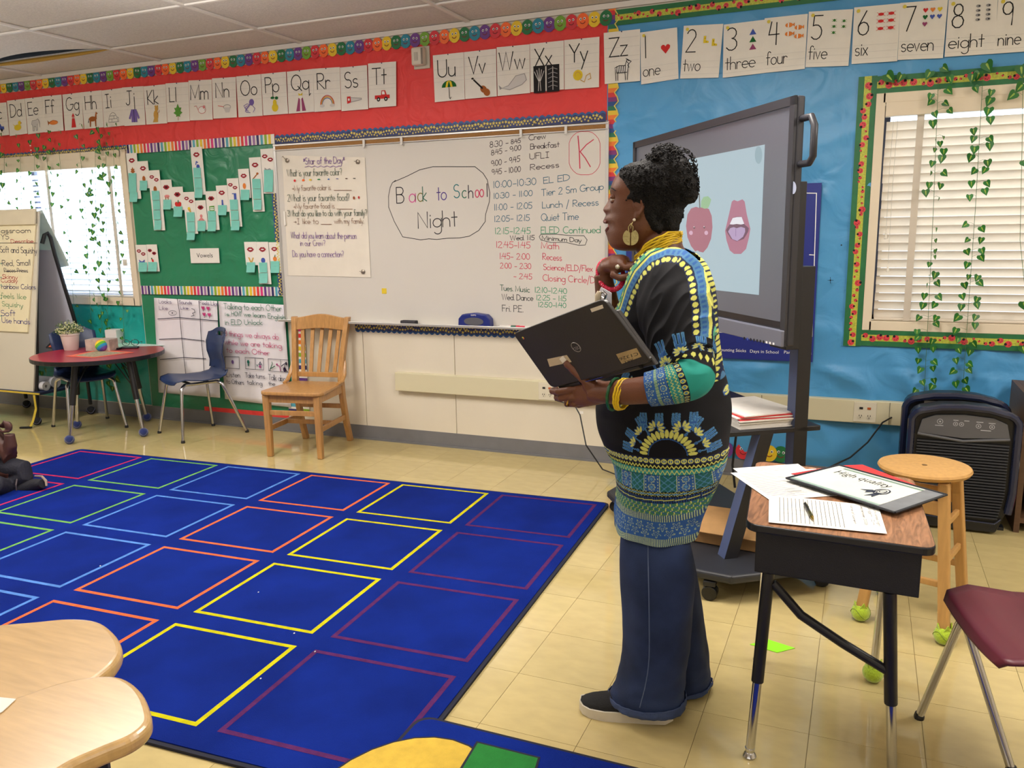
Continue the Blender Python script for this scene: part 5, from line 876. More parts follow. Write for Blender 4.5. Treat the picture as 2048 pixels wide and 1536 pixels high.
MB().tube([g+V((0, 0, .05))-f_*.007, g+V((0, 0, .055)), g+V((0, 0, .05))+f_*.007], .0026, FRM, 6).build('bridge', t)
MB().box(TP(233, 699)+V((0, 0, .008)), (.07, .04, .014), mat('black_phone', (22, 22, 26), .25), Matrix.Rotation(.2, 3, 'Z')).build('stapler', label='small black object left of the glasses case', cat='case', bevel=.004)
# school chairs with one-piece shells
def shell_chair(label, feet, seatz, hgt, mt, grp, rz, c, wd=.40):
    t = thing('school_chair', label, 'chair', (c.x, c.y, 0), rz, group=grp); W = lambda x, y, z: WM[t.name] @ V((x, y, z))
    pr = [(-.215, seatz-.028), (-.20, seatz-.006), (-.14, seatz+.006), (-.02, seatz-.012), (.10, seatz-.010), (.155, seatz+.004), (.185, seatz+.045), (.190, seatz+.10), (.175, seatz+.17), (.180, seatz+.24), (.205, seatz+.31), (.225, seatz+hgt)]
    ws = [.155, .175, .19, .195, .185, .165, .150, .140, .150, .165, .165, .115]; n = 12
    def fr2(i, u):      # i fractional index along the profile, u across
        k = min(int(i), len(pr)-2); f = i-k; y = pr[k][0]*(1-f)+pr[k+1][0]*f; z = pr[k][1]*(1-f)+pr[k+1][1]*f; w_ = (ws[k]*(1-f)+ws[k+1]*f)*wd/.40
        cv = .030*u*u
        return (u*w_, y-(cv*1.0 if k > 5 else 0), z+(cv*.5 if k <= 5 else 0)-(.03*u**4 if k == len(pr)-2 else 0)*f)
    b = MB(); NP_ = 44; b.m(mt); keep = {}
    for j in range(NP_+1):
        for i in range(n+1): b.v.append(fr2(j/NP_*(len(pr)-1), i/n*2-1))
    for j in range(NP_):
        for i in range(n):
            uc, zc = (i+.5)/n*2-1, j
            if 39 <= j <= 40 and abs(uc) < .34: continue
            b.f.append((j*(n+1)+i, j*(n+1)+i+1, (j+1)*(n+1)+i+1, (j+1)*(n+1)+i)); b.mi.append(0)
    b.build('seat_shell', t, world=False, smooth=True, solid=.008, auto=60)
    lf = [t.matrix_world]; 
    for k, (fx, fy) in enumerate(feet):      # local feet: front left, front right, back left, back right
        sx = 1 if fx > 0 else -1; fr_ = k < 2; top = V((sx*.135, -.13 if fr_ else .10, seatz-.028)); el = V((sx*.165, (-.165 if fr_ else .13), seatz-.050))
        f = V((fx, fy, .008)); o = MB().tube([top, el*.6+top*.4+V((0, 0, .004)), el, el.lerp(f, .08), f], .0115, CHR, 10).build('leg', t, world=False, smooth=True)
        MB().lathe([(0, 0), (.014, 0), (.015, .008), (.012, .02), (0, .021)], (fx, fy, 0), BLKM, 10).build('glide', o, world=False)
    b = MB()
    for s in (-1, 1): b.tube([(s*.135, -.13, seatz-.028), (s*.135, .10, seatz-.028)], .011, CHR, 8)
    for y in (-.08, .05): b.tube([(-.135, y, seatz-.030), (.135, y, seatz-.030)], .010, CHR, 8)
    b.build('under_frame', t, world=False, smooth=True, kind='stuff')
    return t
SHB = mat('navy_plastic_shell', (38, 54, 92), .38, spec=.5, var=.04, vs=8); SHM = mat('burgundy_shell', (92, 28, 44), .42, spec=.5, var=.05, vs=9)
def locfeet(c, rz, feet):
    M = (Matrix.Translation((c.x, c.y, 0)) @ Matrix.Rotation(rz, 4, 'Z')).inverted(); return [tuple((M @ V((f.x, f.y, 0)))[:2]) for f in feet]
ft = [Fp(315, 866), Fp(362, 886), Fp(440, 846), Fp(490, 864)]; ft[2].y = min(ft[2].y, 4.80); c = sum(ft, V())/4; rz = -.47
shell_chair('navy school chair facing left in front of the white charts', sorted(locfeet(c, rz, ft)[:2])+sorted(locfeet(c, rz, ft)[2:]), .43, .350, SHB, 'navy school chairs', rz, c+V((.02, .0, 0)))
ft = [Fp(277, 835), Fp(172, 853), Fp(205, 822), Fp(100, 843)]; c = V((-5.62, 4.45, 0)); c = sum((V((f.x, min(f.y, 4.78), 0)) for f in ft), V())/4; rz = 1.15
shell_chair('navy school chair tucked behind the red table', [(-.20, -.24), (.20, -.24), (-.20, .22), (.20, .22)], .42, .36, SHB, 'navy school chairs', rz, V((-5.50, 4.44, 0)))
# wooden chair
OAK = mat('honey_oak', (178, 132, 78), .34, spec=.5, var=.16, vs=14, stretch=(6, 6, .6), bump=.05, bs=60, coat=.2)
wf_ = [Fp(541, 909), Fp(652, 915), Fp(697, 881), Fp(620, 879)]; c = V((-3.435, 4.475, 0)); rz = .17
t = thing('wooden_chair', 'honey oak slat-back chair standing under the whiteboard corner', 'chair', c, rz); W = 0
sz = .445; b = MB()
seat = [(-.205, -.235), (-.17, -.25), (.17, -.25), (.215, -.235), (.225, -.20), (.19, .175), (-.19, .175), (-.225, -.20)]
MB().prism([V((x, y, sz-.024)) for x, y in seat], (0, 0, .024), OAK).build('seat', t, world=False, bevel=.008, seg=3)
for s in (-1, 1):
    MB().beam((s*.182, -.21, 0), (s*.182, -.21, sz-.024), .036, .036, OAK, up=(0, 1, 0), w2=.046, h2=.046).build('front_leg', t, world=False, bevel=.006)
    MB().loft([[V((s*.172+s*dx*.5+u*.018, y+w_*.021, z)) for u, w_ in ((-1, -1), (1, -1), (1, 1), (-1, 1))] for z, y, dx in ((0, .275, .0), (.15, .225, .0), (.33, .185, .0), (.46, .175, .0), (.62, .205, .015), (.78, .245, .04), (.885, .272, .06))], OAK).build('back_leg', t, world=False, bevel=.005)
    MB().beam((s*.182, -.195, .19), (s*.172, .205, .19), .018, .034, OAK).build('side_stretcher', t, world=False, bevel=.003)
    MB().beam((s*.182, -.20, sz-.05), (s*.172, .17, sz-.05), .02, .05, OAK).build('side_apron', t, world=False)
    MB().tube([(s*.198, .06, sz+.003), (s*.206, .12, sz+.012), (s*.205, .165, sz+.05), (s*.196, .195, sz+.125), (s*.190, .205, sz+.145)], [.012, .015, .015, .013, .010], OAK, 8, .8).build('hip_brace', t, world=False, smooth=True)
MB().beam((-.17, -.21, sz-.05), (.17, -.21, sz-.05), .02, .05, OAK).build('front_apron', t, world=False)
MB().beam((-.18, -.21, .30), (.18, -.21, .30), .02, .032, OAK).build('front_stretcher', t, world=False, bevel=.003)
MB().beam((-.18, .02, .19), (.18, .02, .19), .018, .030, OAK).build('cross_stretcher', t, world=False, bevel=.003)
MB().beam((-.165, .19, .27), (.165, .19, .27), .018, .032, OAK).build('back_stretcher', t, world=False, bevel=.003)
def crest(u):
    return .885+.022*cos(u*PI/2)**2*(1 if abs(u) < 1 else 0)
ring = []
for k in range(17):
    u = k/16*2-1; x = u*.205; zt2 = .878+.026*(.5+.5*cos(u*PI)); zb3 = .800+.006*cos(u*PI); yb = .252+.022*(1-u*u)
    ring.append([V((x, yb-.011-.006, zb3)), V((x, yb+.011-.006, zb3)), V((x, yb+.011+.006, zt2)), V((x, yb-.011+.006, zt2))])
MB().loft(ring, OAK).build('crest_rail', t, world=False, bevel=.004)
MB().beam((-.172, .188, sz+.045), (.172, .188, sz+.045), .020, .034, OAK).build('lower_rail', t, world=False, bevel=.003)
for k in range(5):
    u = (k-2)/2; MB().loft([[V((u*(.118+.022*f)+dx*.013, .190+.075*f+.022*(1-u*u)*f+dy*.005, sz+.055+.31*f)) for dx, dy in ((-1, -1), (1, -1), (1, 1), (-1, 1))] for f in (0, .3, .6, 1)], OAK).build('slat', t, world=False)
# easel with chart pad
GRYB = mat('grey_board', (186, 190, 208), .4, var=.02); FEA = mat('chart_pad_paper', (226, 216, 184), .75, var=.03, vs=10); WEB = mat('easel_white_board', (206, 200, 186), .3)
eR = Wp(82, 420, 4.50); fR = Fp(75, 850); rR = V((-6.06, 4.80, .0)); Wd = .78; t = thing('easel', 'two-sided easel on black felt feet holding a handwritten chart pad', 'easel', (-6.3, 4.55, 0))
eZ = eR.z; eX = eR.x
for s in (0, 1):
    dx = V((-Wd*s, 0, 0)); MB().tube([fR+dx+V((0, 0, .02)), V((eX-.02, 4.47, eZ-.04))+dx], .013, BLKM, 8).build('front_leg', t)
    tp = Wp(90, 466, 4.50); MB().tube([V((eX-.005, 4.48, tp.z-.08))+dx, Wp(89, 470, 4.50)+dx, Wp(95, 466, 4.52)+dx, Wp(101, 475, 4.54)+dx, Wp(110, 510, 4.56)+dx, Wp(150, 643, 4.68)+dx, Wp(172, 740, 4.75)+dx, Wp(181, 808, 4.79)+dx], .015, BLKM, 8).build('rear_leg', t)
    for f in (fR+dx, Wp(181, 812, 4.79)+dx): ball_on(t, V((f.x, f.y, 0)), .034, BLKF, name='felt_foot')
def eP(px, py, off=0.):      # point on the easel's front face
    n = V((0, -(eZ-.04), -(4.47-fR.y))).normalized()*-1; n = V((0, -eZ, (4.47-fR.y))).normalized(); return Pl(px, py, V((eX, 4.47, eZ-.04))+n*(.016+off), n)
x1_ = eP(70, 600).x
A_, B_, C_, D_ = eP(-150, 418), eP(80, 420), eP(66, 786), eP(-150, 765)
L_ = B_.x-Wd; 
def eQ(x, z, off): 
    k = (z-0)/(eZ-.04); return V((x, fR.y+(4.47-fR.y)*k-.014-off, z))
MB().prism([eQ(B_.x-Wd, B_.z-.01, 0), eQ(B_.x, B_.z-.01, 0), eQ(C_.x+.02, C_.z, 0), eQ(C_.x+.02-Wd, C_.z, 0)], (0, -.012, 0), WEB).build('front_board', t)
zt3 = eP(70, 447).z; zb4 = eP(60, 664).z
pad = MB().prism([eQ(B_.x-.72, zt3, .013), eQ(B_.x-.025, zt3, .013), eQ(eP(57, 664).x+.02, zb4, .013), eQ(B_.x-.78, zb4, .013)], (0, -.012, 0), FEA).build('chart_pad', t)
MB().prism([eQ(B_.x-.72, B_.z+.01, .016), eQ(B_.x-.012, B_.z+.01, .016), eQ(B_.x-.02, zt3-.01, .020), eQ(B_.x-.72, zt3-.01, .020)], (0, -.02, 0), mat('pad_flap', (206, 196, 172), .7, var=.04, vs=9)).build('pad_binding', t, bevel=.008)
yb_ = lambda py: eP(30, py, .026)
d = Draw(lambda u, v, h: eQ(u, v, .0265))
for s_, x0, y0, x1, y1, h, cc, wd in (('assroom', 5, 211, 200, 209, 30, (50, 46, 56), .005), ('YS', 5, 252, 60, 250, 34, (50, 46, 56), .005), ('Describe', 70, 276, 215, 274, 24, (170, 50, 70), .0045), ('Soft and Squishy', 0, 335, 238, 342, 38, (60, 58, 80), .005), ('Red, Small', 14, 422, 198, 418, 36, (60, 58, 80), .005), ('Pieces Prices', 26, 462, 180, 464, 26, (60, 58, 80), .004), ('Skinny', 15, 502, 115, 508, 26, (176, 60, 70), .0045), ('Cuddly', 5, 526, 115, 530, 24, (176, 60, 70), .0045), ('rainbow Colors', 10, 567, 230, 572, 30, (50, 54, 110), .005), ('feels like', 5, 628, 170, 636, 34, (90, 150, 110), .0045), ('Squishy', 12, 678, 150, 690, 30, (90, 150, 110), .0045), ('Soft', 5, 742, 102, 742, 36, (70, 70, 140), .005), ('Use hands', 12, 784, 195, 796, 34, (70, 70, 140), .005)):
    a, e, g_ = eP(x0/3.2, 400+y0/3.2, .026), eP(x1/3.2, 400+y1/3.2, .026), eP(x0/3.2, 400+(y0-h)/3.2, .026)
    d2 = Draw(d.fr); d2.text(s_, a.x, a.z, (g_.z-a.z), wd*.85, ink(*cc), width=e.x-a.x, slope=(e.z-a.z)/(e.x-a.x), jit=.05); d2.build('handwritten_line', pad)
a, e = eP(-20, 486, .026), eP(74, 486, .026); d.stroke([(a.x, a.z), (e.x, e.z)], .004, ink(60, 56, 60)); a, e = eP(8, 543, .026), eP(48, 542, .026); d.stroke([(a.x, a.z), (e.x, e.z)], .004, ink(60, 56, 60))
for py in (527, 555, 570, 597, 632): a = eP(2, py, .026); d.ell(a.x, a.z, .006, None, ink(40, 130, 120), 8)
d.build('rules_and_bullets', pad, kind='stuff')
MB().prism([Wp(106, 500, 4.555)+V((-Wd, 0, 0)), Wp(106, 500, 4.555), Wp(166, 715, 4.725), Wp(166, 715, 4.725)+V((-Wd, 0, 0))], (0, .010, 0), GRYB).build('rear_board', t)
PG = mat('flipped_page', (206, 214, 204), .8, trans=.35)
MB().grid(8, 10, lambda u, v: V((eX-.70+.72*u+.03*v, 4.515+.115*v+.02*sin(u*5+v*3), eZ-.01-.43*v+.015*sin(u*7))), PG).build('flipped_page', t, solid=.001)
# lower rack with rolled paper
NVT = mat('navy_vinyl', (34, 46, 80), .5); YS = mat('yellow_strap', (206, 180, 60), .6)
sz_ = .26; c1, c2 = V((-6.72, 4.36, sz_)), V((-5.88, 4.36, sz_))
t = thing('paper_rack', 'low navy rack with yellow edging under the easel', 'rack', (-6.3, 4.5, sz_-.02))
MB().box((-6.30, 4.50, sz_), (.86, .34, .022), NVT).build('shelf', t, bevel=.004)
MB().box((-6.30, 4.325, sz_), (.87, .008, .012), YS).build('yellow_edge', t)
for k, (y, z, r, lab) in enumerate(((4.41, sz_+.011, .035, 'white roll of paper lying at the front of the navy rack'), (4.52, sz_+.011, .045, 'thicker pale roll of paper behind the front roll on the rack'))):
    R = Matrix.Rotation(PI/2, 3, 'Y'); MB().lathe([(r*.35, -.40), (r, -.40), (r, .40-.03*k), (r*.35, .40-.03*k), (r*.35, .37), (r*.3, -.38)], (-6.29, y, z+r), mat('roll_%d' % k, (214, 214, 222), .6), 20, R).build('paper_roll', label=lab, cat='paper roll', smooth=True)
st_ = [Wp(68, 790, 4.30), Wp(72, 818, 4.30), Wp(66, 842, 4.28), Fp(60, 856)]
b = MB()
for a, e in zip(st_[:-1], st_[1:]): b.beam(a, e, .022, .002, YS, up=(0, 1, 0))
b.build('strap', label='yellow strap dangling from the navy rack to the floor', cat='strap')
p = Fp(52, 857); MB().box((p.x, p.y, .008), (.09, .025, .012), BLKM, Matrix.Rotation(.4, 3, 'Z')).build('strap_buckle', label='black strap buckle lying on the floor beside the easel foot', cat='buckle', bevel=.003)
# petal-shaped maple desks
MAPLE = mat('maple_laminate', (188, 154, 102), .26, spec=.45, var=.09, vs=9, stretch=(1.2, 9, 6), coat=.2)
PZ = .70
def cr(P, n=5):      # closed Catmull-Rom through points
    o = []; m_ = len(P)
    for i in range(m_):
        a, b_, c_, d_ = P[i-1], P[i], P[(i+1) % m_], P[(i+2) % m_]
        for k in range(n): f = k/n; o.append(.5*((2*b_)+(c_-a)*f+(2*a-5*b_+4*c_-d_)*f*f+(3*b_-a-3*c_+d_)*f**3))
    return o
for lab, px, lp in (('maple petal desk farther from the camera at lower left', ((-170, 1262), (0, 1247), (70, 1241), (140, 1235), (195, 1240), (228, 1262), (244, 1290), (238, 1314), (214, 1340), (150, 1385), (60, 1430), (-60, 1460), (-170, 1470)), (150, 1420)), ('maple petal desk nearest the camera at lower left', ((-170, 1440), (-60, 1415), (30, 1392), (120, 1362), (190, 1350), (245, 1352), (284, 1380), (303, 1425), (296, 1450), (262, 1476), (200, 1502), (130, 1535), (40, 1600), (-60, 1670), (-170, 1640)), (222, 1515))):
    z = PZ if 'farther' in lab else PZ+.012
    P = cr([Fp(x, y, z) for x, y in px]); cm = sum(P, V())/len(P); t = thing('petal_desk', lab, 'desk', (cm.x, cm.y, 0), group='petal desks')
    MB().prism([p+V((0, 0, -.030)) for p in P], (0, 0, .030), MAPLE).build('desktop', t, bevel=.011, seg=4)
    lg = Pl(lp[0], lp[1], cm, V((0, 1, 0)))
    for k, (dx, dy) in enumerate(((.07, -.0), (-.16, .04), (-.16, -.10))):
        q = cm+V((dx, dy, 0)); MB().tube([(q.x, q.y, z-.03), (q.x, q.y, .36)], .022, BLKM, 10).build('leg', t); MB().tube([(q.x, q.y, .37), (q.x, q.y, .0)], .015, CHR, 10).build('chrome_insert', t)
MB().prism([Fp(x, y, PZ+.013) for x, y in ((-40, 1392), (32, 1399), (5, 1424), (-40, 1450))], (0, 0, .0015), PAPER).build('sheet_of_paper', label='white sheet corner on the nearest petal desk', cat='paper')
# ---------------------------------------------------------------- interactive display on its stand
BO = V((-.61, 3.70, 0)); ud = V((cos(math.radians(-54)), sin(math.radians(-54)), 0)); nd = V((-ud.y*-1, ud.x*-1, 0)); nd = V((ud.y, -ud.x, 0))
BL = lambda u, n, z: BO+ud*u+nd*n+V((0, 0, z))
BEZ = mat('display_bezel', (44, 44, 50), .38); DSC = mat('display_glass', (72, 74, 82), .22, spec=.6, emit=((100, 100, 108), .34)); STD = mat('stand_blue_grey', (70, 84, 122), .45); STK2 = mat('stand_black', (26, 26, 32), .45); SLV = mat('silver_bezel', (104, 106, 120), .4)
t = thing('mobile_stand', 'black and blue-grey rolling stand under the big display', 'stand', BO)
MB().prism([BL(u, n, .085) for u, n in ((-.62, -.20), (-.52, -.31), (.52, -.31), (.62, -.20), (.62, .20), (.52, .31), (-.52, .31), (-.62, .20))], (0, 0, .038), mat('base_deck', (40, 42, 48), .42, var=.1, vs=30)).build('base_deck', t, bevel=.012, seg=3)
for su in (-1, 1):
    for sn in (-1, 1):
        c = BL(.54*su, .25*sn, 0); k = thing_c = MB().box(c+V((0, 0, .072)), (.05, .05, .022), BLKM).build('caster', t, bevel=.004)
        for s in (-1, 1): MB().lathe([(0, -.009), (.028, -.009), (.031, -.005), (.031, .005), (.028, .009), (0, .009)], c+V((0, .015*s, .031)), mat('caster_wheel', (18, 18, 20), .3), 18, Matrix.Rotation(PI/2, 3, 'X')).build('wheel', k, smooth=True)
        MB().box(c+V((0, 0, .050)), (.026, .046, .026), BLKM).build('fork', k, bevel=.006)
for u in (-.43, .43):
    for (na, za), (nb, zb_), nm in ((((-.17), .12), ((-.17), 1.30), 'column'), ((.12, .122), (-.02, .64), 'front_strut')):
        a, e = BL(u, na, za), BL(u, nb, zb_); b = MB(); w_ = .060
        sd = ud*w_*.5; fw = nd*.030
        rg = [[p-sd-fw, p+sd-fw, p+sd+fw, p-sd+fw] for p in (a, e)]; b.loft(rg, STD)
        # the side that faces the room's right is black
        b.m(STK2); b.mi = [0, b.cur, 0, 0, 0, 0]; b.build(nm, t, bevel=.002)
MB().prism([BL(u, n, .635) for u, n in ((-.46, -.26), (.46, -.26), (.46, .16), (-.46, .16))], (0, 0, .022), STK2).build('shelf', t, bevel=.004)
MB().box(BL(0, -.17, 1.22), (.9, .03, .08), STK2, Matrix.Rotation(math.radians(-54), 3, 'Z')).build('cross_bar', t)
MB().prism([BL(u, -.06, z) for u, z in ((.38, .98), (.50, .98), (.50, 1.62), (.38, 1.62))], nd*-.06, STK2).build('mount_rail', t, bevel=.003)
# panel
w2_, TLp, TRp = 1.49, Pl(1270, 285, BO, nd), None
def solve_d():
    lo = None
    best = 0
    for k in range(-60, 60):
        P0 = BO+nd*(k*.01); a, b_ = Pl(1270, 285, P0, nd), Pl(1596, 190, P0, nd)
        e = abs((a-b_).length-1.49)
        if lo is None or e < lo: lo, best = e, k*.01
    return best
nD = solve_d(); P0 = BO+nd*nD; TLp, TRp = Pl(1270, 285, P0, nd), Pl(1596, 190, P0, nd); zt_d = (TLp.z+TRp.z)/2; zb_d = Pl(1582, 696, P0, nd).z
us = lambda p: (p-BO).dot(ud); uL, uR = us(TLp), us(TRp)
DP = lambda u, z, off=0.: BO+ud*u+nd*(nD+off)+V((0, 0, z))
t = thing('interactive_display', 'large dark framed display showing an apple and an open mouth', 'display', DP((uL+uR)/2, zb_d))
MB().prism([DP(uL, zb_d), DP(uR, zb_d), DP(uR, zt_d), DP(uL, zt_d)], nd*-.030, BEZ).build('housing', t, bevel=.006)
bz = .030
for q in (((uL, zt_d-bz), (uR, zt_d)), ((uL, zb_d), (uL+bz, zt_d)), ((uR-bz, zb_d), (uR, zt_d))):
    (a, z0), (b2, z1) = q; MB().prism([DP(a, z0, .001), DP(b2, z0, .001), DP(b2, z1, .001), DP(a, z1, .001)], nd*.010, BEZ).build('bezel', t)
MB().prism([DP(uL, zb_d, .001), DP(uR, zb_d, .001), DP(uR, zb_d+.058, .001), DP(uL, zb_d+.058, .001)], nd*.022, SLV).build('control_bezel', t, bevel=.003)
MB().prism([DP(uL+bz, zb_d+.058, .001), DP(uR-bz, zb_d+.058, .001), DP(uR-bz, zb_d+.085, .001), DP(uL+bz, zb_d+.085, .001)], nd*.002, mat('display_border', (30, 30, 34), .2)).build('lower_border', t)
scr = MB().prism([DP(uL+bz, zb_d+.06, .0005), DP(uR-bz, zb_d+.06, .0005), DP(uR-bz, zt_d-bz, .0005), DP(uL+bz, zt_d-bz, .0005)], nd*.001, DSC).build('screen', t)
def scm(n_, c, e): return mat(n_, (40, 42, 46), .3, spec=.5, emit=(c, e))
px2 = lambda px, py: (lambda p: (us(p), p.z))(Pl(px, py, P0, nd))
d = Draw(lambda u, v, h: DP(u, v, .0025+h)); SE = .85
d.lay(0).poly([px2(1322, 330), px2(1531, 289), px2(1519, 590), px2(1322, 568)], scm('slide_bg', (160, 180, 188), SE))
s5 = lambda pts: [px2(1240+x/3.49, 280+y/3.49) for x, y in pts]; AR, MR = scm('slide_apple', (158, 98, 112), SE), scm('slide_lips', (164, 104, 124), SE)
def slide_round(x, y, rx, ry, m_): d.poly(s5([(x+rx*cos(a), y+ry*sin(a)) for a in [2*PI*i/16 for i in range(16)]]), m_)
d.lay(.0004).poly(s5([(475, 520), (500, 478), (535, 466), (558, 474), (590, 468), (625, 482), (645, 530), (650, 610), (640, 690), (615, 750), (585, 785), (560, 780), (545, 770), (530, 778), (500, 740), (475, 680), (465, 600)]), AR)
d.lay(.0008).poly(s5([(570, 470), (572, 425), (588, 398), (620, 392), (642, 415), (632, 450), (620, 475), (595, 480)]), scm('slide_leaf', (140, 176, 134), SE)); d.stroke(s5([(558, 380), (562, 470)]), .010, scm('slide_stem', (96, 96, 92), SE))
for x, y, r, m_ in ((523, 612, 7, scm('slide_eye', (90, 60, 70), SE)), (593, 610, 7, scm('slide_eye', (90, 60, 70), SE)), (500, 648, 13, scm('slide_cheek', (200, 160, 180), SE)), (607, 648, 13, scm('slide_cheek', (200, 160, 180), SE))): slide_round(x, y, r, r*1.15, m_)
d.lay(.0012); slide_round(522, 606, 3, 4, scm('slide_white', (216, 214, 220), SE)); slide_round(592, 604, 3, 4, scm('slide_white', (216, 214, 220), SE))
d.lay(.0004).poly(s5([(738, 635), (765, 520), (785, 430), (800, 418), (825, 428), (860, 414), (875, 430), (890, 520), (915, 620), (905, 680), (885, 760), (850, 795), (800, 795), (770, 770), (748, 700)]), MR)
d.lay(.0008).poly(s5([(745, 628), (770, 590), (790, 545), (820, 535), (855, 535), (875, 590), (905, 615), (900, 640), (870, 690), (820, 708), (780, 690), (755, 650)]), scm('slide_mouth_dark', (104, 66, 86), SE))
d.lay(.0012).poly(s5([(772, 588), (792, 545), (822, 538), (855, 537), (873, 585), (850, 590), (820, 586), (795, 590)]), scm('slide_white', (216, 214, 220), SE)); d.poly(s5([(760, 640), (775, 615), (800, 608), (820, 616), (850, 606), (878, 615), (880, 640), (865, 675), (825, 705), (790, 692)]), scm('slide_tongue', (168, 144, 178), SE))
d.lay(.0016).stroke(s5([(815, 620), (815, 670)]), .004, scm('slide_tongue_line', (130, 100, 140), SE)); d.lay(.0004)
slide_round(972, 105, 26, 62, scm('slide_mark', (136, 160, 168), SE)); slide_round(1212, 333, 24, 45, scm('slide_dot', (190, 190, 205), SE))
d.build('slide_picture', scr)
b = Draw(lambda u, v, h: DP(u, v, .024+h))
for k in range(7): p = px2(1500+k*6.5, 676+k*1.2); b.poly(arc(p[0], p[1], .006, .006, 0, 360, 10), mat('button_blue', (60, 90, 180), .4) if k == 1 else BLACK)
for k in range(3): p = px2(1545+k*7, 684+k*1.4); b.rect(p[0]-.006, p[1]-.004, p[0]+.006, p[1]+.004, WHITE)
b.build('control_buttons', t)
hz0, hz1 = zt_d-.225, zt_d-.075; MB().tube([DP(uR, hz0, -.02), DP(uR+.055, hz0, -.02), DP(uR+.075, hz0+.02, -.02), DP(uR+.075, hz1-.03, -.02), DP(uR+.055, hz1, -.02), DP(uR, hz1, -.02)], .012, BEZ, 10).build('side_handle', t, smooth=True)
# papers on the stand's shelf
RDF = mat('red_folder', (196, 46, 50), .5)
t = thing('paper_pile', 'thick pile of white papers with red folders on the stand shelf', 'papers', BL(.1, -.05, .657)); rs = random.Random(9)
for k in range(11):
    a = rs.uniform(-.05, .05)+(.12 if k == 10 else 0); c = BL(.28+rs.uniform(-.008, .008), -.04+rs.uniform(-.006, .006), .6575+k*.0052); R = Matrix.Rotation(math.radians(-54)+a, 3, 'Z')
    MB().box(c+V((0, 0, .0026)), (.33, .27, .0048), PAPER if k not in (7, 9) else RDF, R).build('sheet', t)
# box and case on the base
CBD = mat('cardboard', (172, 132, 84), .75, var=.08, vs=20); c = BL(.27, .05, .124); R = Matrix.Rotation(math.radians(-8), 3, 'Z')
t = thing('cardboard_box', 'flat brown cardboard box with open flap on the stand base', 'box', c)
MB().box(c+V((.02, .02, .03)), (.30, .20, .058), CBD, R).build('body', t, bevel=.002)
MB().prism([c+V(v) for v in ((-.13, -.095, .060), (.17, -.13, .060), (.15, .10, .105), (-.14, .12, .105))], (0, 0, .003), CBD).build('lid', t)
MB().prism([c+R @ V(v) for v in ((-.13, -.085, .005), (-.13, -.085, .062), (-.20, -.07, .055), (-.215, -.05, .03), (-.19, -.06, .004))], (0, .003, 0), CBD).build('flap', t)
MB().prism([c+R @ V(v) for v in ((-.140, -.088, .030), (-.140, -.088, .058), (-.185, -.078, .054), (-.185, -.078, .028))], (0, -.001, 0), PAPER).build('shipping_label', t)
c = BL(-.02, .10, .124); t = thing('black_case', 'flat black case with pale markings lying on the stand base', 'case', c); R = Matrix.Rotation(math.radians(-54), 3, 'Z')
MB().box(c+V((0, 0, .022)), (.36, .26, .044), mat('case_black', (26, 30, 32), .4), R).build('shell', t, bevel=.006)
MB().box(c+R @ V((.12, -.09, .045)), (.06, .010, .002), mat('case_teal', (60, 150, 130), .5), R).build('teal_tab', t)
d = Draw(lambda u, v, h: c+R @ V((u, v, .0445+h)), .0006); d.stroke([(.05, -.05), (.05, .0), (.09, .0), (.09, -.05)], .012, mat('pale_mark', (170, 176, 190), .5)); d.build('marking', t)
# ---------------------------------------------------------------- pupil desk
WALN = mat('walnut_laminate', (148, 106, 76), .40, spec=.4, var=.42, vs=5.5, stretch=(1, .18, 1), rnd=0, bump=.03, bs=60)
_m = WALN.node_tree.nodes
for n_ in _m:
    if n_.type == 'TEX_NOISE': n_.inputs['Distortion'].default_value = 1.6; n_.inputs['Detail'].default_value = 8
    if n_.type == 'MAPPING': n_.inputs['Scale'].default_value = (11, 1.5, 1)
DZ = .695; cn = [Fp(1493, 1046, DZ), Fp(1873, 1098, DZ), Fp(1826, 957, DZ), Fp(1513, 922, DZ)]; dc = sum(cn, V())/4
rzd = math.atan2((cn[1]-cn[0]).y, (cn[1]-cn[0]).x); t = thing('pupil_desk', 'open-front pupil desk with wood-grain top and black metal book box', 'desk', (dc.x, dc.y, 0), rzd)
Mi = WM[t.name].inverted(); lc = [Mi @ p for p in cn]; hx = max(abs(p.x) for p in lc)-.002; hy = max(abs(p.y) for p in lc)-.004
QD = lambda x, y, z: V(((lc[0].x*(.5-x/hx/2)+lc[1].x*(.5+x/hx/2))*(.5-y/hy/2)+(lc[3].x*(.5-x/hx/2)+lc[2].x*(.5+x/hx/2))*(.5+y/hy/2), (lc[0].y*(.5-x/hx/2)+lc[1].y*(.5+x/hx/2))*(.5-y/hy/2)+(lc[3].y*(.5-x/hx/2)+lc[2].y*(.5+x/hx/2))*(.5+y/hy/2), z))
MB().prism([QD(x, y, DZ-.004) for x, y in rrect(-hx, -hy, hx, hy, .035, 5)], (0, 0, .004), WALN).build('desktop', t, world=False)
MB().prism([QD(x, y, DZ-.022) for x, y in rrect(-hx-.003, -hy-.003, hx+.003, hy+.003, .037, 5)], (0, 0, .0215), EDG).build('edge_band', t, world=False, bevel=.004)
bx, by = hx-.028, hy-.045; BBX = mat('book_box_black', (24, 24, 26), .5, bump=.15, bs=300)
b = MB(); z0, z1 = DZ-.150, DZ-.023
qb = [QD(-bx, -by, z0), QD(bx, -by, z0), QD(bx, by, z0), QD(-bx, by, z0)]; qi = [QD(-bx+.006, -by+.006, z0), QD(bx, -by+.006, z0), QD(bx, by-.006, z0), QD(-bx+.006, by-.006, z0)]; hv = V((0, 0, z1-z0)); b.m(BBX); b.prism(qb, (0, 0, .005))
for a, e in ((0, 1), (2, 3), (3, 0)): b.prism([qb[a], qb[e], qi[e], qi[a]], hv)
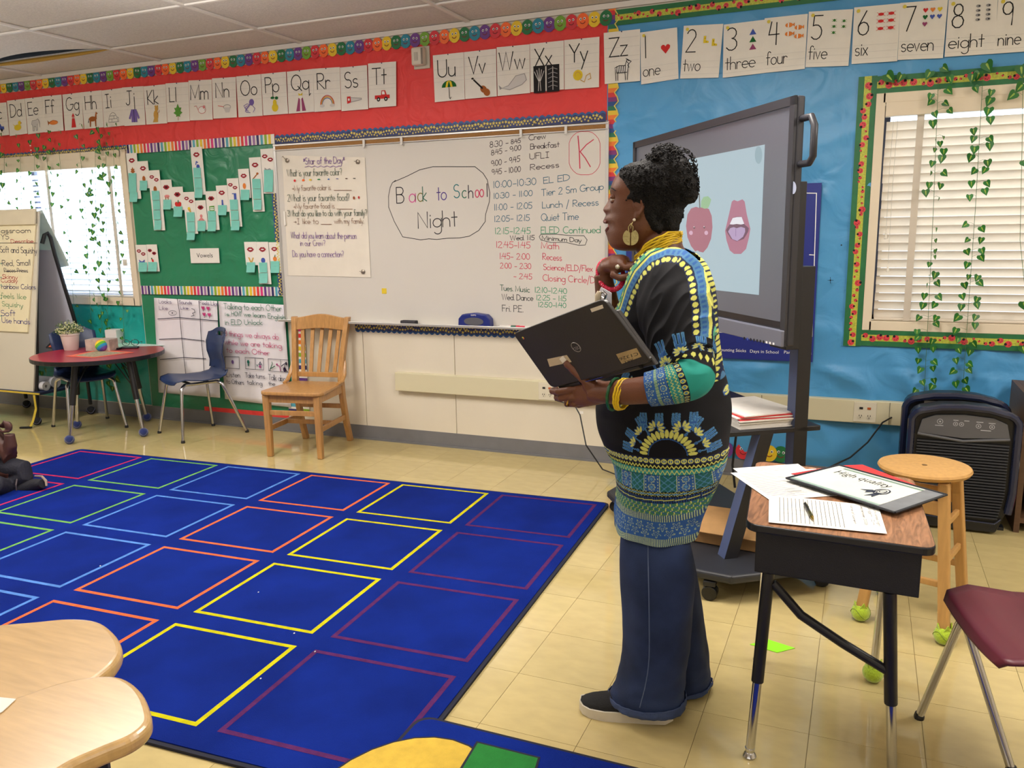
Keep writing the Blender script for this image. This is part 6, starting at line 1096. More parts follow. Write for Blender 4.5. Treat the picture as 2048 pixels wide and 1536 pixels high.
b.build('book_box', t, world=False, bevel=.002)
lf = [Mi @ Fp(1499, 1514), Mi @ Fp(1517, 1322), Mi @ Fp(1745, 1362), Mi @ (Fp(1517, 1322)+0*V())]
LEGS = [((-bx+.10, -by+.02), (Mi @ Fp(1499, 1514)), False), ((bx-.075, -by+.02), Mi @ Pl(1783, 1560, V((0, 0, 0)), V((0, 0, 1))), False), ((-bx+.03, by-.05), Mi @ Fp(1517, 1322), False), ((bx-.09, by-.05), Mi @ Fp(1745, 1362), True)]
for k, ((x, y), f, bl) in enumerate(LEGS):
    a = V((x, y, z0-.002)); f = V((f.x, f.y, 0)); m_ = a.lerp(f, .58 if k < 2 else .12)
    o = MB().tube([a, m_], .0165 if k < 2 else .015, BLKM, 12).build('leg', t, world=False, smooth=True)
    MB().tube([a.lerp(f, .5 if k < 2 else .10), f+V((0, 0, .02))], .0125, CHR, 12).build('chrome_insert', o, world=False, smooth=True)
    if bl:
        r = .033; ball_c = f
        bb = MB().ball(f+V((0, 0, r*.94)), r, LIME, 16, 10)
        for q in range(4):
            aa = q*PI/2+.4; n = V((cos(aa), sin(aa), 0)); s = V((-sin(aa), cos(aa), 0)); p = f+V((0, 0, r*.94))+n*r*.55+V((0, 0, r*.62)); bb.prism([p-s*r*.45, p+s*r*.45, p+n*r*.12+V((0, 0, r*.8))], n*r*.1, LIME)
        bb.build('tennis_ball', o, world=False, smooth=True, label='lime tennis ball cut open over the leg')
    else: MB().lathe([(0, 0), (.016, 0), (.019, .006), (.015, .014), (.012, .018), (.0135, .03), (0, .031)], f, CHR, 14).build('glide', o, world=False, smooth=True)
a = V((-bx+.10+.012, -by+.02, z0-.03)); f = V((LEGS[1][1].x, LEGS[1][1].y, 0)); e = V((bx-.075, -by+.02, z0)).lerp(f, .42)
MB().tube([a, a.lerp(e, .25)+V((.0, 0, -.03)), a.lerp(e, .6)+V((0, 0, -.02)), e], .0125, BLKM, 10).build('brace', t, world=False, smooth=True)
# things on the desk
def onz(px, py, z): return Fp(px, py, z)
def sheetpoly(name, label, cat, px, z, th, mt, lift=0.):
    P = [onz(x, y, z) for x, y in px]; return MB().prism(P, (0, 0, th), mt).build(name, label=label, cat=cat), P
z = DZ+.0008
o, P = sheetpoly('printed_page', 'printed white page at the back left corner of the pupil desk, beneath others', 'paper', [(1466, 937), (1596, 928), (1625, 948), (1660, 985), (1560, 990), (1480, 948)], z, .0008, PAPER)
def fr4(P, zz): tl, tr, br, bl = P; return lambda u, v, h=0.: (tl*(1-u)+tr*u)*v+(bl*(1-u)+br*u)*(1-v)+V((0, 0, zz+h))
LNK = ink(92, 90, 90)
d = Draw(fr4([onz(x, y, z+.0012) for x, y in ((1500, 938), (1590, 930), (1618, 946), (1520, 954))], 0)); rs = random.Random(4)
for k in range(6): d.stroke([(.02, .9-.15*k), (.9-rs.uniform(0, .3), .9-.15*k)], .018, LNK)
d.build('print', o)
o, P = sheetpoly('printed_page', 'printed white form fanned across the left of the pupil desk', 'paper', [(1461, 947), (1537, 957), (1683, 992), (1541, 1000)], z+.0012, .0008, PAPER)
P4 = [onz(x, y, z+.0022) for x, y in ((1470, 950), (1600, 975), (1675, 992), (1545, 997))]
o.hide_render = False
d = Draw(fr4([onz(x, y, z+.0024) for x, y in ((1475, 951), (1610, 945), (1680, 990), (1548, 998))], 0))
bpy.data.objects.remove(o)
pg = [onz(x, y, z+.001) for x, y in ((1461, 946), (1632, 938), (1690, 990), (1540, 1001))]
o = MB().prism(pg, (0, 0, .0009), PAPER).build('printed_page', label='printed white form fanned across the left of the pupil desk', cat='paper')
d = Draw(fr4([pg[0], pg[1], pg[2], pg[3]], .0013))
for k in range(20): d.stroke([(.06, .93-.044*k), (.94-rs.uniform(0, .5) if k % 3 else .4, .93-.044*k)], .006, LNK)
for k in range(6): d.stroke([(.35, .30-.03*k), (.75, .30-.03*k)], .004, ink(90, 88, 90))
d.build('print', o)
# sign-in sheet
pg = [onz(x, y, z+.002) for x, y in ((1538, 992), (1756, 1012), (1774, 1069), (1537, 1046))]; fr = fr4(pg, 0)
o = MB().grid(8, 4, lambda u, v: fr(u, v, .0022+.0012*sin(u*6)*v), PAPER).build('sign_in_sheet', label='white sign-in sheet with ruled grid at the front of the pupil desk', cat='paper', solid=.0006)
d = Draw(lambda u, v, h=0: fr(u, v, .0042+h))
for k in range(16): d.stroke([(.10+.037*k, .05), (.10+.037*k, .93)], .0045, LNK)
for v in (.05, .5, .35, .93): d.stroke([(.10, v), (.70, v)], .0035, LNK)
for x, tx in ((.745, 'Name of parent'), (.835, 'September 2023'), (.90, 'Sign In'), (.945, 'Back to School Night')):
    fr6 = (lambda x: (lambda u, v, h=0.: fr(x+v, 1-u, .0044)))(x); D6 = Draw(lambda u, v, h, x=x: fr(x+v, .92-u, .0044)); D6.text(tx, .02, 0, .022, .0035, ink(110, 110, 110), width=.70); D6.build('heading', o)
d.build('ruled_grid', o)
# pen
a, e = onz(1610, 1008, z+.012), onz(1627, 1040, z+.010); t = thing('pen', 'black and brass ballpoint pen lying on the sign-in sheet', 'pen', (a+e)/2); OLV = mat('pen_olive', (84, 84, 40), .3, metal=.6); dv = (e-a)
MB().tube([a, a+dv*.55], .0048, mat('pen_black', (24, 26, 24), .3), 10).build('barrel', t, smooth=True); MB().tube([a+dv*.53, a+dv*.82], .0052, OLV, 10).build('grip', t, smooth=True)
MB().tube([a+dv*.82, a+dv*.92, e], [.0048, .003, .0008], mat('brass_tip', (190, 160, 70), .25, metal=1), 10).build('tip', t, smooth=True); MB().tube([a+V((0, 0, .006)), a+dv*.35+V((.002, 0, .007))], .0012, OLV, 6).build('clip', t)
# red-backed dry-erase pocket
P = [onz(x, y, z+.004) for x, y in ((1582, 945), (1720, 930), (1850, 980), (1800, 1000))]
MB().prism([onz(x, y, z+.0035) for x, y in ((1582, 948), (1675, 932), (1725, 930), (1850, 978), (1800, 985))], (0, 0, .0015), RDF).build('red_folder', label='bright red folder showing from under the dry-erase pocket', cat='folder')
pk = [onz(x, y, z+.012) for x, y in ((1678, 931), (1893, 990), (1790, 1026), (1573, 957))]; t = thing('document_pocket', 'clear pocket with black binding holding a High quality certificate page', 'folder', sum(pk, V())/4)
fr = fr4(pk, 0); MB().prism(pk, (0, 0, .0012), mat('pocket_grey', (112, 116, 122), .3, var=.15, vs=20)).build('backing', t)
q4 = lambda u0, v0, u1, v1: [fr(u0, v1, .0014), fr(u1, v1, .0014), fr(u1, v0, .0014), fr(u0, v0, .0014)]
# u runs back-left to back-right along the long side here
MB().prism(q4(.02, .04, .84, .96), (0, 0, .0006), mat('certificate_page', (214, 216, 208), .25, spec=.5, var=.04, vs=10)).build('certificate_page', t)
d = Draw(lambda u, v, h: fr(u, v, .0023)); d.rect(.10, .88, .84, .93, mat('cert_green', (110, 136, 122), .4)); d.rect(.02, .04, .84, .09, mat('cert_teal', (140, 166, 156), .4))
ftext(d, 'High quality', .12, .66, .52, .15, BLACK)
d.build('certificate_print', t); d = Draw(lambda u, v, h: fr(u, v, .0027)); RB1 = ink(50, 56, 70)
k_ = .55; d.poly([(.66, .42), (.64, .20), (.675, .27), (.70, .22), (.70, .42)], RB1); d.poly([(.60, .46), (.53, .36), (.585, .37), (.60, .30), (.655, .42)], RB1)
d.stroke([(.67+.05*cos(a), .48+.12*sin(a)) for a in [2*PI*i/20 for i in range(21)]], .014, RB1); d.stroke([(.67+.03*cos(a), .48+.075*sin(a)) for a in [2*PI*i/20 for i in range(21)]], .008, RB1); d.stroke([(.65, .48), (.665, .45), (.70, .52)], .009, RB1)
d.build('ribbon_emblem', t)
b = MB()
for a, e in ((0, 1), (1, 2), (2, 3), (3, 0)): b.beam(pk[a]+V((0, 0, .001)), pk[e]+V((0, 0, .001)), .008, .0035, mat('black_binding', (24, 26, 34), .5))
b.build('binding', t)
# ---------------------------------------------------------------- stool
PINE = mat('varnished_pine', (192, 148, 88), .5, spec=.3, var=.10, vs=12, stretch=(5, 5, .7), coat=.1)
sc = V((.238, 3.215, 0)); SZ = .60; t = thing('wooden_stool', 'round pine stool with lime tennis balls on its feet', 'stool', sc)
MB().lathe([(0, SZ-.030), (.125, SZ-.030), (.148, SZ-.022), (.156, SZ-.010), (.152, SZ-.002), (.135, SZ), (.05, SZ-.001), (0, SZ-.002)], sc, PINE, 40).build('seat', t, smooth=True)
MB().lathe([(0, 0), (.009, 0), (.009, .0015), (0, .002)], sc+V((-.0, 0, SZ-.002)), mat('knot_dark', (110, 80, 44), .6), 12).build('centre_plug', t)
ftp = [Fp(1886, 1287), Fp(1720, 1240), None, None]; v1 = ftp[0]-ftp[1]; pv = V((-v1.y, v1.x, 0)).normalized()*.28; ftp[2] = ftp[0]+pv; ftp[3] = ftp[1]+pv
cm = sum(ftp, V())/4; tops = []
for f in ftp:
    tp_ = sc+(f-cm)*.62+V((0, 0, SZ-.03)); tops.append(tp_)
    o = MB().beam(tp_, f+V((0, 0, .03)), .036, .036, PINE, up=(v1.x, v1.y, 0)).build('leg', t, bevel=.006); ball_on(o, V((f.x, f.y, 0)), .034, LIME, True)
for i, j, hs in ((0, 1, (.50, .22)), (2, 3, (.50, .22)), (0, 2, (.44, .30)), (1, 3, (.44, .30))):
    for h_ in hs[:]: k = 1-h_/SZ; MB().beam(tops[i].lerp(ftp[i], k), tops[j].lerp(ftp[j], k), .016, .024 if h_ < .45 else .05, PINE).build('rung', t, bevel=.004)
# ---------------------------------------------------------------- air purifiers
PUB = mat('purifier_black', (26, 27, 32), .32, spec=.5); PUN = mat('purifier_gloss_navy', (30, 36, 60), .16, spec=.6); PAN = mat('control_panel_grey', (84, 84, 88), .35); ICO = mat('panel_icon', (170, 170, 176), .5)
def purifier(lab, x0, x1, y, zt_, front):
    t = thing('air_purifier', lab, 'air purifier', ((x0+x1)/2, y, 0), group='air purifiers'); w_ = x1-x0; xc = (x0+x1)/2
    out = lambda s, d_: [(xc+(x-xc)*s, z) for x, z in ([(x0+.05, .01), (x1-.05, .01), (x1-.012, .12), (x1, .22)]+[(x1, zt_-.07)]+[(x1-.07+.07*cos(a), zt_-.075+.055*sin(a)) for a in (.3, .7, 1.1, 1.5)]+[(xc+.10, zt_-.006), (xc, zt_), (xc-.10, zt_-.006)]+[(x0+.07-.07*cos(a), zt_-.075+.055*sin(a)) for a in (1.5, 1.1, .7, .3)]+[(x0, zt_-.07), (x0, .22), (x0+.012, .12)])]
    P = out(1, 0); MB().prism([V((x, y+.02, z)) for x, z in P], (0, .15, 0), PUB).build('body', t, bevel=.010, seg=2)
    # raised handle frame around the rim
    rim = [V((x, y-.004, z)) for x, z in P[2:-1]]; MB().tube(rim+[V((x0+.012, y-.004, .12))], .017, PUN, 8).build('rim', t, smooth=True)
    if front:
        MB().prism([V((x0+.03, y+.014, zt_-.135)), V((xc, y+.014, zt_-.150)), V((x1-.03, y+.014, zt_-.135)), V((x1-.045, y+.014, zt_-.070)), V((x1-.10, y+.014, zt_-.045)), V((xc, y+.014, zt_-.036)), V((x0+.10, y+.014, zt_-.045)), V((x0+.045, y+.014, zt_-.070))], (0, -.010, 0), PAN).build('control_panel', t, bevel=.002)
        d = Draw(lambda u, v, h: V((xc+u, y+.0035-h, zt_+v)))
        for u, v, r in ((-.10, -.075, .012), (-.035, -.082, .009), (-.01, -.082, .009), (.06, -.085, .010), (.115, -.085, .010)): d.stroke([(u+r*cos(a), v+r*sin(a)) for a in [2*PI*i/12 for i in range(13)]], .0022, ICO); d.ell(u, v, r*.35, None, ICO, 8)
        for u, v, wq in ((-.12, -.096, .05), (-.045, -.066, .03), (.0, -.066, .03), (.05, -.068, .04), (.10, -.070, .04), (.07, -.106, .06)): d.rect(u, v, u+wq*.7, v+.0035, ICO)
        d.build('panel_icons', t)
        MB().tube([V((x0+.03, y+.006, zt_-.140)), V((xc, y+.002, zt_-.162)), V((x1-.03, y+.006, zt_-.140))], .007, PAN, 8).build('grille_lip', t, smooth=True)
        n = 26; zz0, zz1 = .085, zt_-.175
        for k in range(n):
            z_ = zz0+(zz1-zz0)*k/(n-1); wq = w_-.06-(max(0, .2-z_)*.35); MB().box((xc, y+.010, z_), (wq, .012, .0075), PUB, Matrix.Rotation(-.3, 3, 'X')).build('louver', t)
        MB().tube([V((x0+.05, y+.006, .07)), V((x1-.06, y+.006, .06)), V((x1-.035, y+.006, .085))], .004, PUN, 6).build('lower_trim', t)
    else: MB().box((xc, y+.018, zt_-.045), (w_*.62, .02, .018), mat('pale_panel_top', (176, 168, 158), .3)).build('pale_top_band', t)
    MB().box((x1-.03, y+.13, .008), (.05, .05, .016), PUB).build('foot', t)
purifier('black louvred air purifier in front, its control panel visible', .245, .688, 4.26, .612, True)
purifier('second black air purifier tucked behind the first one', .225, .672, 4.49, .622, False)
# cords
CRD = mat('black_cord', (20, 20, 24), .45)
a = Wp(1783, 835, D-.05); pts = [a, Wp(1765, 845, D-.12), Wp(1735, 885, 4.6), Wp(1700, 915, 4.3), Wp(1665, 932, 4.1), Wp(1600, 960, 4.0), Fp(1560, 1000)]
MB().tube(pts, .0045, CRD, 8).build('power_cord', label='black power cord drooping from the raceway by the purifiers', cat='cord', smooth=True)
pts = [Wp(1110, 800, D-.053), Wp(1150, 812, 4.78), Wp(1160, 830, 4.74), Wp(1172, 890, 4.6), Fp(1205, 945)+V((0, 0, .02)), Fp(1250, 960)+V((0, 0, .012))]
o = MB().tube(pts, .0042, CRD, 8).build('power_cord', label='black cord hanging from the outlet behind the laptop to the floor', cat='cord', smooth=True)
MB().box(Wp(1163, 825, 4.73), (.022, .002, .016), PAPER).build('tag', o)
pts = [BL(.40, -.12, 1.02), BL(.2, -.2, .95), BL(.02, -.16, .80), BL(.08, -.16, .68), BL(.10, -.30, .60), BL(.12, -.32, .3), BL(.10, -.36, .03), BL(.0, -.5, .006)]
pts = [Wp(1420, 715, 3.9), Wp(1438, 760, 3.88), Wp(1452, 785, 3.85), Wp(1460, 812, 3.83), Wp(1472, 872, 3.86), Wp(1465, 930, 3.86), Wp(1470, 975, 3.86)]
MB().tube(pts, .006, CRD, 8).build('power_cord', label='black cord hanging behind the paper pile on the stand', cat='cord', smooth=True)
p = Fp(1545, 1292); MB().prism([p+V(v) for v in ((-.075, -.02, .001), (.02, -.045, .001), (.075, .01, .001), (-.02, .04, .001))], (0, 0, .0012), mat('lime_paper', (140, 226, 30), .7)).build('paper_scrap', label='lime green paper scrap on the floor under the desk', cat='paper')
# burgundy chair, half out of the frame
c = V((.505, 2.315, 0)); shell_chair('burgundy school chair cut off by the right edge', locfeet(c, math.radians(-76), [Fp(1838, 1437)])+locfeet(c, math.radians(-76), [Fp(2022, 1545)])+[(-.23, .24), (.23, .24)], .435, .375, SHM, None, math.radians(-76), c, .46)
# bookshelf at the right edge
OAKD = mat('dark_shelf_wood', (92, 66, 46), .5, var=.12, vs=10, stretch=(.6, 6, 6)); x0, x1, y0, y1, zt_ = .722, 1.70, 4.36, 4.80, .665
t = thing('bookshelf', 'low brown bookshelf at the right edge beside the purifiers', 'bookshelf', ((x0+x1)/2, (y0+y1)/2, 0))
for X in (x0+.012, x1-.012): MB().box((X, (y0+y1)/2, zt_/2), (.024, y1-y0, zt_), OAKD).build('side_panel', t)
for Z in (.06, .27, .46, zt_-.012): MB().box(((x0+x1)/2, (y0+y1)/2, Z), (x1-x0-.05 if Z < .7 else x1-x0+.01, y1-y0-.01, .024), OAKD).build('shelf' if Z < .7 else 'top', t)
MB().box(((x0+x1)/2, y1-.006, zt_/2), (x1-x0-.05, .008, zt_-.03), BLKM).build('back_panel', t)
MB().box((x0+.33, 4.55, .5225), (.44, .30, .02), PAPER).build('paper_stack', label='white papers on the bookshelf by the right edge', cat='papers', bevel=.001)
MB().box((x0+.25, 4.56, .325), (.34, .28, .064), mat('red_binder', (150, 50, 46), .5)).build('binder', label='dull red binder on the middle bookshelf shelf', cat='binder', bevel=.004)
MB().box((x0+.30, 4.56, .62), (.34, .26, .17), mat('black_bin', (22, 22, 24), .4)).build('storage_bin', label='black bin on the upper bookshelf shelf', cat='bin', bevel=.01)
bpy.data.objects['storage_bin'].location.z = .4725
bpy.data.objects['paper_stack.002'].location = V((x0+.33, 4.52, .2825)); bpy.data.objects['binder'].location.z = .0725
# ---------------------------------------------------------------- the woman
SKIN = mat('brown_skin', (104, 62, 42), .46, spec=.45, var=.10, vs=14, bump=.10, bs=260); LIPM = mat('lip_tone', (104, 54, 48), .4); HAIR = mat('black_hair', (14, 11, 11), .7, spec=.3, bump=.9, bs=240, var=.4, vs=60)
U = Wp; YC_ = 2.30
wo = thing('person', 'woman in profile with patterned tunic, jeans and black hair in a puff', 'person', (-.55, 2.32, 0))
H = lambda x, y, yy=2.28: U(1180+x/4.8, 280+y/4.8, yy)
def remesh(o, vox, sm=3, f=.5):
    m_ = o.modifiers.new('r', 'REMESH'); m_.mode = 'VOXEL'; m_.voxel_size = vox; m_.use_smooth_shade = True
    if sm: s_ = o.modifiers.new('s', 'SMOOTH'); s_.iterations = sm; s_.factor = f
    return o
def itp(tab, y):
    ys_ = [r[0] for r in tab]; y = max(ys_[0], min(ys_[-1], y))
    for a, b_ in zip(tab[:-1], tab[1:]):
        if a[0] <= y <= b_[0]: f = (y-a[0])/(b_[0]-a[0]); return [p*(1-f)+q*f for p, q in zip(a[1:], b_[1:])]
PROF = [(205, 520, 520, 640, .012, .03), (215, 440, 440, 740, .035, .03), (250, 350, 350, 800, .052, .03), (300, 290, 290, 840, .064, .03), (350, 250, 250, 862, .071, .03), (400, 226, 226, 874, .074, .03), (450, 205, 208, 880, .075, .03), (475, 197, 204, 880, .075, .03), (520, 198, 214, 878, .074, .012), (560, 176, 220, 874, .073, .011), (600, 156, 222, 868, .072, .012), (635, 130, 222, 860, .071, .014), (660, 121, 222, 856, .071, .016), (688, 136, 220, 850, .070, .016), (710, 158, 214, 842, .069, .02), (735, 142, 205, 836, .068, .024), (765, 127, 200, 830, .067, .024), (788, 146, 202, 824, .066, .022), (803, 188, 206, 818, .066, .020), (838, 184, 204, 800, .064, .020), (862, 154, 200, 780, .063, .021), (890, 146, 198, 740, .061, .021), (918, 164, 200, 700, .059, .022), (950, 170, 202, 660, .056, .025), (1000, 190, 212, 600, .050, .03), (1035, 222, 236, 560, .041, .03), (1058, 275, 280, 520, .026, .03), (1066, 340, 340, 480, .010, .03)]
HY = 2.28
def head_rings(gx=0., gw=0., y0=205, y1=1066, n=84, m=56):
    R = []
    for k in range(n+1):
        y = y0+(y1-y0)*k/n; f, g, b2, w_, sg = itp(PROF, y); Z = H(500, y, HY).z; XF, XG, XB = (H(v, y, HY).x for v in (f, g, b2)); cx, rx = (XG+XB)/2, (XB-XG)/2+gx; w_ += gw; ring = []
        for i in range(m):
            a = 2*PI*i/m; ca, sa = cos(a), sin(a); X = cx-rx*(abs(ca)**.92)*(1 if ca > 0 else -1); Y = HY+w_*(abs(sa)**.92)*(1 if sa > 0 else -1); d_ = abs(Y-HY)
            if ca > 0:
                X += (XF-XG)*math.exp(-(d_/sg)**2)
                X += .010*math.exp(-((d_-.031)/.013)**2)*math.exp(-((y-548)/34.)**2)-.004*math.exp(-((d_-.038)/.02)**2)*math.exp(-((y-640)/60.)**2)
                if 600 < y < 700: X -= .008*math.exp(-((d_-.014)/.006)**2)*math.exp(-((y-668)/24.)**2)
            ring.append(V((X, Y, Z)))
        R.append(ring)
    return R
b = MB().m(SKIN); b.loft(head_rings())
for s in (-1, 1):      # ears
    for (x, y, rx, ry) in ((530, 640, .0125, .021), (520, 720, .008, .012)): b.ball(H(x, y, HY)+V((0, s*.070, 0)), (rx, .0065, ry), None, 14, 9)
    b.tube([H(x, y, HY)+V((0, s*(.0765 if 3 < k < 9 else .073), 0)) for k, (x, y) in enumerate(((500, 650), (488, 615), (500, 590), (525, 577), (555, 585), (574, 612), (578, 645), (568, 680), (548, 710), (530, 740), (510, 752), (496, 742)))], .0032, None, 8)
def ring_px(pf, pb, py, hw, yc, n=28, tilt=0.):      # ring through a front pixel column and a back pixel column
    F_, B_ = U(pf, py-tilt, yc), U(pb, py+tilt, yc); c = (F_+B_)/2; r = (B_-F_)/2
    return [c-r*cos(2*PI*i/n)+V((0, hw*sin(2*PI*i/n), 0)) for i in range(n)]
b.loft([ring_px(1262, 1350, 440, .052, 2.285, tilt=-6), ring_px(1270, 1358, 470, .056, 2.29, tilt=-6), ring_px(1276, 1366, 496, .064, 2.292, tilt=-2), ring_px(1276, 1380, 514, .085, 2.295), ring_px(1270, 1398, 532, .130, 2.30), ring_px(1262, 1412, 556, .165, 2.30), ring_px(1250, 1424, 590, .175, 2.30), ring_px(1240, 1428, 640, .17, 2.30), ring_px(1230, 1428, 740, .17, 2.30), ring_px(1222, 1440, 830, .17, 2.30), ring_px(1255, 1415, 930, .14, 2.31), ring_px(1285, 1355, 1040, .075, 2.31)])
for pts, rr in (((U(1320, 1040, 2.24), U(1310, 1230, 2.235), U(1318, 1370, 2.23), U(1318, 1405, 2.225)), (.050, .045, .034, .030)), ((U(1335, 1040, 2.38), U(1352, 1200, 2.42), U(1385, 1330, 2.45), U(1390, 1350, 2.45)), (.050, .045, .034, .028)), ((U(1318, 1405, 2.225), U(1250, 1405, 2.215), U(1215, 1410, 2.21)), (.028, .020, .014)), ((U(1390, 1350, 2.45), U(1350, 1352, 2.45)), (.026, .018))): b.tube(pts, list(rr), None, 16)
b.tube([U(1345, 560, 2.15), U(1362, 650, 2.06), U(1378, 745, 1.99), U(1345, 768, 1.965), U(1300, 779, 1.955), U(1250, 784, 1.965), U(1212, 785, 1.985), U(1185, 785, 2.0)], [.062, .062, .042, .039, .0355, .033, .029, .026], None, 18)
# left hand: palm, thumb on the lid, fingers curling round the lower edge
lpA, lpB, lpC, lpD = U(1025, 667, 2.08), U(1206, 597, 1.88), U(1291, 717, 1.85), U(1103, 777, 2.04)
b.loft([[c+V((0, 0, 1))*hz*cos(a)+V((.25, 1, 0)).normalized()*hy*sin(a) for a in [2*PI*i/16 for i in range(16)]] for c, hz, hy in ((U(1208, 785, 1.985), .030, .020), (U(1190, 784, 2.0), .036, .021), (U(1172, 783, 2.01), .042, .020), (U(1158, 784, 2.02), .038, .017), (U(1150, 787, 2.025), .030, .013))])
def fing(pts, r, b=b):
    b.tube(pts, [r, r, r*.97, r*.92, r*.82][:len(pts)-1]+[r*.62], None, 10); b.ball(pts[-1], r*.74, None, 10, 7)
    for p in pts[1:-1]: b.ball(p, r*1.05, None, 10, 7)
fing([U(1188, 772, 1.985), U(1165, 757, 1.985), U(1148, 740, 1.985), U(1136, 728, 1.990), U(1128, 721, 2.00)], .0118)
b.ball(U(1180, 770, 1.99), (.022, .016, .020), None, 12, 8)
fing([U(1160, 776, 2.015), U(1138, 780, 2.01), U(1116, 783, 2.018), U(1105, 782, 2.045), U(1112, 776, 2.075)], .0098)
fing([U(1162, 793, 2.015), U(1142, 795, 2.015), U(1122, 797, 2.028), U(1114, 795, 2.055), U(1124, 790, 2.082)], .0096)
fing([U(1166, 804, 2.02), U(1148, 808, 2.025), U(1134, 808, 2.045), U(1132, 803, 2.075)], .0090)
fing([U(1172, 808, 2.03), U(1158, 811, 2.045), U(1148, 809, 2.065), U(1150, 803, 2.085)], .0078)
# right arm raised to the chest
b.tube([U(1335, 565, 2.46), U(1290, 680, 2.46), U(1250, 745, 2.38), U(1228, 690, 2.30), U(1217, 620, 2.26), U(1209, 570, 2.245), U(1206, 548, 2.24)], [.06, .056, .046, .043, .035, .028, .026], None, 16)
b.loft([[c+d_*hz*cos(a)+V((0, 1, .15)).normalized()*hy*sin(a) for a in [2*PI*i/16 for i in range(16)]] for c, hz, hy, d_ in ((U(1206, 545, 2.24), .022, .028, V((-.8, 0, .5))), (U(1211, 533, 2.235), .022, .031, V((-.5, 0, .8))), (U(1226, 529, 2.23), .027, .040, V((-.1, 0, 1))), (U(1243, 527, 2.228), .024, .041, V((0, 0, 1))), (U(1254, 527, 2.228), .017, .038, V((0, 0, 1))))])
for k, (dy, dz, L_) in enumerate(((-.033, -8, 18), (-.012, -3, 25), (.010, 0, 28), (.030, -1, 24))):
    p0 = U(1247, 529-dz*.9, 2.228+dy); fing([p0, p0+V((.028, .002, .004-.002*k)), p0+V((.032+L_*.0007, .004, .001)), p0+V((.040+L_*.0011, .008, -.007))], .0092-.0006*(k == 0))
fing([U(1222, 548, 2.195), U(1240, 556, 2.19), U(1256, 553, 2.195), U(1268, 545, 2.21)], .0100)
bodyo = b.build('body', wo, smooth=True, auto=0); remesh(bodyo, .0034, 4, .5)
# face details
for s in (-1, 1):
    e = H(232, 566, HY)+V((.009, s*.029, 0)); o = MB().ball(e, .0118, mat('eye_white', (210, 200, 190), .2), 16, 10).build('eye', wo, smooth=True)
    MB().ball(e+V((-.0085, 0, .0)), (.0042, .0058, .0058), mat('iris', (30, 18, 14), .1), 12, 8).build('iris', o, smooth=True)
    MB().ball(e+V((.001, 0, -.0078)), (.0122, .0140, .0068), SKIN, 16, 10).build('lower_eyelid', wo, smooth=True)
    lid = MB().ball(e+V((.0002, 0, .0042)), (.0128, .0145, .0098), SKIN, 16, 10).build('eyelid', wo, smooth=True)
    MB().tube([H(206, 482, HY)+V((.003, s*.014, -.004)), H(214, 466, HY)+V((.006, s*.030, .0)), H(240, 468, HY)+V((.006, s*.044, -.001)), H(285, 484, HY)+V((.004, s*.0575, -.003))], [.0015, .0022, .0022, .001], HAIR, 6).build('eyebrow', wo, smooth=True)
MB().tube([H(x, y, HY)+V((.003, dy, 0)) for x, y, dy in ((170, 790, -.020), (146, 782, -.010), (143, 780, 0), (146, 782, .010), (170, 790, .020))], [.004, .0066, .0068, .0066, .004], LIPM, 8).build('upper_lip', wo, smooth=True)
MB().tube([H(x, y, HY)+V((.003, dy, 0)) for x, y, dy in ((182, 845, -.018), (166, 868, -.010), (162, 874, 0), (166, 868, .010), (182, 845, .018))], [.004, .0070, .0076, .0070, .004], LIPM, 8).build('lower_lip', wo, smooth=True)
MB().tube([H(178, 792, HY)+V((.001, dy, -.002)) for dy in (-.014, -.007, 0, .007, .014)], .0028, mat('teeth', (214, 204, 190), .3), 6).build('teeth', wo)
# hair
b = MB().m(HAIR)
R = head_rings(.006, .006, 205, 830, 60, 56); hr = []
def hl(y):      # forward limit of the hair at each row, in crop pixels
    return [(200, 400), (250, 350), (300, 320), (350, 335), (400, 385), (450, 425), (500, 450), (560, 440), (600, 470), (640, 595), (760, 620), (830, 650)]
for k, ring in enumerate(R):
    y = 205+625*k/60; f, = itp([(a, b_) for a, b_ in hl(0)], y); X0 = H(f, y, HY).x
    hr.append([V((max(p.x, X0), p.y if p.x > X0 else HY+(p.y-HY)*.97, p.z)) if p.x > X0-.02 else V((X0, p.y*0+HY+(p.y-HY)*.90, p.z)) for p in ring])
b.loft(hr)
for x, y, dy, rx, ry, rz_ in ((760, 500, 0, .060, .055, .062), (830, 400, 0, .052, .058, .062), (740, 300, 0, .055, .060, .050), (690, 190, 0, .030, .040, .030), (740, 150, 0, .022, .030, .016), (860, 300, 0, .032, .045, .040), (940, 430, 0, .026, .042, .038), (950, 530, 0, .024, .038, .024), (740, 700, 0, .044, .058, .050), (745, 800, 0, .034, .048, .035), (735, 860, 0, .022, .040, .022), (610, 260, 0, .045, .058, .026)): b.ball(H(x, y, HY)+V((0, dy, 0)), (rx, ry, rz_), None, 18, 12)
for s in (-1, 1):
    b.tube([H(590, 620, HY)+V((0, s*.066, 0)), H(640, 740, HY)+V((0, s*.060, 0)), H(690, 850, HY)+V((0, s*.050, 0)), H(700, 900, HY)+V((0, s*.040, 0))], [.012, .016, .014, .004], None, 8)
    b.tube([H(520, 520, HY)+V((0, s*.071, 0)), H(440, 560, HY)+V((0, s*.0735, 0)), H(410, 590, HY)+V((0, s*.073, 0))], [.012, .006, .002], None, 8)
ho = b.build('hair', wo, smooth=True, auto=0); remesh(ho, .0045, 2)
tx = bpy.data.textures.new('curl', 'CLOUDS'); tx.noise_scale = .016; tx.noise_depth = 3; dm = ho.modifiers.new('d', 'DISPLACE'); dm.texture = tx; dm.strength = .010; dm.mid_level = .5; dm.texture_coords = 'LOCAL'
rs = random.Random(11); b = MB().m(HAIR)
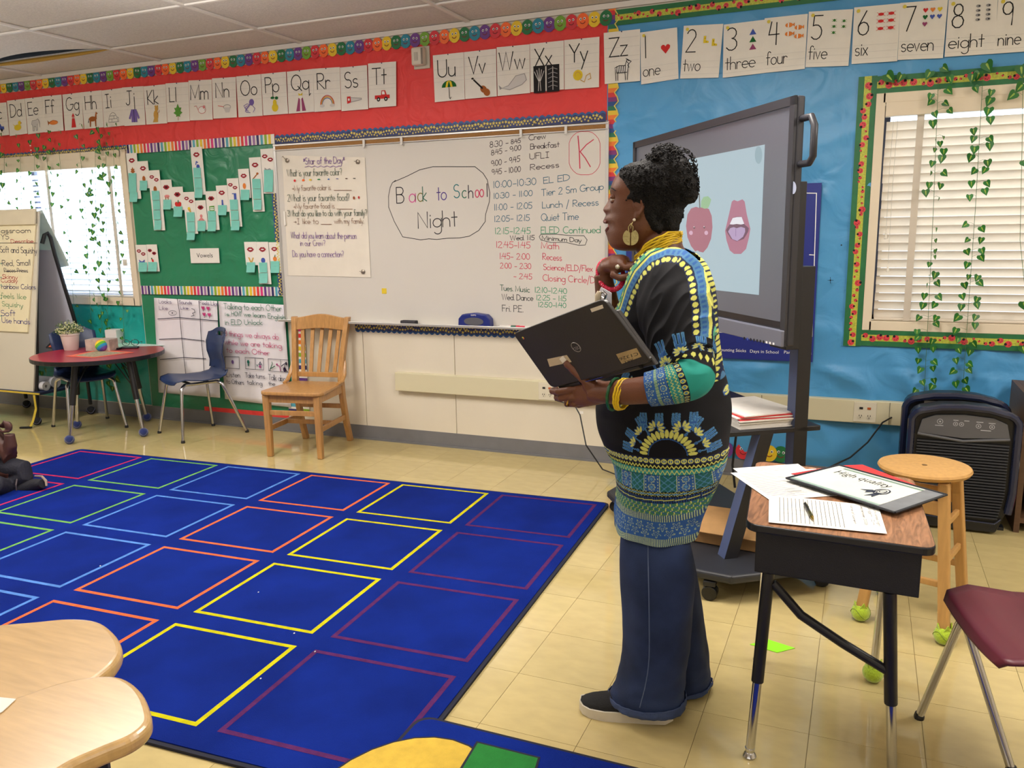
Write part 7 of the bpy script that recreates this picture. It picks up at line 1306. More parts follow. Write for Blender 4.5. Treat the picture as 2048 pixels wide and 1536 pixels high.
for k in range(900):
    cx, cy, rx, ry = rs.choice(((720, 190, .042, .038), (800, 280, .058, .055), (860, 380, .046, .05), (935, 480, .024, .040), (760, 300, .05, .05), (690, 210, .03, .03), (640, 300, .05, .045), (700, 460, .07, .07)))
    a, e = rs.uniform(0, 2*PI), math.acos(rs.uniform(-.6, 1)); n = V((sin(e)*cos(a), sin(e)*sin(a), cos(e))); p = H(cx, cy, HY)+V((n.x*rx, n.y*.050, n.z*ry))
    t1 = n.cross(V((rs.random(), rs.random(), rs.random()))).normalized(); t2 = n.cross(t1); r_ = rs.uniform(.0035, .0065); ph = rs.uniform(0, 6)
    b.tube([p+n*(.0015*j-.003)+t1*r_*cos(ph+j*.9)+t2*r_*sin(ph+j*.9) for j in range(8)], [.0018]*7+[.0007], None, 4)
for k in range(1500):
    rg = hr[rs.randrange(6, 58)]; i = rs.randrange(4, 53); p = rg[i].copy(); n = (p-V((sum(q.x for q in rg)/len(rg), HY, p.z))).normalized()
    if abs(p.x-min(q.x for q in rg)) < .008: continue
    t1 = n.cross(V((rs.random(), rs.random(), rs.random()))).normalized(); t2 = n.cross(t1); r_ = rs.uniform(.0025, .0042); ph = rs.uniform(0, 6)
    b.tube([p+n*(.0008*j-.0005)+t1*r_*cos(ph+j*1.0)+t2*r_*sin(ph+j*1.0) for j in range(6)], [.0013]*5+[.0006], None, 4)
b.build('curls', wo, kind='stuff', smooth=True)
b = MB(); b.tube([H(885, 600, HY), H(888, 650, HY), H(884, 700, HY)], .0014, BLACK, 6); b.box(H(884, 730, HY), (.009, .008, .012), BLACK); b.build('hair_tie', wo)
# necklace, earring, bracelets
YEL = mat('yellow_cord', (222, 186, 18), .55, var=.12, vs=160); GOLD = mat('aged_gold', (172, 160, 110), .32, metal=.85, var=.2, vs=60, bump=.2, bs=200); rs = random.Random(6)
for k in range(7):
    f = (k-3)/3; pts = []
    for i in range(33):
        a = 2*PI*i/32; ca, sa = cos(a), sin(a)      # a=0 nape, pi front
        base = H(865, 940, 2.29)*(.5+.5*ca)+H(455, 1215, 2.29)*(.5-.5*ca)
        w_ = .072+.018*sin(a/2)**2+.004*f; pts.append(base+V((.004*sin(i*1.3+k), -w_*sa*(1 if a < PI else 1), .014*abs(sa)+f*(.011+.008*abs(sa))+.0012*sin(i*2.1+k*2))))
    MB().tube(pts, .0030, YEL, 6).build('necklace_strand', wo, smooth=True)
p = H(490, 768, HY)+V((0, -.074, 0)); MB().ball(p, .0042, mat('pearl', (236, 226, 210), .15), 12, 8).build('pearl_stud', wo, smooth=True)
for s in (-1, 1):
    c = H(462, 930, HY)+V((0, s*.078, 0)); o = MB(); 
    for hf in (-1, 1): o.prism([c+V((hf*.0015+hf*x, 0, z)) for x, z in [(0, .012)]+[(.0205*sin(a)**.9, .0215*cos(a)-.0) for a in [PI*(.16+.84*i/10) for i in range(11)]]], (0, s*.002, 0), GOLD)
    o = o.build('earring', wo); MB().tube([H(462, 930, HY)+V((dx, s*.079, dz)) for dx, dz in ((-.005, .010), (-.006, .028), (0, .036), (.006, .028), (.005, .010))], .0014, GOLD, 6).build('hoop', o, smooth=True)
    MB().tube([H(462, 855, HY)+V((0, s*.079, .002)), H(466, 815, HY)+V((0, s*.077, 0)), H(478, 785, HY)+V((0, s*.074, 0))], .0010, GOLD, 5).build('wire', o)
def loop(name, c, ax, r1, r2, rt, mt, n=32, lab=None, wav=0):
    c = V(c); ax = V(ax).normalized(); u = ax.cross(V((0, 0, 1))).normalized(); w_ = ax.cross(u)
    return MB().tube([c+u*r1*cos(2*PI*i/n)+w_*r2*sin(2*PI*i/n)+ax*wav*sin(i*2.4) for i in range(n+1)], rt, mt, 7, cap=False).build(name, wo, smooth=True, label=lab)
fa = U(1212, 785, 1.985)-U(1300, 779, 1.955)
loop('bracelet', U(1229, 787, 1.972)+V((0, 0, -.002)), fa+V((0, 0, .03)), .037, .040, .0042, mat('green_beads', (22, 84, 48), .3, var=.4, vs=200), wav=.0008, lab='dark green bead bracelet')
for k in range(3): loop('bracelet', U(1242+5*k, 787, 1.970)+V((0, 0, -.002)), fa+V((0, 0, .035+.008*k)), .0375, .040, .0030, YEL, wav=.0009, lab='yellow cord bracelet')
PKC = mat('pink_coil', (206, 34, 74), .35); cc = U(1221, 549, 2.235); ca1, ca2 = V((1, -.25, -.22)).normalized(), V((.12, -.62, -.78)).normalized(); ca3 = ca1.cross(ca2).normalized()
MB().tube([cc+(ca1*cos(a)*.042+ca2*sin(a)*.050)+((ca1*cos(a)+ca2*sin(a))*cos(a*56)+ca3*sin(a*56))*.0036 for a in [2*PI*i/800 for i in range(801)]], .0040, PKC, 5).build('coil_bracelet', wo, smooth=True, label='pink plastic coil bracelet')
MB().ball(U(1235, 534, 2.188), (.0065, .004, .0065), mat('silver_ring_stone', (220, 214, 196), .15, metal=.6), 12, 8).build('ring_stone', wo, smooth=True)
MB().tube([U(1137, 805, 2.02)+V((.003*cos(a), .0105*sin(a), .0105*cos(a))) for a in [2*PI*i/20 for i in range(21)]], .0018, mat('gold_ring', (212, 170, 80), .2, metal=1), 6).build('gold_ring', wo, smooth=True)
MB().box(U(1126, 720, 1.990)+V((.002, -.006, .002)), (.014, .003, .015), mat('nail_polish', (216, 208, 196), .3), Matrix.Rotation(-.7, 3, 'Y')).build('thumb_nail', wo, bevel=.003)
# ---- clothing printed by vertex colour
def printed(name, rings, colfn, mt, label=None, solid=.0):
    b = MB(); b.m(mt); nR, nA = len(rings), len(rings[0]); b.loft(rings, None, cap=False); o = b.build(name, wo, smooth=True, auto=0, label=label)
    A = np.array([tuple(p) for r in rings for p in r]).reshape(nR, nA, 3); c = colfn(A); c = np.clip(c, 0, 255)/255.; c = np.where(c <= .04045, c/12.92, ((c+.055)/1.055)**2.4)
    at = o.data.color_attributes.new('print', 'FLOAT_COLOR', 'POINT'); buf = np.ones((nR*nA, 4)); buf[:, :3] = c.reshape(-1, 3); at.data.foreach_set('color', buf.ravel())
    if solid: md = o.modifiers.new('s', 'SOLIDIFY'); md.thickness = solid; md.offset = -1
    return o
CLO = mat('printed_jersey', (20, 20, 24), .72, spec=.18, bump=.06, bs=500); nt = CLO.node_tree; ca_ = nt.nodes.new('ShaderNodeVertexColor'); ca_.layer_name = 'print'; nt.links.new(ca_.outputs[0], nt.nodes['Principled BSDF'].inputs['Base Color'])
def catm(tab, n):
    tab = np.array(tab, float); m_ = len(tab); out = []
    for i in range(n):
        t_ = i/(n-1)*(m_-1); k = min(int(t_), m_-2); f = t_-k; p0, p1, p2, p3 = tab[max(k-1, 0)], tab[k], tab[k+1], tab[min(k+2, m_-1)]
        out.append(.5*((2*p1)+(p2-p0)*f+(2*p0-5*p1+4*p2-p3)*f*f+(3*p1-p0-3*p2+p3)*f**3))
    return np.array(out)
BK, YL, BL_, LB_, TE, NV, GN, CR_ = (np.array(c, float) for c in ((17, 17, 22), (206, 208, 108), (48, 92, 156), (86, 140, 186), (52, 136, 132), (22, 32, 66), (70, 126, 92), (178, 196, 150)))
def put(c, m_, col_): c[m_] = col_
def tri(s, p): q = np.mod(s/p, 1); return np.abs(q*2-1)
def ellm(s, z, cs, cz, a, b_, r=0.): x, y = s-cs, z-cz; return ((x*cos(r)+y*sin(r))/a)**2+((-x*sin(r)+y*cos(r))/b_)**2
def trident(c, s, z, cs, cz, h, r=0.):
    x = (s-cs)*cos(r)+(z-cz)*sin(r); y = -(s-cs)*sin(r)+(z-cz)*cos(r); w_ = h*.30
    def shape(g): return ((np.abs(x) < w_+g) & (y > -h*.5-g) & (y < -h*.22+g)) | (((np.abs(np.abs(x)-w_*.82) < w_*.26*(1-(y/h+.2)*.6)+g) | (np.abs(x) < w_*.22+g)) & (y > -h*.3) & (y < h*.5+g)) | ((np.abs(x) < h*.03+g*.6) & (y > -h*.95) & (y < -h*.45)) | (((x/(h*.09))**2+((y+h*1.0)/(h*.12))**2) < 1+g*300)
    put(c, shape(.0011), LB_); put(c, shape(-.0008), BL_)
def bloom(c, s, z, cs, cz, r_, rot=0.):
    for a in (-.9, -.3, .3, .9):
        q = rot+a; e = ellm(s, z, cs+sin(q)*r_*.6, cz+cos(q)*r_*.6, r_*.20, r_*.52, -q); put(c, e < 1.25, BL_); put(c, e < .75, YL)
NRING, NANG = 420, 560
DR = catm([(1270, 558, 1398, 522, .095, 497, 2.29), (1263, 572, 1412, 546, .150, 508, 2.295), (1254, 590, 1422, 574, .182, 548, 2.30), (1238, 622, 1430, 615, .195, 618, 2.30), (1222, 660, 1435, 655, .20, 657, 2.30), (1214, 700, 1437, 700, .20, 700, 2.30), (1207, 740, 1441, 740, .203, 740, 2.30), (1203, 780, 1452, 780, .208, 780, 2.30), (1203, 820, 1460, 820, .210, 820, 2.305), (1209, 850, 1461, 850, .208, 850, 2.305), (1221, 880, 1457, 880, .205, 880, 2.31), (1234, 912, 1452, 912, .200, 912, 2.31), (1239, 950, 1440, 950, .195, 950, 2.315), (1240, 984, 1424, 999, .182, 1000, 2.32), (1239, 1010, 1410, 1032, .176, 1035, 2.32), (1239, 1036, 1398, 1064, .172, 1068, 2.32)], NRING)
rings = []
for k, (pf, yf, pb_, ybk, hw, ysd, yc) in enumerate(DR):
    F_, B_ = U(pf, yf, yc), U(pb_, ybk, yc); zs_ = U((pf+pb_)/2, ysd, yc).z if k > 105 else U(1338, ysd, yc-hw).z; ring = []
    for i in range(NANG):
        a = 2*PI*i/NANG; a -= .55*sin(a-PI/2); ca, sa = cos(a), sin(a); x = (F_.x+B_.x)/2-(B_.x-F_.x)/2*ca; zl = F_.z*(.5+.5*ca)+B_.z*(.5-.5*ca); z = zl*(1-abs(sa)**1.5)+zs_*abs(sa)**1.5 if k < 105 else zl
        y = yc-hw*(abs(sa)**.9)*(1 if sa > 0 else -1); w_ = .0035*sin(3*a+z*22)*min(1, k/60)+.0025*noise.noise(V((x*14, y*9, z*26)))
        if k > 322: w_ += .0045*sin(7*a+1)*(k-322)/98
        ring.append(V((x-ca*w_, y-sa*w_, z)))
    rings.append(ring)
zrow = lambda cy, x=620: U(1150+x/3.4125, 700+cy/3.4125, 2.115).z
YK = [(1222, 668), (1238, 628), (1252, 588), (1272, 552), (1300, 522), (1332, 508), (1362, 510), (1386, 532), (1402, 568), (1412, 612), (1418, 670), (1420, 730), (1420, 790)]
ykp = [(lambda p: (p.x, p.z))(U(x, y, 2.09)) for x, y in YK]
def pdist(X, Z):      # signed distance to the yoke line (positive outside, towards neck and back)
    best = np.full(X.shape, 9.); sg = np.zeros(X.shape); arcl = np.zeros(X.shape); L0 = 0
    for (ax, az), (bx_, bz_) in zip(ykp[:-1], ykp[1:]):
        dx, dz = bx_-ax, bz_-az; L_ = math.hypot(dx, dz); t_ = np.clip(((X-ax)*dx+(Z-az)*dz)/L_**2, 0, 1); d_ = np.hypot(X-ax-t_*dx, Z-az-t_*dz); s_ = np.sign(dx*(Z-az)-dz*(X-ax)); m_ = d_ < best
        best = np.where(m_, d_, best); sg = np.where(m_, s_, sg); arcl = np.where(m_, L0+t_*L_, arcl); L0 += L_
    return best*sg, arcl
def yoke(c, X, Z):
    d_, a = pdist(X, Z); nn_ = Z > zrow(250)
    put(c, (d_ > -.020) & (d_ < .05) & nn_, NV); e = np.mod(a, .0165)/.0165-.5
    put(c, ((e*.0165/.0062)**2+((d_+.012)/.0062)**2 < 1) & nn_, YL)
    put(c, (d_ > -.003) & (d_ < .013) & nn_, LB_*.85); put(c, (np.abs(d_-.005) < .0045) & (np.mod(a, .012) < .006) & nn_, BL_); put(c, (d_ > .013) & (d_ < .0185) & nn_, YL); put(c, (d_ > .0185) & (d_ < .0215) & nn_, NV); put(c, (d_ > .0215) & (d_ < .032) & nn_, np.array((86, 160, 128.)))
    put(c, (np.abs(d_-.027) < .003) & (np.mod(a, .03) < .012) & nn_, YL)
    put(c, (d_ > .033) & (np.mod(a+d_*.6, .013) < .006) & nn_, YL)
def paint_dress(A):
    c = np.empty(A.shape); c[:] = BK; X, Y, Z = A[..., 0], A[..., 1], A[..., 2]; r = .19
    ang = np.arange(NANG)[None, :]/NANG*2*PI+np.zeros(X.shape); s = (np.mod(ang+PI, 2*PI)-PI-PI/2*np.sign(np.mod(ang+PI, 2*PI)-PI)*1.); s = s*.20; s = np.where(Y > 2.3, -s, s)      # 0 at the middle of each side
    s = X-U(1337, 800, 2.115).x; s = np.where(np.abs(s) > .0, s, s)
    # arc length correction near the silhouette
    hwX = .16; s = np.arcsin(np.clip(s/.175, -1, 1))*.175
    z0 = zrow(722)
    rr_, th = np.hypot(s, Z-z0), np.arctan2(Z-z0, s)
    for k in range(17):
        a = PI*(k+.5)/17; e = ellm(s, Z, cos(a)*.064, z0+sin(a)*.064, .0052, .0118, a-PI/2); put(c, e < 1.35, NV); put(c, e < 1, YL)
    put(c, (np.abs(rr_-.050) < .0012) & (Z > z0), BL_)
    for k, a in enumerate((.16, .50, .95, 2.19, 2.64, 2.98)): trident(c, s, Z, cos(a)*.118, z0+sin(a)*.112, .036, a-PI/2)
    for a in (.33, .72, 2.42, 2.81): bloom(c, s, Z, cos(a)*.094, z0+sin(a)*.092, .019, PI/2-a)
    for x in (-.062, -.020, .022, .064): trident(c, s, Z, x, z0+.104, .030)
    for x in (-.030, .034): bloom(c, s, Z, x, z0+.080, .019, -1.2); bloom(c, s, Z, x+.005, z0+.080, .019, 1.2)
    for x, y in ((-.10, .19), (-.075, .245), (.085, .20), (.11, .27), (.12, .35), (-.12, .14), (.13, .15)): bloom(c, s, Z, x, z0+y, .022, x*9)
    for x, y in ((.10, .235), (.125, .31), (-.125, .21), (-.1, .30)): trident(c, s, Z, x, z0+y, .034, x*4)
    B = lambda a_, b_: (Z < zrow(a_)) & (Z >= zrow(b_))
    m_ = B(735, 785); put(c, m_, NV); zc = (zrow(735)+zrow(785))/2; q = np.mod(s, .0165)-.00825; e = np.hypot(q, Z-zc); put(c, m_ & (np.abs(e-.0058) < .0014), YL); put(c, m_ & (e < .0036), BL_); put(c, m_ & (np.abs(q) < .001) & (np.abs(Z-zc) < .005), YL)
    def zz(a_, b_, bgc, fg, p, th_, n=1):
        m2 = B(a_, b_); put(c, m2, bgc); h = zrow(a_)-zrow(b_)
        for j in range(n): put(c, m2 & (np.abs((Z-zrow(b_))/h-(j+.5)/n-(tri(s, p)-.5)*.6/n) < th_/n), fg)
    zz(785, 815, BK, YL, .011, .16); zz(815, 860, TE, YL, .012, .10); put(c, B(856, 866), NV)
    m_ = B(860, 975); per = .086; q = np.mod(s+.02, per); pan = q < per/2; put(c, m_ & pan, TE*.75); put(c, m_ & ~pan, BL_); h = zrow(860)-zrow(975); zn = (Z-zrow(975))
    for off in (0, .018, .036): put(c, m_ & pan & (np.abs(np.abs(q-per/4)*.9-np.abs(zn-off)) < .0012), LB_)
    q2_ = q-per*.75
    for cz in (h*.28, h*.76): e = np.hypot(q2_, zn-cz); t_ = np.arctan2(zn-cz, q2_); put(c, m_ & ~pan & (np.abs(e-.0085-.0014*np.cos(8*t_)) < .0009), CR_); put(c, m_ & ~pan & (e < .0042), LB_)
    put(c, m_ & (np.minimum(np.abs(q-per/2), np.minimum(q, per-q)) < .0009), CR_); put(c, m_ & ~pan & (np.abs(np.abs(q2_)-.0165) < .0016) & (np.mod(zn, .009) < .003), CR_)
    zz(975, 1012, BK, YL, .0095, .10, 2); put(c, B(990, 998), LB_); m_ = B(1012, 1062); put(c, m_, NV); put(c, m_ & (np.mod(s, .006) < .003) & (np.mod(Z, .006) < .003), BL_); put(c, B(1034, 1040), YL)
    m_ = B(1062, 1150); put(c, m_, GN); put(c, m_ & (np.abs(np.mod(Z*1.0+s*.5, .015)-.0075) < .0016), BL_); put(c, m_ & (np.abs(np.mod(s-Z*.9, .016)-.008+np.abs(np.mod(Z, .013)-.0065)) < .0012), YL)
    m_ = B(1150, 1200); put(c, m_, BL_*.8); put(c, m_ & (np.mod(s, .0058) < .0026), CR_)
    m_ = B(1200, 1330); put(c, m_, BL_); h = zrow(1200)-zrow(1330); zn = Z-zrow(1330)
    for off, cz in ((0, h*.70), (.5, h*.30)):
        q = np.mod(s/.034+off, 1)-.5; q = q*.034; e = np.hypot(q, zn-cz); t_ = np.arctan2(zn-cz, q); rad = .0078+.0046*np.cos(5*t_+1.57); put(c, m_ & (np.abs(e-rad) < .0011), CR_)
    m_ = Z < zrow(1330); put(c, m_, BL_*.8); put(c, m_ & (np.mod(s, .0045) < .0022), CR_)
    yoke(c, X, Z); return c
printed('tunic', rings, paint_dress, CLO, 'black tunic with blue, teal and yellow printed bands', .002)
def sleeve(pts, rad, nR, nA, paint, seed):
    P = catm([tuple(p) for p in pts], nR); rr = catm([(r,) for r in rad], nR)[:, 0]; R = []; prev = None
    for k in range(nR):
        d_ = V(P[min(k+1, nR-1)]-P[max(k-1, 0)]).normalized(); a0 = V((0, 1, 0)) if prev is None else prev; a0 = (a0-d_*a0.dot(d_)).normalized(); prev = a0; b0 = d_.cross(a0); ring = []
        for i in range(nA):
            a = 2*PI*i/nA; t_ = k/nR; fold = .0055*(1-abs(noise.noise(V((cos(a)*1.1+seed, t_*13+sin(a)*1.6, sin(a)*1.1))))*3)*min(1, t_*6)*max(0, min(1, (.74-t_)*5)); r = rr[k]+fold*.8
            if t_ > .70: r += .0012*sin(6*a)
            ring.append(V(P[k])+a0*r*cos(a)+b0*r*sin(a))
        R.append(ring)
    return R
def paint_sleeve(A):
    nR, nA = A.shape[:2]; c = np.empty(A.shape); c[:] = BK; t_ = (np.arange(nR)/nR)[:, None]+np.zeros((nR, nA)); s = (np.arange(nA)/nA)[None, :]*.42+np.zeros((nR, nA)); L_ = .46; z = -t_*L_
    n = 9; per = .42/n
    for k in range(n+1):
        trident(c, s, z, k*per, -.475*L_, .036); bloom(c, s, z, k*per+.004, -.545*L_, .016, -.9); bloom(c, s, z, k*per+.006, -.545*L_, .016, .9)
    q = np.mod(s, .022)-.011; put(c, (t_ > .575) & (t_ < .605) & (np.abs(q) < .0065) & (np.abs(z+.59*L_) < .007*(1-np.abs(q)/.0085)), YL)
    put(c, (t_ > .615) & (t_ < .70), np.array((44, 150, 138.)))
    m_ = (t_ > .70) & (t_ < .735); put(c, m_, NV); q = np.mod(s, .02)-.01; e = np.hypot(q, z+.7175*L_); put(c, m_ & (np.abs(e-.0056) < .0014), YL); put(c, m_ & (e < .003), LB_)
    m_ = (t_ > .735) & (t_ < .80); put(c, m_, TE); put(c, m_ & (np.abs(np.mod(z, .011)-.0055-(tri(s, .012)-.5)*.006) < .0011), YL)
    m_ = (t_ > .80) & (t_ < .875); put(c, m_, BL_); q = np.mod(s, .05)-.025; e = np.hypot(q, z+.8375*L_); th = np.arctan2(z+.8375*L_, q); put(c, m_ & (np.abs(e-.0105-.0012*np.cos(8*th)) < .0012), CR_); put(c, m_ & (e < .005), LB_); put(c, m_ & (np.abs(np.abs(q)-.019) < .002) & (np.mod(z, .01) < .004), CR_)
    m_ = (t_ >= .875) & (t_ < .90); put(c, m_, TE*.8); put(c, m_ & (np.mod(s, .0055) < .0025), CR_)
    m_ = t_ >= .90; put(c, m_, BL_)
    q = np.mod(s, .034)-.017; e = np.hypot(q, z+.945*L_); th = np.arctan2(z+.945*L_, q); put(c, m_ & (np.abs(e-.010-.005*np.cos(5*th)) < .0013), CR_)
    X, Z = A[..., 0], A[..., 2]
    d_, a = pdist(X, Z); m_ = (t_ < .45) & (d_ > -.022); c2 = c.copy(); yoke(c2, X, Z); c[m_] = c2[m_]
    return c
LSL = [U(1338, 530, 2.20), U(1342, 555, 2.15), U(1350, 610, 2.105), U(1360, 670, 2.06), U(1370, 722, 2.02), U(1381, 752, 1.985), U(1352, 766, 1.965), U(1322, 774, 1.958), U(1296, 779, 1.955)]
printed('sleeve', sleeve(LSL, [.050, .082, .096, .088, .074, .056, .050, .045, .042], 350, 340, None, 1), paint_sleeve, CLO, 'black sleeve with trident print and blue patterned cuff', .0015)
RSL = [U(1325, 540, 2.42), U(1322, 570, 2.45), U(1300, 650, 2.47), U(1270, 715, 2.44), U(1252, 748, 2.39), U(1238, 720, 2.33), U(1228, 690, 2.30)]
printed('sleeve', sleeve(RSL, [.05, .078, .074, .062, .052, .048, .044], 140, 110, None, 5), paint_sleeve, CLO)
# jeans
JN = mat('dark_denim', (38, 52, 86), .75, spec=.25, var=.42, vs=6, bump=.25, bs=500); SEAMJ = mat('denim_seam', (84, 98, 128), .8); HEMJ = mat('denim_hem', (50, 66, 104), .8, var=.2, vs=30, bump=.4, bs=60)
def leg(rows, yc, hw, seed, hem):
    T = catm(rows, 90); R = []
    for k, (pf, pb_, pyf, pyb, h_) in enumerate(T):
        F_, B_ = U(pf, pyf, yc), U(pb_, pyb, yc); ring = []
        for i in range(64):
            a = 2*PI*i/64; ca, sa = cos(a), sin(a); w_ = .006*noise.noise(V((ca*1.5+seed, sa*1.5, k*.045)))*min(1, k/12)+.003*sin(5*a+seed)*k/90+.006*noise.noise(V((ca*2, sa*2, k*.16+seed)))*(k/90)**2
            ring.append((F_+B_)/2+(F_-B_)/2*ca*1.0+V((-ca*w_, -h_*sa-sa*w_, -.012*0)))
        R.append(ring)
    b = MB(); b.loft(R, JN, cap=False); o = b.build('jeans_leg', wo, smooth=True, auto=0, solid=.003)
    hb = MB(); q = R[-9:]; hb.loft([[p+(p-sum(r, V())/64).normalized()*(.0065+.0015*sin(i*2.3)) for i, p in enumerate(r)] for r in q], HEMJ, cap=False); hb.build('hem', o, smooth=True, auto=0, solid=.002)
    MB().tube([r[16]+(r[16]-sum(r, V())/64).normalized()*.0034 for r in R[2:-8:4]], .0016, SEAMJ, 5).build('side_seam', o)
    return R
leg([(1250, 1366, 1020, 1020, .062), (1244, 1378, 1090, 1090, .078), (1243, 1387, 1160, 1160, .090), (1249, 1382, 1230, 1230, .094), (1251, 1377, 1290, 1290, .092), (1243, 1372, 1335, 1340, .092), (1228, 1368, 1368, 1385, .093), (1221, 1366, 1385, 1418, .093)], 2.245, .1, 1, True)
leg([(1270, 1366, 1020, 1020, .06), (1270, 1378, 1090, 1090, .08), (1280, 1400, 1200, 1200, .088), (1300, 1412, 1290, 1290, .082), (1312, 1417, 1350, 1350, .080), (1312, 1417, 1375, 1375, .080)], 2.425, .1, 8, True)
b = MB(); b.loft([ring_px(1256, 1378, 980, .11, 2.32, 32), ring_px(1256, 1376, 1030, .12, 2.32, 32), ring_px(1270, 1370, 1085, .10, 2.32, 32)], JN); b.build('jeans_seat', wo, smooth=True)
KNIT = mat('black_knit_shoe', (18, 18, 20), .85, var=.15, vs=200, bump=.4, bs=400); SOLE = mat('white_foam_sole', (206, 198, 182), .6, var=.06, vs=30)
def shoe(toe, heel):
    toe, heel = V((toe.x, toe.y, 0)), V((heel.x, heel.y, 0)); d_ = (heel-toe); L_ = d_.length; d_.normalize(); s_ = V((-d_.y, d_.x, 0)); root = None
    P = lambda a, w_, z: toe+d_*a*L_+s_*w_+V((0, 0, z)); sec = [(0, .012, .010, .034), (.04, .028, .004, .044), (.12, .041, .001, .052), (.28, .048, 0, .062), (.45, .045, 0, .078), (.58, .040, 0, .100), (.75, .037, 0, .105), (.92, .034, .003, .090), (1.0, .022, .012, .070)]
    R = []; Rs = []
    for a, w_, zb, zt2 in sec:
        R.append([P(a, w_*cos(q), (zb+.028)+(zt2-zb-.028)*max(0, sin(q))) if sin(q) >= 0 else P(a, w_*cos(q), zb+.028) for q in [2*PI*i/20 for i in range(20)]])
        st_ = .028+.010*a; Rs.append([P(a*1.02-.01, (w_+.004)*x, zb+(st_ if t_ else 0)) for x, t_ in ((-1, 0), (-.6, 0), (0, 0), (.6, 0), (1, 0), (1.02, 1), (.6, 1), (0, 1), (-.6, 1), (-1.02, 1))])
    o = MB().loft(R, KNIT).build('shoe', wo, smooth=True, auto=70); MB().loft(Rs, SOLE).build('sole', o, smooth=True, auto=50)
    MB().tube([P(.33, .047, .052), P(.345, .047, .046), P(.355, .046, .053)], .0012, STARY, 5).build('logo_mark', o)
shoe(Fp(1158, 1425)+V((0, .02, 0)), Fp(1342, 1446)+V((0, .02, 0))); shoe(V((-.665, 2.405, 0)), V((-.41, 2.45, 0)))
# ---------------------------------------------------------------- what she holds
LAPB = mat('laptop_black', (30, 27, 26), .38, spec=.5, var=.12, vs=6, bump=.04, bs=200); lpC = lpB+(lpD-lpA)*1.04+V((.006, 0, 0)); nrm = (lpB-lpA).cross(lpD-lpA).normalized(); nrm = nrm if nrm.y < 0 else -nrm
t = thing('laptop', 'black laptop held open-side inward with gold stickers on its lid', 'laptop', (lpA+lpB+lpC+lpD)/4); ex, ey = lpB-lpA, lpD-lpA
LF = lambda u, v, h=0.: lpA+ex*u+ey*v+nrm*h
def lidpoly(r, n=5): return [(r*.7+x*(1-1.4*r), r+y*(1-2*r)) for x, y in ()] or [(max(0, min(1, cx+r*.72*cos(a))), max(0, min(1, cy+r*sin(a)))) for cx, cy, a0 in ((1-r*.72, r, -PI/2), (1-r*.72, 1-r, 0), (r*.72, 1-r, PI/2), (r*.72, r, PI)) for a in [a0+PI/2*i/n for i in range(n+1)]]
MB().prism([LF(u, v, -.012) for u, v in lidpoly(.07)], nrm*.012, LAPB).build('lid', t, bevel=.003, seg=3)
tilt = math.radians(3); hx_ = ex.normalized(); dn = -(ey.normalized()); bdir = (Matrix.Rotation(-tilt, 3, hx_) @ dn); bdir2 = (Matrix.Rotation(tilt, 3, hx_) @ dn); bdir = bdir if bdir.y > bdir2.y else bdir2
bn = bdir.cross(hx_).normalized(); bn = bn if bn.y < 0 else -bn; hh = lpD+nrm*-.014+ey.normalized()*.012
MB().prism([hh+hx_*ex.length*.02, hh+hx_*ex.length*.97, hh+hx_*ex.length*.97+bdir*ey.length*.86, hh+hx_*ex.length*.02+bdir*ey.length*.86], bn*-.016, LAPB).build('keyboard_base', t, bevel=.004)
for f in (.22, .80): MB().tube([LF(f-.07, 1.02, -.012), LF(f+.07, 1.02, -.012)], .008, BLKM, 10).build('hinge', t)
MB().tube([LF(.30, 1.035, -.006), LF(.52, 1.03, -.006)], .0012, CHR, 6).build('edge_highlight_strip', t)
GST = mat('gold_sticker', (168, 146, 102), .4, metal=.35, var=.18, vs=30)
def DL(x, y):
    p = Pl(1000+x/5.12, 560+y/5.12, lpA, nrm)-lpA; a11, a12, a22 = ex.dot(ex), ex.dot(ey), ey.dot(ey); b1, b2 = p.dot(ex), p.dot(ey); de = a11*a22-a12*a12
    return ((b1*a22-b2*a12)/de, (b2*a11-b1*a12)/de)
d = Draw(LF, .0006)
for q, nm, mt in (([(485, 810), (685, 768), (735, 838), (510, 888)], 'asset_sticker', mat('beige_sticker', (186, 168, 140), .6)), ([(1190, 760), (1400, 695), (1450, 785), (1250, 858)], 'asset_sticker', GST), ([(925, 295), (1050, 252), (1062, 288), (942, 330)], 'spec_sticker', mat('pale_sticker', (206, 196, 176), .5))):
    MB().prism([LF(*DL(x, y), .0002) for x, y in q], nrm*.0005, mt).build(nm, t)
def ltext(s_, x0, y0, x1, y1, h, mt, wd=None):
    a, e = Pl(1000+x0/5.12, 560+y0/5.12, lpA, nrm)+nrm*.0011, Pl(1000+x1/5.12, 560+y1/5.12, lpA, nrm)+nrm*.0011; ux = (e-a); W_ = ux.length; ux.normalize(); uy = nrm.cross(ux).normalized()
    dd = Draw(lambda u, v, l: a+ux*u+uy*v+nrm*l*.0); ftext(dd, s_, 0, 0, W_, h, mt); return dd.build('lettering', t)
ltext('C1326', 1412, 738, 1222, 796, .0075, BLACK); ltext('ART', 1362, 800, 1268, 832, .0065, BLACK)
ltext('DELL', 812, 668, 742, 700, .0085, mat('logo_grey', (150, 146, 140), .4, metal=.5))
cc = Pl(1000+780/5.12, 560+688/5.12, lpA, nrm); ux, uy = ex.normalized(), ey.normalized()
MB().tube([cc+nrm*.0008+ux*.0145*cos(a)+uy*.0145*sin(a) for a in [2*PI*i/32 for i in range(33)]], .0008, mat('logo_grey', (150, 146, 140), .4, metal=.5), 5).build('logo_ring', t)
p = Pl(1000+238/5.12, 560+594/5.12, lpA, nrm)
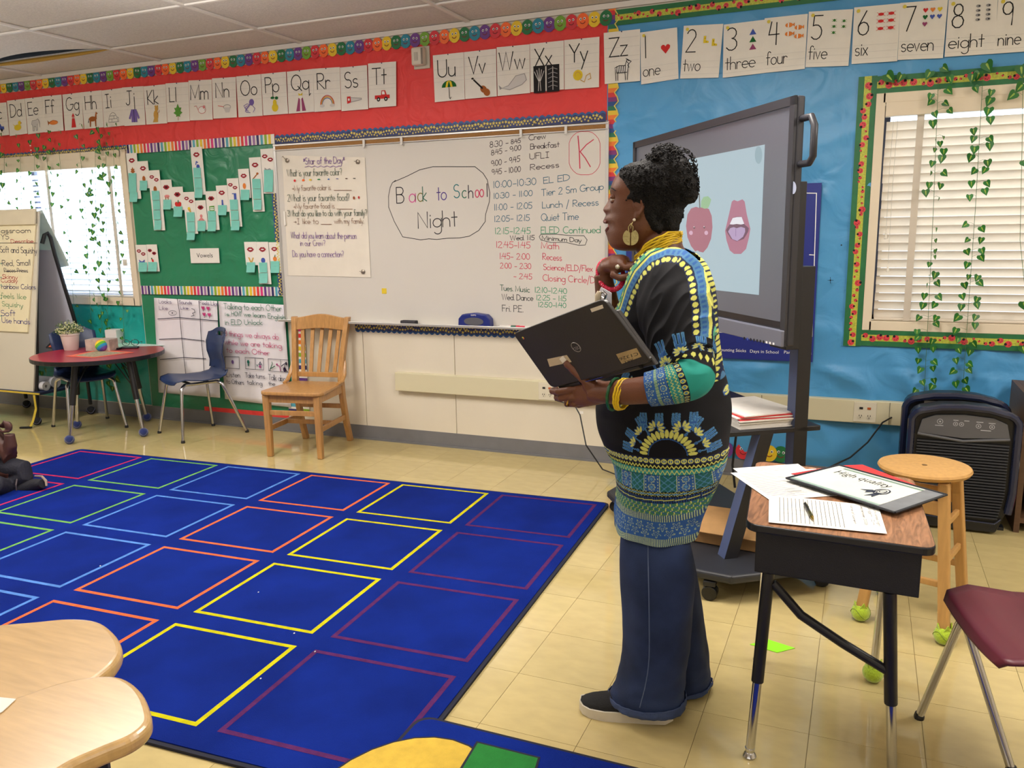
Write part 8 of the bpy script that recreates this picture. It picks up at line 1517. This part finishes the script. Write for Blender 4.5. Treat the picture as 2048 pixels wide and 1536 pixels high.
for k, cq in enumerate(((200, 70, 50), (60, 140, 70), (220, 180, 60))): MB().prism([p+nrm*.0006]+[p+nrm*.0006+ux*.0045*cos(a)+uy*.0045*sin(a) for a in [2*PI*(k+i/5)/3 for i in range(6)]], nrm*.0003, mat('emblem_%d' % k, cq, .5)).build('round_emblem', t)
# clipboard behind the laptop
c0 = [U(1203, 575, 2.14), U(1223, 586, 2.10), U(1224, 700, 2.10), U(1140, 700, 2.16)]; t = thing('clipboard', 'white clipboard with silver clip held behind the laptop top corner', 'clipboard', c0[2])
MB().prism([U(1202, 574, 2.15), U(1223, 586, 2.14), U(1223, 668, 2.14), U(1160, 668, 2.16)], (0, .004, 0), mat('clipboard_white', (206, 206, 216), .4)).build('board', t, bevel=.001)
MB().tube([U(1200, 588, 2.13), U(1206, 583, 2.128), U(1212, 589, 2.128), U(1209, 600, 2.13), U(1201, 602, 2.13)], .004, CHR, 8).build('clip', t, smooth=True)
MB().box(U(1205, 600, 2.132), (.022, .008, .020), CHR, Matrix.Rotation(.5, 3, 'Y')).build('clip_plate', t, bevel=.003)
MB().tube([U(1199, 583, 2.125), U(1196, 592, 2.124), U(1194, 603, 2.124), U(1188, 612, 2.124)], [.006, .009, .006, .003], mat('tan_ribbon', (208, 194, 166), .7), 8).build('ribbon', t, smooth=True)
# ---------------------------------------------------------------- seated child at the left edge
ch = thing('person', 'seated child at the left edge in dark trousers, raising one hand', 'person', (-4.78, 3.18, 0))
CSK = mat('child_skin', (78, 46, 40), .5, var=.08, vs=14); DRK = mat('dark_trousers', (34, 34, 46), .8, var=.15, vs=20, bump=.3, bs=80); Kx = lambda px, py, y=3.12: U(px, py, y+.0)
b = MB().m(CSK); cx = V((-4.82, 2.98, 0))
b.ball(cx+V((0, 0, .82)), (.085, .080, .105), None, 20, 14); b.ball(cx+V((.07, 0, .80)), (.02, .014, .016), None, 10, 8); b.tube([cx+V((0, 0, .76)), cx+V((0, 0, .64))], .042, None, 14)
b.loft([[cx+V((rx*cos(a), ry*sin(a), z)) for a in [2*PI*i/20 for i in range(20)]] for z, rx, ry in ((.04, .10, .14), (.15, .10, .14), (.35, .09, .13), (.55, .085, .14), (.64, .06, .10), (.67, .03, .04))])
for s in (-1, 1): b.ball(cx+V((0, s*.082, .81)), (.012, .008, .022), None, 8, 6)
sh = cx+V((.05, .12, .58)); el = Kx(22, 918); wr = Kx(19, 868)
b.tube([sh, sh.lerp(el, .5)+V((0, 0, -.03)), el, Kx(21, 892), wr], [.045, .040, .046, .036, .027], None, 14)
b.tube([Kx(-60, 860, 3.08), Kx(-25, 895, 3.10), Kx(6, 900, 3.12), Kx(20, 905, 3.12)], [.035, .040, .042, .036], None, 12)
b.ball(Kx(17, 853), (.026, .018, .032), None, 14, 10)
for k, (dx, dy) in enumerate(((-4, -8), (-8, -4), (-9, 1), (-8, 5))): p0 = Kx(15, 850+k*2); fing([p0+V((0, -.012+.009*k, 0)), Kx(15+dx*.8, 850+dy)+V((0, -.012+.009*k, 0)), Kx(15+dx*2, 852+dy*.6)+V((0, -.012+.009*k, -.004))], .0075, b)
fing([Kx(22, 862)+V((0, -.01, 0)), Kx(12, 862)+V((0, -.02, 0)), Kx(3, 857)+V((0, -.02, 0))], .0075, b)
b.tube([cx+V((.10, -.2, .62)), cx+V((0, .14, .60)), cx+V((.05, .20, .40)), cx+V((.16, .12, .28))], .036, None, 12) if 0 else b.tube([cx+V((0, -.13, .60)), cx+V((.04, -.20, .40)), cx+V((.18, -.12, .26))], [.042, .036, .026], None, 12)
for k in range(4): fing([cx+V((.18, -.10-.012*k, .26)), cx+V((.21, -.10-.012*k, .245)), cx+V((.235, -.10-.012*k, .232))], .007, b)
b.tube([cx+V((0, .08, .11)), Kx(30, 945, 3.12), Kx(10, 972, 3.10)], [.06, .045, .035], None, 12); b.tube([cx+V((0, -.08, .11)), cx+V((.26, -.14, .11)), cx+V((.30, .0, .075))], [.06, .045, .035], None, 12)
remesh(b.build('body', ch, smooth=True, auto=0), .005, 3)
b = MB().m(DRK); b.tube([cx+V((0, .09, .11)), Kx(-20, 938, 3.12), Kx(28, 937, 3.13), Kx(46, 938, 3.14), Kx(50, 950, 3.14), Kx(30, 965, 3.12), Kx(0, 978, 3.08), cx+V((.15, -.02, .075))], [.10, .075, .062, .054, .050, .054, .058, .055], None, 18)
b.tube([cx+V((0, -.09, .11)), cx+V((.26, -.14, .11)), cx+V((.33, .0, .075)), Kx(25, 978, 3.12)], [.095, .07, .055, .045], None, 16); b.ball(cx+V((0, 0, .10)), (.15, .18, .10), None, 16, 10)
remesh(b.build('trousers', ch, smooth=True, auto=0), .006, 3)
MB().loft([[cx+V((rx*cos(a), ry*sin(a), z)) for a in [2*PI*i/24 for i in range(24)]] for z, rx, ry in ((.12, .125, .165), (.3, .115, .155), (.5, .105, .155), (.60, .09, .15), (.645, .065, .11), (.66, .05, .06))], mat('grey_shirt', (150, 150, 160), .8, bump=.2, bs=60)).build('shirt', ch, smooth=True)
b = MB().m(HAIR); b.ball(cx+V((-.012, 0, .845)), (.092, .088, .095), None, 20, 14); b.build('hair', ch, smooth=True)
sh_ = MB().m(mat('dark_sneaker', (30, 30, 38), .8, bump=.3, bs=120)); sh_.tube([Kx(36, 978, 3.12), Kx(55, 975, 3.13), Kx(72, 969, 3.14), Kx(86, 967, 3.14)], [.036, .040, .036, .026], None, 16); so = sh_.build('sneaker', ch, smooth=True)
MB().tube([Kx(70, 952, 3.16), Kx(84, 953, 3.16), Kx(92, 962, 3.15), Kx(93, 972, 3.14)], [.005, .007, .008, .006], mat('sneaker_sole', (150, 130, 118), .7), 8).build('sole', so, smooth=True)
MB().tube([Kx(34, 958, 3.08), Kx(32, 970, 3.07), Kx(33, 982, 3.08)], .004, mat('cuff_trim', (110, 100, 100), .8), 6).build('cuff_trim', ch)
